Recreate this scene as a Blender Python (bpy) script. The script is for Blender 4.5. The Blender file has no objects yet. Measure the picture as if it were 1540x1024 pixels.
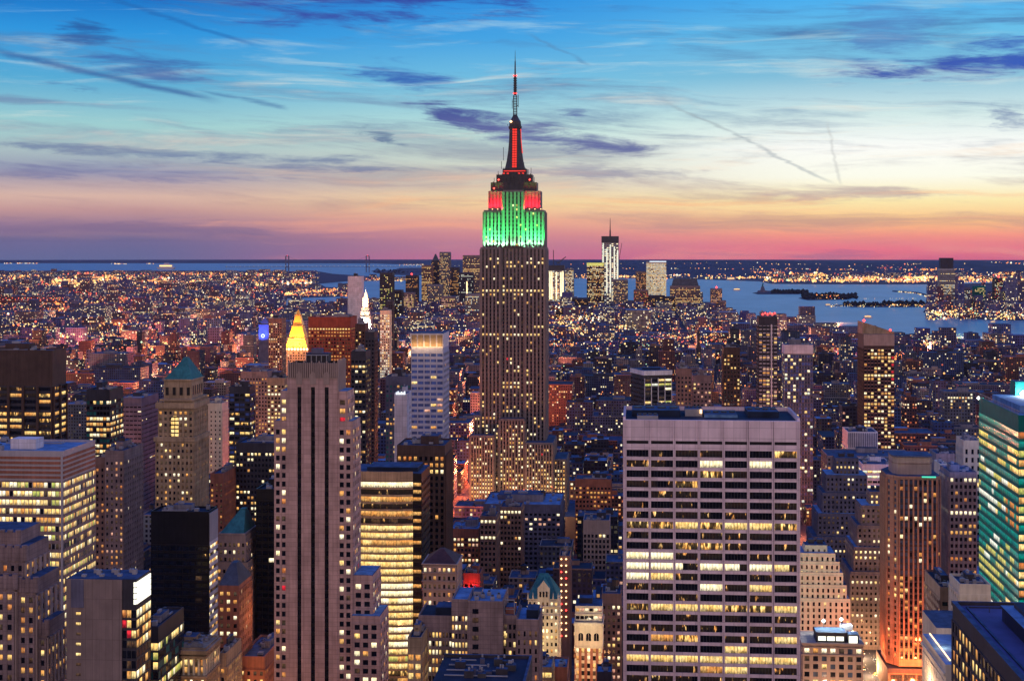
import bpy, math, random
from mathutils import Vector
SC = bpy.context.scene
COL = SC.collection
rad = math.radians
# ------------------------------------------------------------------ camera
F, YE, CX, H, YAW = 2266.0, 376.0, 770.0, 260.0, rad(4.8)
CS, SN = math.cos(YAW), math.sin(YAW)
cd = bpy.data.cameras.new('camera'); cam = bpy.data.objects.new('camera', cd); COL.objects.link(cam)
cam.location = (0, 0, H); cam.rotation_euler = (rad(90), 0, YAW)
cd.sensor_width = 36; cd.lens = 36*F/1540; cd.shift_y = -(512-YE)/1540
cd.clip_start = 1; cd.clip_end = 120000
SC.camera = cam
SC.view_settings.view_transform = 'Standard'; SC.view_settings.look = 'None'
SC.view_settings.exposure = 0; SC.view_settings.gamma = 1
SC.cycles.use_denoising = True
SC.cycles.max_bounces = 4; SC.cycles.diffuse_bounces = 2; SC.cycles.glossy_bounces = 2
SC.cycles.volume_bounces = 0; SC.cycles.sample_clamp_indirect = 4

def lin(c):
    return tuple(((x/255)/12.92 if x/255 <= .04045 else ((x/255+.055)/1.055)**2.4) for x in c)

# ------------------------------------------------------------------ node helper
class G:
    def __init__(s, nt): s.nt = nt
    def node(s, t, **k):
        n = s.nt.nodes.new(t)
        for a, b in k.items(): setattr(n, a, b)
        return n
    def put(s, sock, v):
        if isinstance(v, E): v = v.s
        if isinstance(v, bpy.types.NodeSocket): s.nt.links.new(v, sock)
        elif v is not None: sock.default_value = v
    def m(s, op, a, b=None, c=None, clamp=False):
        n = s.node('ShaderNodeMath', operation=op, use_clamp=clamp)
        s.put(n.inputs[0], a); s.put(n.inputs[1], b); s.put(n.inputs[2], c)
        return E(s, n.outputs[0])
    def mix(s, f, a, b, blend='MIX'):
        n = s.node('ShaderNodeMix', data_type='RGBA', blend_type=blend)
        s.put(n.inputs[0], f)
        for i, v in ((6, a), (7, b)):
            s.put(n.inputs[i], (*v, 1) if isinstance(v, tuple) and len(v) == 3 else v)
        return E(s, n.outputs[2])
    def noise(s, vec, scale=1., detail=4., rough=.5, dist=0., out=0):
        n = s.node('ShaderNodeTexNoise')
        s.put(n.inputs['Vector'], vec); n.inputs['Scale'].default_value = scale
        n.inputs['Detail'].default_value = detail; n.inputs['Roughness'].default_value = rough
        n.inputs['Distortion'].default_value = dist
        return E(s, n.outputs[out])
    def white(s, vec, out=0):
        n = s.node('ShaderNodeTexWhiteNoise', noise_dimensions='3D'); s.put(n.inputs[0], vec)
        return E(s, n.outputs[out])
    def sep(s, v):
        n = s.node('ShaderNodeSeparateXYZ'); s.put(n.inputs[0], v); return [E(s, o) for o in n.outputs]
    def xyz(s, x, y, z=0.):
        n = s.node('ShaderNodeCombineXYZ')
        for i, v in enumerate((x, y, z)): s.put(n.inputs[i], v)
        return E(s, n.outputs[0])
    def smooth(s, v, a, b, lo=0., hi=1.):
        n = s.node('ShaderNodeMapRange', interpolation_type='SMOOTHSTEP')
        for i, q in enumerate((v, a, b, lo, hi)): s.put(n.inputs[i], q)
        return E(s, n.outputs[0])
    def ramp(s, fac, stops):
        n = s.node('ShaderNodeValToRGB'); cr = n.color_ramp
        while len(cr.elements) < len(stops): cr.elements.new(.5)
        for e, (p, c) in zip(cr.elements, stops): e.position = p; e.color = (*c, 1)
        s.put(n.inputs[0], fac); return E(s, n.outputs[0])
class E:
    def __init__(s, g, sk): s.g, s.s = g, sk
    def __add__(s, o): return s.g.m('ADD', s, o)
    def __radd__(s, o): return s.g.m('ADD', o, s)
    def __sub__(s, o): return s.g.m('SUBTRACT', s, o)
    def __rsub__(s, o): return s.g.m('SUBTRACT', o, s)
    def __mul__(s, o): return s.g.m('MULTIPLY', s, o)
    __rmul__ = __mul__
    def __truediv__(s, o): return s.g.m('DIVIDE', s, o)

# ------------------------------------------------------------------ dusk sky (world)
SKY = dict(
 L=[(0,(22,108,196)),(60,(48,150,222)),(130,(88,172,214)),(195,(160,208,210)),(232,(172,192,196)),(262,(150,152,178)),(298,(218,182,168)),(318,(196,152,152)),(338,(158,126,150)),(360,(114,106,144)),(392,(98,106,148))],
 M=[(0,(48,144,224)),(60,(70,164,228)),(130,(122,196,226)),(195,(190,226,220)),(240,(206,218,206)),(280,(222,204,180)),(306,(246,212,160)),(332,(236,170,148)),(352,(216,142,146)),(372,(200,128,146)),(392,(206,114,144))],
 R=[(0,(70,172,240)),(60,(106,192,234)),(120,(130,190,218)),(180,(214,236,234)),(225,(254,255,250)),(268,(255,255,238)),(304,(255,236,176)),(334,(255,196,136)),(356,(252,152,134)),(375,(244,122,134)),(392,(214,104,132))])
world = bpy.data.worlds.new('World'); SC.world = world; world.use_nodes = True
nt = world.node_tree; nt.nodes.clear(); g = G(nt)
tc = g.node('ShaderNodeTexCoord')
dx, dy, dz = g.sep(tc.outputs['Generated'])
fwd = dx*(-SN) + dy*CS                 # heading of the avenues turned a little east
rgt = dx*CS + dy*SN
az = g.m('ARCTAN2', rgt, fwd)          # azimuth from the heading, + towards the sunset in the west
el = g.m('ARCSINE', dz)
E0, E1 = -.02, .2
def ramps(key, top):
    st = [((( YE-p)/F - E0)/(E1-E0), lin(c)) for p, c in SKY[key]]
    st = sorted([(max(0., min(.98, a)), c) for a, c in st]); st.append((1., top))
    return g.ramp((el-E0)/(E1-E0), st)
cl = ramps('L', (.008, .11, .5)); cm = ramps('M', (.03, .25, .72)); crr = ramps('R', (.05, .38, .85))
# a little unevenness so that the bands are not ruled lines
c = g.mix(g.smooth(az, -.26, .01), cl, cm)
c = g.mix(g.smooth(az, -.02, .22), c, crr)
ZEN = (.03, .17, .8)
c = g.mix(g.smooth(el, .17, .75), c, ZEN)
rear = g.ramp(el/1.5708, [(0, (1.22, .84, .72)), (.18, (1.22, .86, .76)), (.36, (.62, .48, .62)), (.55, (.17, .23, .66)), (1, ZEN)])  # unseen sky behind the viewer, made extra bright and pink to light facades
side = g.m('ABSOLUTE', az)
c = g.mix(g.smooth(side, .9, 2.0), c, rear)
# clouds: streaks in azimuth / elevation, denser low down
wn = g.noise(g.xyz(az*6., el*26., 3.1), 1., 3.)
ew = el + (wn-.5)*.02
n4 = g.noise(g.xyz(az*16.+1., el*120.+az*5., 8.8), 1., 9., .66, .5)
n1 = g.noise(g.xyz(az*3.6+ew*3., ew*46.+az*2.2, 1.7), 1., 9., .64, .5)*.74 + n4*.26
n2 = g.noise(g.xyz(az*5.+7., ew*85.-az*1.2, 9.2), 1., 8., .6, .6)
n3 = g.noise(g.xyz(az*13.+2., el*75., 5.5), 1., 10., .70, .8)
fade = g.smooth(el, .55, .2)
dark_col = g.ramp((el-E0)/(E1-E0), [(0, lin((130,104,140))), (.22, lin((176,138,144))), (.36, lin((152,156,170))), (.5, lin((120,152,184))), (.72, lin((80,122,174))), (1, lin((48,84,164)))])
m1 = g.smooth(n1, .47, .66)*g.smooth(el, -.004, .016)*g.smooth(el, .025, .09, .56, .92)*fade
c = g.mix(m1, c, dark_col)
lite_col = g.ramp((el-E0)/(E1-E0), [(0, lin((240,130,140))), (.25, lin((255,190,140))), (.45, lin((255,246,226))), (.75, lin((190,226,232))), (1, lin((110,190,238)))])
m2 = g.smooth(n2*.75+n4*.25, .50, .68)*g.smooth(az, -.6, .25, .32, .6)*fade
c = g.mix(m2, c, lite_col)
# separate banks and wisps: azimuth/elevation centre and size
def blob(c, px, py, rx, ry, tilt, amt, col):
    a0, e0 = (px-CX)/F, (YE-py)/F
    wa = az + (n3-.5)*.06; we = el + (n2-.5)*.016 + (n3-.5)*.012
    u = (wa-a0)*math.cos(tilt) + (we-e0)*math.sin(tilt)
    v = (we-e0)*math.cos(tilt) - (wa-a0)*math.sin(tilt)
    u = u/(rx/F); v = v/(ry/F)
    dens = 1. - (u*u+v*v)*.5 + (n1-.5)*2.2 + (n4-.5)*2.6 + (n3-.5)*1.2
    q = g.smooth(dens, .35, 1.35)*g.smooth(u*u+v*v, 3.2, .6)*amt
    return g.mix(q, c, lin(col))
for b in [(620,0,250,34,0,1.0,(52,66,160)),(540,22,150,22,.1,.8,(58,80,166)),(150,62,46,18,-.05,.85,(44,92,160)),(250,112,90,26,-.1,.75,(62,98,168)),
          (140,140,42,9,-.1,.95,(66,92,160)),(600,116,80,22,-.1,.95,(58,104,182)),(690,176,64,20,-.2,1.,(78,92,156)),(820,206,150,15,-.13,.9,(96,104,160)),
          (862,172,26,9,0,.9,(100,120,170)),(1420,112,170,20,.03,1.,(66,86,170)),(1500,96,110,24,.05,1.,(60,96,186)),(1330,60,70,50,-.7,.55,(84,132,196)),
          (1480,190,34,16,-.4,.85,(130,150,184)),(230,8,90,13,-.05,.85,(52,92,170)),(20,22,40,12,0,.6,(40,90,170)),(575,212,40,7,-.35,.85,(100,124,158)),
          (330,240,300,9,-.04,.75,(106,124,164)),(150,262,260,14,-.02,.7,(118,122,164)),(900,258,210,10,-.02,.65,(150,150,172)),(1300,294,150,8,-.03,.6,(190,170,170)),
          (1240,380,170,5,-.02,.6,(168,110,142)),(200,345,330,12,0,.6,(122,104,142)),(1100,210,30,5,.1,.7,(170,190,200))]:
    c = blob(c, *b)
def trail(c, x0, y0, x1, y1, w, amt, col):
    a0, e0, a1, e1 = (x0-CX)/F, (YE-y0)/F, (x1-CX)/F, (YE-y1)/F
    L = math.hypot(a1-a0, e1-e0); ux, uy = (a1-a0)/L, (e1-e0)/L
    wa = az + (n3-.5)*.006; we = el + (n3-.5)*.007
    t = ((wa-a0)*ux + (we-e0)*uy)/L
    d = g.m('ABSOLUTE', (we-e0)*ux - (wa-a0)*uy)/(w/F)
    q = g.smooth(d, 1., 0.)*g.smooth(t, -.05, .25)*g.smooth(t, 1.02, .85)*g.smooth(n3, .25, .5)*amt
    return g.mix(q, c, lin(col))
for b in [(110,-6,400,78,5,.55,(40,104,176)),(-20,86,340,158,8,.7,(58,92,156)),(985,146,1255,282,4,.5,(150,162,172)),(1236,182,1258,285,4,.4,(186,188,186)),(790,50,890,102,4,.5,(90,140,186)),(300,140,440,166,5,.6,(76,120,170))]:
    c = trail(c, *b)
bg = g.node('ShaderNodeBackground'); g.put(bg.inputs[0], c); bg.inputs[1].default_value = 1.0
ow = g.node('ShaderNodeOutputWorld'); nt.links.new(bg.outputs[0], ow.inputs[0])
world.cycles.sampling_method = 'MANUAL'; world.cycles.sample_map_resolution = 512

# ------------------------------------------------------------------ materials
def new_mat(name):
    m = bpy.data.materials.new(name); m.use_nodes = True
    nt = m.node_tree; nt.nodes.clear(); gg = G(nt)
    p = gg.node('ShaderNodeBsdfPrincipled'); o = gg.node('ShaderNodeOutputMaterial'); nt.links.new(p.outputs[0], o.inputs[0])
    return m, gg, p
def geo_pos(gg): return gg.node('ShaderNodeNewGeometry').outputs['Position']
def plain(name, col, rough=.8, var=.25, scale=.12, spec=.3, streak=True, metal=0., joints=None):
    m, gg, p = new_mat(name)
    x, y, z = gg.sep(geo_pos(gg))
    n = gg.noise(gg.xyz(x, y, z), scale, 6., .6)
    k = gg.smooth(n, .25, .75, 1-var, 1+var)
    if streak: k = k*gg.smooth(gg.noise(gg.xyz(x*.9, y*.9, z*.05), 1., 5.), .3, .7, 1-var*.7, 1+var*.5)
    if joints:
        jw, jh = joints
        fx = gg.m('FRACT', (x+y)/jw); fz = gg.m('FRACT', z/jh)
        k = k*(1.-gg.m('MAXIMUM', gg.m('LESS_THAN', fx, .1/jw*1.6), gg.m('LESS_THAN', fz, .1/jh*1.6))*.35)
        k = k*(gg.white(gg.xyz(gg.m('FLOOR', (x+y)/jw), gg.m('FLOOR', z/jh)))*.16+.92)
    cc = gg.mix(1., gg.xyz(k, k, k), col, 'MULTIPLY')
    gg.put(p.inputs['Base Color'], cc); p.inputs['Roughness'].default_value = rough
    p.inputs['Specular IOR Level'].default_value = spec; p.inputs['Metallic'].default_value = metal
    return m
def emit(name, col, st, sampling='NONE', base=(.02, .02, .02)):
    m, gg, p = new_mat(name)
    p.inputs['Base Color'].default_value = (*base, 1); p.inputs['Emission Color'].default_value = (*col, 1); p.inputs['Emission Strength'].default_value = st
    m.cycles.emission_sampling = sampling
    return m
def window(name, col, col2, st, mode='full', base=(.012, .014, .02), lo=.45, sc=.9):
    # lit room behind glass: brighter and darker patches of the room, ceiling lights
    m, gg, p = new_mat(name)
    p.inputs['Base Color'].default_value = (*base, 1); p.inputs['Roughness'].default_value = .12; p.inputs['Specular IOR Level'].default_value = .5
    x, y, z = gg.sep(geo_pos(gg))
    h = (x+y*.9)
    uvn = gg.node('ShaderNodeUVMap'); uvn.uv_map = 'UVMap'; _, pv_, _ = gg.sep(uvn.outputs[0])
    oi = gg.node('ShaderNodeObjectInfo').outputs['Random']; rnd = gg.m('MULTIPLY', E(gg, oi), 60.)
    n = gg.noise(gg.xyz(h*sc, z*(.45 if mode == 'full' else .13)+rnd, y*.2), 1., 3., .6)
    if mode == 'full': k = gg.smooth(n, .3, .7, lo, 1.15)
    elif mode == 'patchy': k = gg.smooth(n, .47, .6, .05, 1.2)
    elif mode == 'sparse': k = gg.smooth(n, .58, .68, .012, 1.)
    if mode != 'full':
        k = k*gg.smooth(gg.noise(gg.xyz(h*2.6, z*.5+rnd, 0.), 1., 3.), .32, .6, .25, 1.15)
    # brighter by the ceiling, desks and people dark along the sill, mullions
    k = k*gg.smooth(pv_, .0, .8, .5, 1.12)
    k = k*(1.-gg.m('LESS_THAN', pv_, gg.smooth(gg.noise(gg.xyz(h*1.3, rnd, 2.), 1., 2.), .4, .75, .0, .5))*.55)
    k = k*(1.-gg.m('LESS_THAN', gg.m('FRACT', h/1.52), .07)*.6)
    hue = gg.noise(gg.xyz(h*.21, z*.31, 4.), 1., 2.)
    gg.put(p.inputs['Emission Color'], gg.mix(gg.smooth(hue, .35, .65), col, col2))
    gg.put(p.inputs['Emission Strength'], k*st)
    m.cycles.emission_sampling = 'NONE'
    return m
W = dict(
 white=window('window_white', (1.,.80,.42), (1.,.88,.60), 1.7, lo=.6),
 yellow=window('window_yellow', (1.,.60,.17), (1.,.73,.30), 1.5),
 warm=window('window_warm', (1.,.40,.09), (1.,.54,.16), 1.05),
 orange=window('window_orange', (.9,.26,.06), (1.,.42,.12), .85),
 dim=window('window_dim', (.8,.36,.14), (.5,.34,.2), .17, lo=.2),
 green=window('window_green', (.62,.66,.12), (.9,.72,.18), 1.0, base=(.01,.10,.08)),
 pale=window('window_pale', (.85,.95,.75), (1.,.95,.8), 1.1, lo=.6),
 red=window('window_red', (1.,.03,.05), (.8,.02,.04), .9),
 pink=window('window_pink', (1.,.42,.28), (1.,.6,.4), 1.0),
 patchy=window('window_patchy', (1.,.44,.09), (1.,.66,.22), 1.6, 'patchy', sc=.55),
 sparse=window('window_sparse', (1.,.40,.09), (1.,.62,.22), 1.5, 'sparse', sc=.5))
def glass(name, col, rough=.1):
    m, gg, p = new_mat(name)
    x, y, z = gg.sep(geo_pos(gg))
    n = gg.white(gg.xyz(gg.m('FLOOR', (x+y)*.5), gg.m('FLOOR', z*.26)))
    k = gg.smooth(n, 0., 1., .6, 1.4)
    gg.put(p.inputs['Base Color'], gg.mix(1., gg.xyz(k, k, k), col, 'MULTIPLY'))
    p.inputs['Roughness'].default_value = rough; p.inputs['Specular IOR Level'].default_value = .5
    return m
W['dark'] = glass('window_dark', (.008, .009, .014))
W['blue'] = glass('window_blue', (.04, .085, .30), .3)
W['teal'] = glass('window_teal', (.008, .13, .12), .3)
W['tealglow'] = window('window_tealglow', (.0,.40,.28), (.02,.28,.28), .75, lo=.45, base=(.004,.06,.055))
W['steel'] = glass('window_steel', (.05, .075, .13), .15)

S = dict(
 mauve=plain('stone_mauve', (.22,.16,.155), joints=(3., 1.8)), pink=plain('stone_pink', (.43,.285,.255), var=.2, joints=(3.2, 2.)),
 travertine=plain('stone_travertine', (.70,.57,.60), var=.10, joints=(5.1, 4.1)), grey=plain('stone_grey', (.20,.19,.21), joints=(4., 3.8)),
 limestone=plain('stone_limestone', (.34,.26,.225), var=.15), cream=plain('stone_cream', (.62,.55,.40), var=.15), tan=plain('brick_tan', (.33,.24,.15), joints=(4., 3.6)),
 brown=plain('brick_brown', (.20,.12,.10)), rust=plain('brick_rust', (.28,.11,.07)), redbrown=plain('brick_redbrown', (.15,.04,.025)),
 black=plain('cladding_black', (.012,.011,.013), .35, joints=(3., 3.8)), dark=plain('cladding_dark', (.035,.033,.045), .6), darkbrown=plain('cladding_brown', (.06,.035,.03), .6),
 concrete=plain('concrete', (.21,.16,.145), joints=(2.6, 7.6), var=.16), alu=plain('aluminium', (.35,.33,.36), .45, var=.1), white=plain('panel_white', (.60,.57,.60), var=.14, joints=(4., 3.7)), spandrel=plain('spandrel_dark', (.06,.05,.055), .5),
 esb=plain('limestone_pier', (.185,.16,.155), var=.15, streak=False), esbs=plain('spandrel_grey', (.045,.038,.042), .6),
 teal=plain('copper_roof', (.025,.14,.14), .6, var=.3), slate=plain('slate_roof', (.06,.07,.09), .6, var=.3), tileroof=plain('tile_roof', (.07,.03,.024), .7, var=.3),
 roof=plain('roof_tar', (.028,.058,.125), .85, var=.6, scale=.2, streak=False), roofl=plain('roof_pale', (.10,.21,.38), .85, var=.4, scale=.2, streak=False), roofd=plain('roof_dark', (.010,.018,.042), .85, var=.5, streak=False),  # tar tinted blue: skylight from the zenith put into the roof colours
 metal=plain('dark_metal', (.05,.05,.055), .5, streak=False), wood=plain('tank_wood', (.07,.05,.04), .9), steel=plain('grey_steel', (.25,.25,.27), .5, streak=False),
 ribbed=plain('stone_redbrown', (.30,.165,.115), var=.15, joints=(3., 3.6)), gold=plain('gilded_roof', (.75,.42,.08), .45, var=.15), bluegrey=plain('stone_bluegrey', (.10,.10,.15)), paleblue=plain('panel_paleblue', (.34,.36,.48), var=.12), greenwall=plain('wall_green_glass', (.004,.15,.13), .6, var=.2, spec=.15),
)
EM = dict(lamp=emit('lamp_glow', (1.,.55,.25), 4.), redlamp=emit('beacon_red', (1.,.05,.04), 5.), whitelamp=emit('lamp_white', (1.,.95,.85), 6.), redstrip=emit('mast_red', (1.,.035,.02), 1.1), redrim=emit('rim_red', (1.,.04,.03), 1.0),
 headlight=emit('headlight_glow', (1.,.9,.7), 5.), taillight=emit('taillight_glow', (1.,.05,.03), 3.), screen=emit('screen_white', (1.,.97,.8), 1.6), teallight=emit('edge_teal', (.1,1.,.65), .9), sign=emit('sign_white', (.8,.9,1.), 1.6))

# ------------------------------------------------------------------ mesh builder
class MB:
    def __init__(s): s.v, s.f, s.m, s.uv, s.mats = [], [], [], [], []
    def mi(s, mat):
        if mat not in s.mats: s.mats.append(mat)
        return s.mats.index(mat)
    def poly(s, pts, mat, uv=None):
        n = len(s.v); s.v += [tuple(p) for p in pts]; s.f.append(tuple(range(n, n+len(pts)))); s.m.append(s.mi(mat))
        s.uv += uv if uv else [(p[0]+p[1], p[2]) for p in pts]
    def box(s, x0, x1, y0, y1, z0, z1, mat, top=None, uo=0., vo=0., bottom=False):
        w, d = x1-x0, y1-y0
        P = lambda x, y, z: (x, y, z)
        for (a, b, L) in (((x0,y0),(x1,y0),w), ((x1,y0),(x1,y1),d), ((x1,y1),(x0,y1),w), ((x0,y1),(x0,y0),d)):
            s.poly([(*a,z0),(*b,z0),(*b,z1),(*a,z1)], mat, [(uo,vo+z0),(uo+L,vo+z0),(uo+L,vo+z1),(uo,vo+z1)])
        s.poly([(x0,y0,z1),(x1,y0,z1),(x1,y1,z1),(x0,y1,z1)], top or mat)
        if bottom: s.poly([(x0,y1,z0),(x1,y1,z0),(x1,y0,z0),(x0,y0,z0)], mat)
    def frus(s, a, z0, b, z1, mat, top=None):   # a, b = (x0,x1,y0,y1)
        A = [(a[0],a[2],z0),(a[1],a[2],z0),(a[1],a[3],z0),(a[0],a[3],z0)]; B = [(b[0],b[2],z1),(b[1],b[2],z1),(b[1],b[3],z1),(b[0],b[3],z1)]
        for i in range(4):
            j = (i+1) % 4; s.poly([A[i], A[j], B[j], B[i]], mat)
        s.poly(B, top or mat)
    def obox(s, p, d, n, a0, a1, o0, o1, z0, z1, mat):   # along d from p, outwards along n
        q = lambda a, o, z: (p[0]+d[0]*a+n[0]*o, p[1]+d[1]*a+n[1]*o, z)
        s.poly([q(a0,o1,z0), q(a1,o1,z0), q(a1,o1,z1), q(a0,o1,z1)], mat)
        s.poly([q(a1,o1,z0), q(a1,o0,z0), q(a1,o0,z1), q(a1,o1,z1)], mat)
        s.poly([q(a0,o0,z0), q(a0,o1,z0), q(a0,o1,z1), q(a0,o0,z1)], mat)
        s.poly([q(a0,o1,z1), q(a1,o1,z1), q(a1,o0,z1), q(a0,o0,z1)], mat)
        s.poly([q(a0,o0,z0), q(a1,o0,z0), q(a1,o1,z0), q(a0,o1,z0)], mat)
    def cyl(s, x, y, z0, z1, r0, r1, mat, n=10, cap=True):
        A = [(x+r0*math.cos(2*math.pi*i/n), y+r0*math.sin(2*math.pi*i/n), z0) for i in range(n)]
        B = [(x+r1*math.cos(2*math.pi*i/n), y+r1*math.sin(2*math.pi*i/n), z1) for i in range(n)]
        for i in range(n):
            j = (i+1) % n; s.poly([A[i], A[j], B[j], B[i]], mat)
        if cap: s.poly(B, mat)
    def prism(s, pts, z0, z1, mat, top=None):
        n = len(pts)
        for i in range(n):
            a, b = pts[i], pts[(i+1) % n]; s.poly([(*a,z0),(*b,z0),(*b,z1),(*a,z1)], mat)
        s.poly([(*p, z1) for p in pts], top or mat)
    def octa(s, x, y, z, r, mat):
        t, b = (x,y,z+r), (x,y,z-r); q = [(x+r,y,z),(x,y+r,z),(x-r,y,z),(x,y-r,z)]
        for i in range(4):
            j = (i+1) % 4; s.poly([q[i],q[j],t], mat); s.poly([q[j],q[i],b], mat)
    def build(s, name, parent=None, o=(0,0,0), at=None, kind=None, label=None):
        me = bpy.data.meshes.new(name)
        me.from_pydata([(x-o[0], y-o[1], z-o[2]) for x, y, z in s.v], [], s.f)
        for m in s.mats: me.materials.append(m)
        me.polygons.foreach_set('material_index', s.m)
        ul = me.uv_layers.new(name='UVMap'); ul.data.foreach_set('uv', [c for p in s.uv for c in p])
        me.update()
        ob = bpy.data.objects.new(name, me); COL.objects.link(ob)
        if parent: ob.parent = parent
        if at: ob.location = at
        if kind: ob['kind'] = kind
        if label: ob['label'] = label
        return ob
def tag(o, label=None, cat=None, group=None, kind=None):
    for k, v in (('label', label), ('category', cat), ('group', group), ('kind', kind)):
        if v: o[k] = v
    return o
class Thing:
    def __init__(s, name, label, cat, x, y, z=0., rot=0., group=None):
        s.o = (x, y, z); s.e = bpy.data.objects.new(name, None); COL.objects.link(s.e)
        s.e.location = s.o; s.e.rotation_euler.z = rot; s.wins = []; s.wall = MB()
        tag(s.e, label, cat, group)
    def part(s, name, mb, parent=None, **k): return mb.build(name, parent or s.e, s.o, **k)
    def finish(s, n_ind=70, wall='wall'):
        w = s.part(wall, s.wall) if s.wall.f else None
        s.put_windows(n_ind); return w
    def put_windows(s, n_ind):
        # the largest / lit panes are objects, the rest of a big facade one stuff part
        order = sorted(range(len(s.wins)), key=lambda i: (-s.wins[i][6], i))
        for i in order[:n_ind]:
            x, y, z, w, h, (dx_, dy_), _, mat = s.wins[i]
            ob = bpy.data.objects.new('window', unit(mat)); COL.objects.link(ob); ob.parent = s.e
            ob.location = (x-s.o[0], y-s.o[1], z-s.o[2]); ob.scale = (w, 1, h); ob.rotation_euler.z = math.atan2(dy_, dx_)
        rest = order[n_ind:]
        if rest:
            mb = MB()
            for i in rest:
                x, y, z, w, h, (dx_, dy_), _, mat = s.wins[i]; a, b = w/2, h/2
                mb.poly([(x-dx_*a,y-dy_*a,z-b),(x+dx_*a,y+dy_*a,z-b),(x+dx_*a,y+dy_*a,z+b),(x-dx_*a,y-dy_*a,z+b)], W[mat], [(0,0),(1,0),(1,1),(0,1)])
            s.part('window_field', mb, kind='stuff')
UNIT = {}
def unit(mat):
    if mat not in UNIT:
        me = bpy.data.meshes.new('pane_'+mat); me.from_pydata([(-.5,0,-.5),(.5,0,-.5),(.5,0,.5),(-.5,0,.5)], [], [(0,1,2,3)]); me.materials.append(W[mat]); UNIT[mat] = me
        ul = me.uv_layers.new(name='UVMap'); ul.data.foreach_set('uv', [0,0,1,0,1,1,0,1])
    return UNIT[mat]

# ------------------------------------------------------------------ from sight lines to the ground plan
def dep(px, Y): return Y/(CS + (px-CX)/F*SN)
def wx(px, Y):
    t = (px-CX)/F; return Y*(-SN + t*CS)/(CS + t*SN)
def wz(py, px, Y): return H - (py-YE)/F*dep(px, Y)
def gnd(px, py, z=0.):
    D = (H-z)*F/(py-YE); t = (px-CX)/F
    return (D*(-SN+t*CS), D*(CS+t*SN))
def proj(x, y, z):
    D = -SN*x + CS*y; r = CS*x + SN*y
    return CX + F*r/D, YE + F*(H-z)/D
LIT = {'white': 4, 'yellow': 4, 'warm': 3.5, 'orange': 3, 'pink': 3.5, 'green': 4, 'pale': 4, 'red': 3, 'patchy': 3, 'sparse': 2.5, 'dim': 1}
FOOT = []
def facade(T, p0, p1, z0, z1, nc, nr, wf, hf, pick, pier=None, span=None, pd=.35, sd=.25, em=0., sz=.5):
    """piers and spandrels stand proud of the wall, panes sit back between them"""
    L = math.hypot(p1[0]-p0[0], p1[1]-p0[1]); d = ((p1[0]-p0[0])/L, (p1[1]-p0[1])/L); n = (d[1], -d[0])
    pitch = (L-2*em)/nc; rh = (z1-z0)/nr
    pw = pitch*(1-wf); sh = rh*(1-hf)
    if pier:
        for c in range(nc+1):
            a = em+c*pitch; a0, a1 = max(0, a-pw/2), min(L, a+pw/2)
            if c == 0: a0 = 0.
            if c == nc: a1 = L
            T.wall.obox(p0, d, n, a0, a1, 0, pd, z0, z1, pier)
    if span:
        for r in range(nr+1):
            zz = z0+r*rh; T.wall.obox(p0, d, n, 0.02, L-.02, 0, sd, max(z0+.01, zz-sh*sz), min(z1-.01, zz+sh*(1-sz)), span)
    for c in range(nc):
        for r in range(nr):
            mt = pick(c, r, z0+(r+.5)*rh)
            if not mt: continue
            a = em+(c+.5)*pitch
            T.wins.append((p0[0]+d[0]*a+n[0]*.05, p0[1]+d[1]*a+n[1]*.05, z0+(r+.5)*rh + sh*(.5-sz), pitch*wf, rh*hf, d, LIT.get(mt, 0), mt))
def chooser(seed, rows=.15, on=.75, off=.08, lit=('yellow','warm','white'), dark=('dark',), special=None):
    rr = random.Random(seed); fl = {}
    def pick(c, r, z):
        if special:
            q = special(c, r, z, rr)
            if q is not None: return q
        if r not in fl: fl[r] = rr.random() < rows
        return rr.choice(lit) if rr.random() < (on if fl[r] else off) else rr.choice(dark)
    return pick
RU = random.Random(11)
def roof_kit(T, x0, x1, y0, y1, z, wallm, roofm=None, pents=1, units=3, par=1.1, rr=RU):
    mb = MB(); roofm = roofm or S['roof']
    mb.poly([(x0+.3,y0+.3,z+.06),(x1-.3,y0+.3,z+.06),(x1-.3,y1-.3,z+.06),(x0+.3,y1-.3,z+.06)], roofm)
    T.part('roof', mb)
    if par:
        mb = MB(); t = .45
        mb.box(x0,x1,y0-.0,y0+t,z,z+par,wallm); mb.box(x0,x1,y1-t,y1,z,z+par,wallm); mb.box(x0,x0+t,y0+t,y1-t,z,z+par,wallm); mb.box(x1-t,x1,y0+t,y1-t,z,z+par,wallm)
        T.part('parapet', mb)
    w, d = x1-x0, y1-y0
    for i in range(pents):
        mb = MB(); pw, pdp, ph = w*rr.uniform(.25,.45), d*rr.uniform(.3,.5), rr.uniform(3,6)
        px = x0+w*.12+rr.random()*(w*.76-pw); py = y0+d*.3+rr.random()*(d*.6-pdp)
        mb.box(px,px+pw,py,py+pdp,z+.1,z+ph,rr.choice([S['grey'],S['dark'],wallm]),S['roof'])
        mb.box(px+pw*.2,px+pw*.5,py+pdp*.3,py+pdp*.6,z+ph,z+ph+1.2,S['steel']); T.part('penthouse', mb)
    if units and w > 8 and d > 9: T.part('duct', duct_mb(x0, x1, y0, y1, z, rr))
    for i in range(units*2):
        mb = MB(); ux = x0+1.5+rr.random()*(w-5); uy = y0+2+rr.random()*max(.5,d-6); s_ = rr.uniform(1.2,2.8)
        mb.box(ux,ux+s_,uy,uy+s_*1.2,z+.5,z+rr.uniform(1.5,2.8),S['steel']); mb.box(ux+.2,ux+s_-.2,uy+.2,uy+s_*1.2-.2,z+.08,z+.5,S['metal'])
        mb.cyl(ux+s_/2,uy+s_*.6,z+2.8,z+3.1,s_*.35,s_*.35,S['metal'],8); T.part('cooling_unit', mb)
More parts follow.
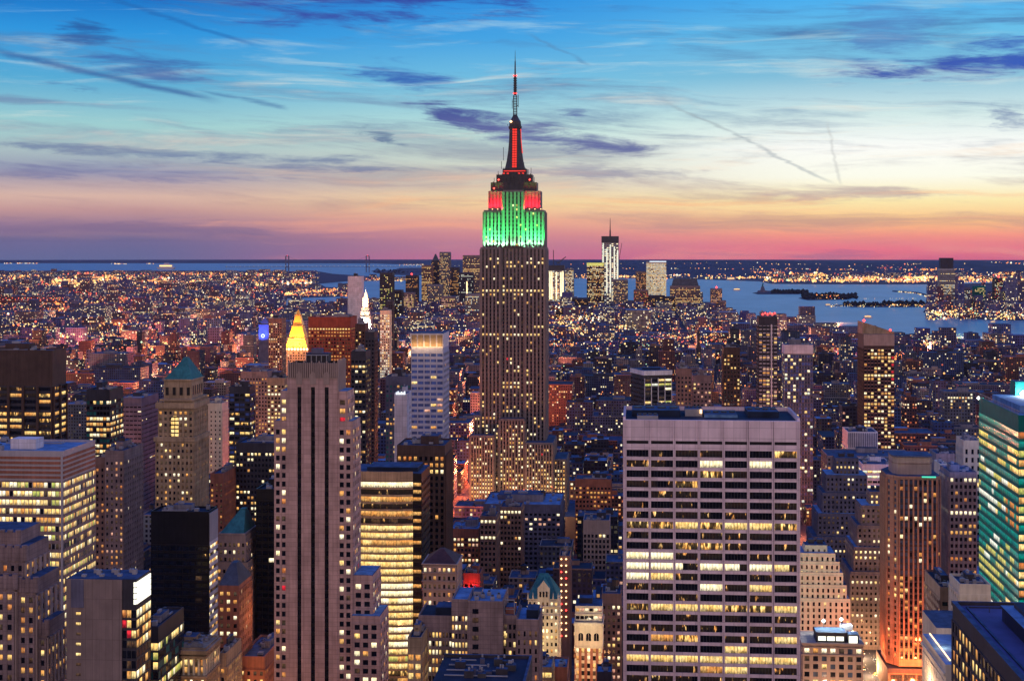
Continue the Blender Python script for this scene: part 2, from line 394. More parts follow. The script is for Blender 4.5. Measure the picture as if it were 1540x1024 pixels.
def duct_mb(x0, x1, y0, y1, z, rr):
    mb = MB(); w = x1-x0; a = x0+w*rr.uniform(.1, .3); b = x0+w*rr.uniform(.55, .9); y = y0+(y1-y0)*rr.uniform(.2, .75)
    mb.box(a, b, y, y+.7, z+.5, z+1.15, S['steel']); mb.box(b-.7, b, y+.7, min(y1-1, y+4.5), z+.5, z+1.15, S['steel']); mb.cyl(a+.5, y+.35, z+1.15, z+2.3, .28, .28, S['metal'], 8)
    return mb
def tank_mb(x, y, z, r=2., h=3.6):
    mb = MB()
    for a in (-1, 1):
        for b in (-1, 1): mb.box(x+a*r*.6-.14,x+a*r*.6+.14,y+b*r*.6-.14,y+b*r*.6+.14,z,z+3.,S['metal'])
    mb.cyl(x,y,z+3.,z+3.+h,r,r*.97,S['wood'],10); mb.cyl(x,y,z+3.+h,z+3.+h+r*.6,r*1.08,.05,S['roofd'],10,False)
    return mb
LAND = []   # (px, Y, phrase) landmarks for telling neighbours apart
def tower(name, label, cat, px0, px1, py, Y, d, wall='grey', fh=3.8, cw=3.2, wf=.6, hf=.55, pick=None, pier=True, span=True, spanm=None, top=5., roof=None, pents=1, units=3,
          n_ind=60, par=1.1, zbase=0., group=None, side=True, sidepick=None, pd=.35, fin=True, tank=False, sidem=None, em=0.):
    x0, x1 = wx(px0, Y), wx(px1, Y); z = wz(py, (px0+px1)/2, Y); y0, y1 = Y, Y+d
    T = Thing(name, label, cat, (x0+x1)/2, Y, 0, group=group); FOOT.append((x0-2, x1+2, y0-2, y1+2))
    wm = S[wall]; T.wall.box(x0,x1,y0,y1,zbase,z,wm)
    zb = max(zbase, wz(1040, (px0+px1)/2, Y)-2); zt = z-top
    nr = max(1, round((zt-zb)/fh)); zb = zt-nr*fh
    pick = pick or chooser(label)
    pm = wm if pier else None; sm = (S[spanm] if spanm else wm) if span else None
    facade(T, (x0,y0), (x1,y0), zb, zt, max(1, round((x1-x0-2*em)/cw)), nr, wf, hf, pick, pm, sm, pd=pd, em=em)
    if side:
        sp = sidepick or pick
        if x1 < 5: facade(T, (x1,y0), (x1,y1), zb, zt, max(1, round(d/cw)), nr, wf, hf, sp, pm, sm, pd=pd)
        elif x0 > -5: facade(T, (x0,y1), (x0,y0), zb, zt, max(1, round(d/cw)), nr, wf, hf, sp, pm, sm, pd=pd)
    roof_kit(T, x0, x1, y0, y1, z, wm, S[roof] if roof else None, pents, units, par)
    if tank: T.part('water_tank', tank_mb((x0+x1)/2+RU.uniform(-.25,.25)*(x1-x0), y0+d*.5, z+.1))
    T.x0, T.x1, T.y0, T.y1, T.z, T.zb, T.zt = x0, x1, y0, y1, z, zb, zt
    if fin: T.finish(n_ind)
    return T
def spot(parent, o, loc, to, energy, col, size=60, blend=.6, r=.4):
    l = bpy.data.lights.new('flood_beam', 'SPOT'); l.energy = energy; l.color = col; l.spot_size = rad(size); l.spot_blend = blend; l.shadow_soft_size = r
    ob = bpy.data.objects.new('flood_beam', l); COL.objects.link(ob); ob.parent = parent
    v = Vector(to)-Vector(loc); ob.rotation_euler = v.to_track_quat('-Z', 'Y').to_euler(); ob.location = Vector(loc)-Vector(o)
    return ob
def lamp(parent, o, loc, energy, col, r=1.):
    l = bpy.data.lights.new('glow', 'POINT'); l.energy = energy; l.color = col; l.shadow_soft_size = r
    ob = bpy.data.objects.new('glow', l); COL.objects.link(ob); ob.parent = parent; ob.location = Vector(loc)-Vector(o)
    return ob
# ------------------------------------------------------------------ the floodlit skyscraper
def skyscraper():
    Y = 1364.
    X = lambda px: wx(px, Y)
    Z = lambda py: wz(py, CX, Y)
    T = Thing('skyscraper', 'tallest art deco skyscraper, green and red floodlit crown under a red-lit mast and antenna', 'skyscraper', X(771), Y)
    FOOT.append((X(690), X(885), Y-35, Y+70))
    st, sp = S['esb'], S['esbs']
    rows_on = {438: .75, 444: .55, 457: .25, 475: .15, 492: .3, 503: .6, 519: .25, 527: .18, 545: .12, 560: .35, 578: .75, 584: .6, 592: .4, 605: .3, 612: .35, 620: .55, 628: .55, 396: .35, 402: .5, 418: .2, 389: .25}
    rr = random.Random(5)
    def pk(c, r, z):
        py = YE-(z-H)*F/dep(CX, Y)
        p = .035
        for k, v in rows_on.items():
            if abs(py-k) < 2.6: p = min(.9, v*1.25)
        if py > 636: p = .4
        if py > 700: p = .75 if py > 712 else .5
        if 440 < py < 560 and 752 < CX and c in (2, 3) and py < 500: p *= .6
        if py < 372: p = .1
        if rr.random() < .003: return 'red'
        return rr.choice(('yellow', 'yellow', 'white', 'warm')) if rr.random() < p else ('dim' if rr.random() < .04 else 'dark')
    fh = 3.62
    def block(p0, p1, pyt, pyb, yf, d, nc, wf=.46, sides=True, spm=None, pdd=.7):
        x0, x1, z0, z1 = X(p0), X(p1), max(0, Z(pyb)), Z(pyt)
        T.wall.box(x0, x1, yf, yf+d, z0, z1, st, S['roof'])
        nr = max(1, round((z1-2-z0)/fh))
        facade(T, (x0, yf), (x1, yf), z0, z1-1.6, nc, nr, wf, .58, pk, st, spm or sp, pd=pdd, sd=.3, em=.8)
        if sides:
            facade(T, (x1, yf), (x1, yf+d), z0, z1-1.6, max(2, round(d/3)), nr, wf, .58, pk, st, sp, pd=pdd, sd=.3)
            facade(T, (x0, yf+d), (x0, yf), z0, z1-1.6, max(2, round(d/3)), nr, wf, .58, lambda c, r, z: 'dark', st, sp, pd=pdd, sd=.3)
        return x0, x1, z0, z1
    # shaft: two wings and a recessed middle bay
    block(722.5, 753, 372, 668, Y, 41, 5); block(789, 820, 372, 668, Y, 41, 5); block(753, 789, 371, 640, Y+2.4, 38, 6, sides=False, spm=S['spandrel'])
    block(709.5, 745, 652, 812, Y-15, 56, 8); block(792, 833, 662, 812, Y-15, 56, 9); block(752, 790, 628, 812, Y-9, 48, 8); block(745, 752, 645, 812, Y-8, 40, 1, sides=False); block(790, 793, 645, 812, Y-8, 40, 1, sides=False)
    block(833, 852, 688, 812, Y-6, 48, 4); block(713, 724, 624, 655, Y-4, 45, 2, sides=False)
    T.finish(100)
    base = MB(); base.box(X(692), X(880), Y-30, Y+60, 0, 24, st, S['roof']); T.part('base_storeys', base)
    # green-lit tier
    T.wall = MB(); T.wins = T.wins[:0]
    block(727, 757, 316, 372, Y+2.6, 34, 5, .42, pdd=1., spm=S['dark']); block(786, 817.5, 316, 372, Y+2.6, 34, 5, .42, pdd=1., spm=S['dark']); block(756, 787, 286, 371.5, Y+1.2, 34, 5, .44, sides=True, pdd=1., spm=S['dark'])
    T.part('green_tier', T.wall); T.wall = MB()
    blk = MB()
    for a, b in ((733.5, 757.5), (785.5, 812)):
        x0, x1 = X(a), X(b); blk.box(x0, x1, Y+5.2, Y+33, Z(316), Z(287), st, S['roof'])
        for k in range(5):
            cx = x0+(k+.5)*(x1-x0)/5; blk.box(cx-.55, cx+.55, Y+4.8, Y+5.3, Z(315), Z(289), st)
            blk.box(cx-.3, cx+.3, Y+4.72, Y+4.9, Z(312), Z(291), S['dark'])
    T.part('red_tier', blk)
    T.put_windows(0)
    T.wins = T.wins[:0]
    dk = S['metal']
    for nm, a, b, t, bt, off in (('observation_deck', 737, 806.5, 274, 287, 6), ('upper_tier', 745, 799.5, 262, 275, 9), ('mast_base', 754, 790.5, 253, 263, 12)):
        m = MB(); x0, x1 = X(a), X(b); m.box(x0, x1, Y+off, Y+off+27-off, Z(bt), Z(t), dk, S['roofd'])
        n = 9
        for k in range(n):
            cx = x0+(k+.5)*(x1-x0)/n; m.box(cx-.35, cx+.35, Y+off-.5, Y+off, Z(bt), Z(t)+.8, dk)
        if nm == 'mast_base':
            m.box(x0+1, x1-1, Y+off-.62, Y+off-.5, Z(257.2), Z(255.6), EM['redrim'])
            for q in (756, 762, 779, 785): m.box(X(q-1.6), X(q+1.6), Y+off-.62, Y+off-.5, Z(261), Z(259), EM['redrim'])
        T.part(nm, m)
    cx, cy = X(771.5), Y+24
    m = MB(); prof = [(253, 29), (240, 23.5), (225, 19.5), (208, 17), (195, 16.2), (192, 15)]
    for (pa, wa), (pb, wb) in zip(prof, prof[1:]):
        ra, rb = wa*.602/2*1.06, wb*.602/2*1.06
        def oc(r): k = r*.5; return [(cx-k, cy-r), (cx+k, cy-r), (cx+r, cy-k), (cx+r, cy+k), (cx+k, cy+r), (cx-k, cy+r), (cx-r, cy+k), (cx-r, cy-k)]
        A, B = oc(ra), oc(rb)
        for i in range(8):
            j = (i+1) % 8; m.poly([(*A[i], Z(pa)), (*A[j], Z(pa)), (*B[j], Z(pb)), (*B[i], Z(pb))], dk)
    T.part('mast', m)
    m = MB()
    for k in range(16):
        zz = Z(191.5+k*3.75); py = 191.5+k*3.75
        w = [q for q in prof if q[0] >= py][-1]
        r_ = 0.602/2*1.06*(16.2+(max(0, py-195)/58)**1.6*12.8)
        m.box(cx-2., cx-.15, cy-r_-.55, cy-r_+.2, zz-1.75, zz, EM['redstrip']); m.box(cx+.15, cx+2., cy-r_-.55, cy-r_+.2, zz-1.75, zz, EM['redstrip'])
        if py < 226: m.box(cx+r_-.3, cx+r_+.4, cy-2.2, cy+1.5, zz-1.75, zz, EM['redstrip'])
    T.part('mast_window_strip', m)
    m = MB()
    for a, b, r0, r1 in ((192, 189, 5.6, 6.2), (189, 187, 6.2, 6.2), (187, 180, 5.6, 5.3), (180, 175, 5.3, 3.4), (175, 169, 3.4, 1.6)): m.cyl(cx, cy, Z(a), Z(b), r0, r1, dk, 14)
    for k in range(6): m.box(cx-6.6+k*2.4, cx-6.2+k*2.4, cy-6.3, cy-5.9, Z(187), Z(184.5), dk)
    T.part('dome', m)
    m = MB(); m.octa(cx-3.4, cy-5.6, Z(180.5), 1.3, EM['lamp']); T.part('dome_lamp', m)
    m = MB()
    for a in (-1, 1):
        for b in (-1, 1): m.box(cx+a*1.5-.25, cx+a*1.5+.25, cy+b*1.5-.25, cy+b*1.5+.25, Z(170), Z(140), dk)
    for k in range(12): zz = Z(170-k*2.5); m.box(cx-1.9, cx+1.9, cy-1.9, cy+1.9, zz, zz+.35, dk)
    m.box(cx+2.6, cx+3.1, cy-.3, cy+.3, Z(158), Z(139), dk); m.box(cx+1, cx+3, cy-.2, cy+.2, Z(156), Z(155), dk); m.box(cx-2.9, cx-2.5, cy-.3, cy+.3, Z(160), Z(146), dk); m.box(cx-2.9, cx, cy-.2, cy+.2, Z(150), Z(149.4), dk)
    m.cyl(cx, cy, Z(140), Z(110), 1.35, 1.1, dk, 8); m.cyl(cx, cy, Z(110), Z(88), .75, .55, dk, 8); m.cyl(cx, cy, Z(88), Z(71), .35, .12, dk, 6)
    for k in range(7): zz = Z(136-k*3.6); m.cyl(cx, cy, zz, zz+.8, 1.75, 1.75, dk, 8)
    T.part('antenna', m)
    m = MB()
    for py, dx_ in ((137, 0), (110, 0)): m.octa(cx-1.2, cy-1.6, Z(py), .8, EM['redlamp']); m.octa(cx+1.2, cy-1.6, Z(py), .8, EM['redlamp'])
    T.part('beacon', m)
    m = MB()
    for px, py, h in ((741, 275, 5), (747, 263, 4), (752, 253, 7), (758, 255, 3), (786, 253, 6), (793, 262, 5), (802, 274, 5), (797, 263, 7), (755, 240, 12)): m.box(X(px)-.2, X(px)+.2, Y+14, Y+14.4, Z(py), Z(py)+h, dk)
    T.part('roof_aerial', m)
    # floodlights on the ledges
    fl = MB()
    for px in (728.5, 734, 741, 748, 754, 759, 784, 789, 795, 802, 809, 815.5):
        fl.box(X(px)-.4, X(px)+.4, Y-.3, Y+.3, Z(372)+.1, Z(372)+.9, dk)
    T.part('floodlight', fl)
    gc = (.0, 1., .16)
    for px in (729, 735.5, 742, 748.5, 755, 789, 795.5, 802, 808.5, 815):
        spot(T.e, T.o, (X(px), Y-4.5, Z(372)), (X(px), Y+3., Z(332)), 100000, gc, 64, 1., .6)
        spot(T.e, T.o, (X(px), Y-.4, Z(372)+.6), (X(px), Y+3., Z(354)), 26000, (.3, 1., .45), 100, .9, .5)
    for px in (760, 771.5, 783):
        spot(T.e, T.o, (X(px), Y-5.5, Z(372)), (X(px), Y+1.4, Z(322)), 140000, gc, 50, 1., .6)
        spot(T.e, T.o, (X(px), Y-1.6, Z(372)+.6), (X(px), Y+1.2, Z(352)), 26000, (.3, 1., .45), 110, .9, .5)
        spot(T.e, T.o, (X(px), Y-6.5, Z(372)), (X(px), Y+1.4, Z(292)), 175000, gc, 22, 1., .6)
    for px in (737, 745.5, 754, 789, 798, 808): spot(T.e, T.o, (X(px), Y+.6, Z(316)+.6), (X(px), Y+5.4, Z(300)), 36000, (1., .012, .03), 100, 1., .4)
    for px in (700, 735, 770, 805, 840): lamp(T.e, T.o, (X(px), Y-44, 38), 15000, (1., .5, .2), 2)  # added warm fill hung before the base, no fixture there
    b = MB()
    for px in (740, 748, 756, 788, 796, 804, 813): b.octa(X(px), Y+3.1, Z(314.5), .55, EM['lamp'])
    T.part('ledge_lamp', b)
    b = MB()
    for px in (749, 796, 742): b.octa(X(px), Y+5.5, Z(270 if px != 742 else 283), 1., EM['redlamp'])
    T.part('warning_lamp', b)
    return T
skyscraper()

# ------------------------------------------------------------------ the white grid tower
def grid_tower():
    Y, d = 610., 42.
    px0, px1 = 937, 1203.5
    x0, x1 = wx(px0, Y), wx(px1, Y); z = wz(632, 1070, Y)
    T = Thing('office_tower', 'broad pale grid tower with seven bays of dark and lit ribbon windows, largest near tower', 'office tower', (x0+x1)/2, Y); FOOT.append((x0-4, x1+4, Y-4, Y+d+4))
    w = S['travertine']; T.wall.box(x0, x1, Y, Y+d, 0, z-.5, w)
    z0 = wz(1060, 1070, Y); fh = 74.4/4.877*Y*1.004/F; zt = wz(590+413/4.877, 1070, Y)
    nr = int((zt-z0)/fh); z0 = zt-nr*fh
    full = {9, 13, 18, 19}; semi = {1, 7, 10, 12, 15, 20}; rr = random.Random(3)
    mix = {0: (.1,.6), 1: (.35,.4), 2: (.1,.5), 3: (.1,.55), 4: (.08,.35), 5: (.0,.55), 6: (.1,.6), 7: (.75,.2), 8: (0,.6), 9: (.2,.6), 10: (.4,.3), 11: (.85,.1), 12: (.5,.35), 13: (.35,.5), 14: (0,.45), 15: (.75,.2), 16: (0,.35), 17: (.25,.55), 18: (.25,.4), 19: (.05,.6), 20: (.85,.1), 21: (.35,.4), 22: (.2,.6)}
    def pk(c, r, z_):
        k = nr-1-r; f, s = mix.get(k, (.3, .4)); q = rr.random()
        if k == 10: return 'white' if c < 2 else rr.choice(('sparse', 'dark'))
        if k == 20: return 'yellow'
        if k in (11, 15): return rr.choice(('white', 'white', 'yellow', 'patchy')) if q < .9 else 'patchy'
        if k == 7: return 'patchy' if q < .6 else 'yellow'
        if q < f: return rr.choice(('yellow', 'patchy', 'patchy', 'warm', 'white'))
        if q < f+s: return 'sparse'
        return 'dark'
    # each bay's ribbon in 1-3 panes so that single rooms differ
    def pick3(c, r, z_): return pk(c, r, z_)
    bays = 7; L = x1-x0; em = .9; pitch = (L-2*em)/bays; pw = .5; pn = MB()
    for c in range(bays+1):
        a = x0+em+c*pitch; a0, a1 = max(x0, a-pw), min(x1, a+pw)
        for (q0, q1) in ((a0, min(a-.09, a1)), (max(a+.09, a0), a1)):
            if q1-q0 > .2: pn.obox((0, Y), (1, 0), (0, -1), q0, q1, 0, .8, 0, z, w)
    sh = fh-2.75
    for r in range(nr+1):
        zz = z0+r*fh
        for c in range(bays):
            a = x0+em+c*pitch; pn.obox((0, Y), (1, 0), (0, -1), a+pw, a+pitch-pw, 0, .3, zz-sh/2, zz+sh/2, w)
    for c in range(bays):   # blank top panels and the slit under them
        a = x0+em+c*pitch; pn.obox((0, Y), (1, 0), (0, -1), a+pw+.02, a+pitch-pw-.02, 0, .28, wz(590+358/4.877, 1070, Y), z, w)
        pn.obox((0, Y), (1, 0), (0, -1), a+pw, a+pitch-pw, 0, .29, zt+sh/2-.01, wz(590+381/4.877, 1070, Y), w)
        pn.obox((0, Y), (1, 0), (0, -1), a+pw, a+pitch-pw, 0, .05, wz(590+381/4.877, 1070, Y), wz(590+358/4.877, 1070, Y), S['black'])
    T.part('facade_grid', pn)
    for c in range(bays):
        for r in range(nr):
            m0 = pk(c, r, 0); a = x0+em+c*pitch+pw; n = rr.choice((1, 2, 3)) if m0 in ('yellow', 'white', 'sparse', 'warm') and nr-1-r not in (10, 20) else 1
            ww = pitch-2*pw
            cuts = [0]+sorted(rr.choice((.25, .33, .5, .66, .75)) for _ in range(n-1))+[1]
            for i in range(n):
                if cuts[i+1]-cuts[i] < .05: continue
                mt = m0 if i == 0 else rr.choice((m0, 'sparse', 'dark', m0))
                T.wins.append((a+ww*(cuts[i]+cuts[i+1])/2, Y-.04, z0+(r+.5)*fh, ww*(cuts[i+1]-cuts[i]), fh-sh, (1, 0), LIT.get(mt, .5)+(cuts[i+1]-cuts[i]), mt))
    # window mullions
    mu = MB()
    for c in range(bays):
        for k in range(1, 7):
            a = x0+em+c*pitch+pw+(pitch-2*pw)*k/7; mu.obox((0, Y), (1, 0), (0, -1), a-.06, a+.06, .06, .2, z0, zt, S['metal'])
    T.part('mullion', mu)
    T.finish(100)
    m = MB(); m.poly([(x0+1, Y+1, z-.4), (x1-1, Y+1, z-.4), (x1-1, Y+d-1, z-.4), (x0+1, Y+d-1, z-.4)], S['roofd']); T.part('roof', m)
    m = MB(); t = 1.
    m.box(x0, x1, Y, Y+t, z-.5, z+.02, w); m.box(x0, x0+t, Y+t, Y+d-t, z-.5, z+1.2, w); m.box(x1-t, x1, Y+t, Y+d-t, z-.5, z+1.2, w); m.box(x0, x1, Y+d-t, Y+d, z-.5, z+1.2, w); T.part('parapet', m)
    for (a, b, c_, e_, h, mt) in ((.05, .33, .35, .8, 2.6, 'roofd'), (.08, .2, .1, .3, 1.5, 'steel'), (.36, .46, .4, .7, 3., 'steel'), (.47, .66, .3, .75, 1.2, 'roofl'), (.72, .9, .35, .8, 2.4, 'roofd'), (.2, .31, .82, .95, 3.2, 'bluegrey')):
        m = MB(); X0, X1, Y0, Y1 = x0+L*a, x0+L*b, Y+d*c_, Y+d*e_
        m.box(X0, X1, Y0, Y1, z-.3, z-.3+h, S[mt], S['roof'])
        for k in range(4): m.cyl(X0+(k+.5)*(X1-X0)/4, (Y0+Y1)/2, z-.3+h, z+.3+h, (X1-X0)/11, (X1-X0)/11, S['metal'], 10)
        T.part('roof_plant', m)
    m = MB()
    for k in range(24): a = x0+1+k*(L-2)/23; m.box(a-.04, a+.04, Y+d-.6, Y+d-.52, z+1.2, z+2.4, S['steel'])
    m.box(x0+1, x1-1, Y+d-.6, Y+d-.53, z+2.4, z+2.48, S['steel']); T.part('roof_railing', m)
    m = MB(); m.box(x0+L*.445, x0+L*.457, Y+d*.38, Y+d*.39, z+1., z+2.6, EM['lamp']); T.part('roof_lamp', m)
grid_tower()

# ------------------------------------------------------------------ the pink slit-window tower
def slit_tower():
    Y = 640.; X = lambda p: wx(p, Y); Z = lambda p: wz(p, 470, Y)
    T = Thing('art_deco_tower', 'slender pinkish stone tower with three long dark vertical slits and pleated crown', 'office tower', X(470), Y); FOOT.append((X(395), X(600), Y-3, Y+35))
    w = S['pink']
    xs = [432, 447.2, 453, 467.6, 473.6, 488.2, 494.2, 507.5]; d = 17.5
    T.wall.box(X(432), X(507.5), Y+.8, Y+d, 0, Z(547), w, S['roofd'])
    for a, b in zip(xs[::2], xs[1::2]): T.wall.obox((0, Y+.8), (1, 0), (0, -1), X(a), X(b), 0, .8, 0, Z(582), w)
    T.wall.obox((0, Y+.8), (1, 0), (0, -1), X(432), X(507.5), 0, .8, Z(582), Z(569), w)
    sl = MB(); rr = random.Random(8)
    for a, b in zip(xs[1::2], xs[2::2]):
        s_ = MB(); s_.poly([(X(a), Y+.7, 0), (X(b), Y+.7, 0), (X(b), Y+.7, Z(581)), (X(a), Y+.7, Z(581))], W['dark'])
        for k in range(58): zz = Z(581)-k*3.65; s_.box(X(a), X(b), Y+.45, Y+.69, zz-1.5, zz, S['black'])
        s_.box((X(a)+X(b))/2-.12, (X(a)+X(b))/2+.12, Y+.3, Y+.45, 0, Z(581), S['black']); T.part('window_slit', s_)
        ar = MB(); cx = (X(a)+X(b))/2; hw = (X(b)-X(a))*.75
        ar.poly([(cx-hw, Y-.25, Z(578)), (cx+hw, Y-.25, Z(578)), (cx+hw, Y-.25, Z(563)), (cx, Y-.25, Z(558)), (cx-hw, Y-.25, Z(563))], S['limestone'])
        ar.poly([(cx+hw, Y-.25, Z(578)), (cx+hw, Y, Z(578)), (cx+hw, Y, Z(563)), (cx+hw, Y-.25, Z(563))], S['limestone']); T.part('finial', ar)
    cr = MB(); n = 26; x0, x1 = X(433), X(507)
    cr.box(x0, x1, Y+.5, Y+d-.3, Z(569), Z(547), S['mauve'], S['roofd'])
    for k in range(n):
        a = x0+(k+.5)*(x1-x0)/n; cr.box(a-.25, a+.25, Y-.35, Y+.5, Z(568), Z(545.5)+.7*(k % 4 == 0), S['limestone'])
    for k in range(12):
        b = Y+.7+k*(d-1.4)/11; cr.box(x1, x1+.5, b-.35, b+.35, Z(590), Z(543)+.6*(k % 3 == 0), S['limestone'])
    cr.box(x0, x1, Y-.12, Y+.3, Z(569.5), Z(568), S['limestone']); T.part('crown', cr)
    pent = MB(); pent.box(X(455), X(488), Y+7, Y+14, Z(546)-.5, Z(533), S['dark'], S['roof'])
    for k in range(5): a = X(456)+k*(X(487)-X(456))/4; pent.box(a-.15, a+.15, Y+5.6, Y+5.9, Z(546), Z(536), S['steel'])
    pent.box(X(455), X(489), Y+5.5, Y+7.5, Z(536), Z(535), S['steel']); pent.box(X(462), X(478), Y+8, Y+12, Z(533), Z(526), S['bluegrey'], S['roof']); T.part('penthouse', pent)
    def pk(c, r, z):
        q = rr.random(); return rr.choice(('white', 'yellow', 'white', 'warm')) if q < .27 else ('orange' if q < .3 else 'red' if q < .31 else ('dim' if q < .36 else 'dark'))
    fh = 13.05*dep(470, Y)/F
    def wing(p0, p1, pyt, pyb, yo, dd, cols, side=0, cw=None):
        x0, x1, zt, zb = X(p0), X(p1), Z(pyt), max(0, Z(pyb))
        m = T.wall; m.box(x0, x1, Y+yo, Y+yo+dd, zb, zt, w, S['roof'])
        zb2 = max(zb, Z(1045)); nr = max(1, int((zt-zb2-3.)/fh)); zs = zt-3.-nr*fh
        if cols: facade(T, (x0, Y+yo), (x1, Y+yo), zs, zt-3., cols, nr, .62, .58, pk, w, w, pd=.3, sd=.25, em=(x1-x0)*.06)
        if side: facade(T, (x1, Y+yo), (x1, Y+yo+dd), zs, zt-3., side, nr, .5, .55, pk, w, w, pd=.25, sd=.2)
        T.part('setback_roof', roofq(x0, x1, Y+yo, Y+yo+dd, zt))
    def roofq(x0, x1, y0, y1, z):
        m = MB(); m.poly([(x0+.3, y0+.3, z+.05), (x1-.3, y0+.3, z+.05), (x1-.3, y1-.3, z+.05), (x0+.3, y1-.3, z+.05)], S['roofl']); return m
    wing(421, 432.2, 588, 640, .6, 15, 1); wing(412, 432.2, 633, 1100, .5, 20, 2)
    wing(507.4, 522, 588, 640, .7, 15, 1, 5); wing(507.4, 530, 633, 1100, .5, 18, 2, 5)
    wing(530, 560, 864, 1100, 1.0, 20, 2, 5); wing(530, 573, 922, 1100, -2.5, 21, 3, 5)
    facade(T, (X(507.6), Y+.8), (X(507.6), Y+d), Z(633), Z(592), 4, 12, .4, .6, lambda c, r, z: 'dark', S['limestone'], S['limestone'], pd=.3, sd=.2)
    T.finish(100)
slit_tower()

# ------------------------------------------------------------------ left of the slit tower
def glass_block():
    def sp(c, r, z, rr): return None
    T = tower('office_block', 'wide glass office block with glowing yellow floors and flat blue-lit roof, far left', 'office building', -60, 95, 681, 640, 39, 'alu', 3.82, 1.7, .86, .62,
      chooser(21, .78, .85, .25, ('yellow', 'yellow', 'white', 'yellow', 'green', 'warm'), ('dim', 'dark', 'dim')), spanm='mauve', top=12., roof='roofl', pents=0, units=2, n_ind=100, pier=True, pd=.2, fin=False)
    # louvred top floors
    m = MB()
    for k in range(5):
        zz = T.zt+1.+k*2.1; m.obox((0, T.y0), (1, 0), (0, -1), T.x0, T.x1, 0, .3, zz, zz+1.1, S['rust']); m.obox((T.x1, 0), (0, 1), (1, 0), T.y0, T.y1, 0, .3, zz, zz+1.1, S['rust'])
    T.part('louvre_band', m)
    m = MB(); a, b = wx(20, 655), wx(58, 655); m.box(a, b, 652, 661, T.z+.1, T.z+4.6, S['white'], S['white']); T.part('penthouse', m)
    m = MB(); m.obox((0, T.y0), (1, 0), (0, -1), T.x1-.9, T.x1, 0, .5, 0, T.z, S['alu']); T.part('corner_pier', m)
    T.finish(100)
glass_block()
def stepped_left():
    Y = 555.; rr = random.Random(14)
    T = Thing('stepped_stone_building', 'mauve stone stepped building with orange-lit windows at the bottom left corner', 'office building', wx(10, Y), Y); FOOT.append((wx(-60, Y), wx(70, Y), Y-2, Y+30))
    pk = chooser(77, .3, .7, .25, ('orange', 'warm', 'yellow', 'warm'), ('dark', 'dark', 'dim'))
    for p0, p1, pyt, yo, d, nc in ((-60, 14, 806, 8, 22, 6), (-60, 30, 826, 4, 24, 8), (14, 50, 872, 2, 24, 3), (-60, 22, 866, 0, 26, 6), (42, 64, 938, 4, 18, 2)):
        x0, x1, zt = wx(p0, Y), wx(p1, Y), wz(pyt, 10, Y); T.wall.box(x0, x1, Y+yo, Y+yo+d, 0, zt, S['mauve'], S['roof'])
        zb = wz(1045, 10, Y); nr = max(1, int((zt-zb-6)/3.82)); zs = zt-6-nr*3.82
        facade(T, (x0, Y+yo), (x1, Y+yo), zs, zt-6, nc, nr, .5, .56, pk, S['mauve'], S['mauve'], pd=.6, sd=.3)
        facade(T, (x1, Y+yo), (x1, Y+yo+d), zs, zt-6, 5, nr, .5, .56, pk, S['limestone'], S['mauve'], pd=.6, sd=.3)
        m = MB()
        for k in range(nc+1): a = x0+k*(x1-x0)/nc; m.cyl(a, Y+yo+.4, zt-5, zt+.9, 1.1, 1.1, S['mauve'], 10)
        T.part('pier_cap', m)
    T.finish(90)
stepped_left()
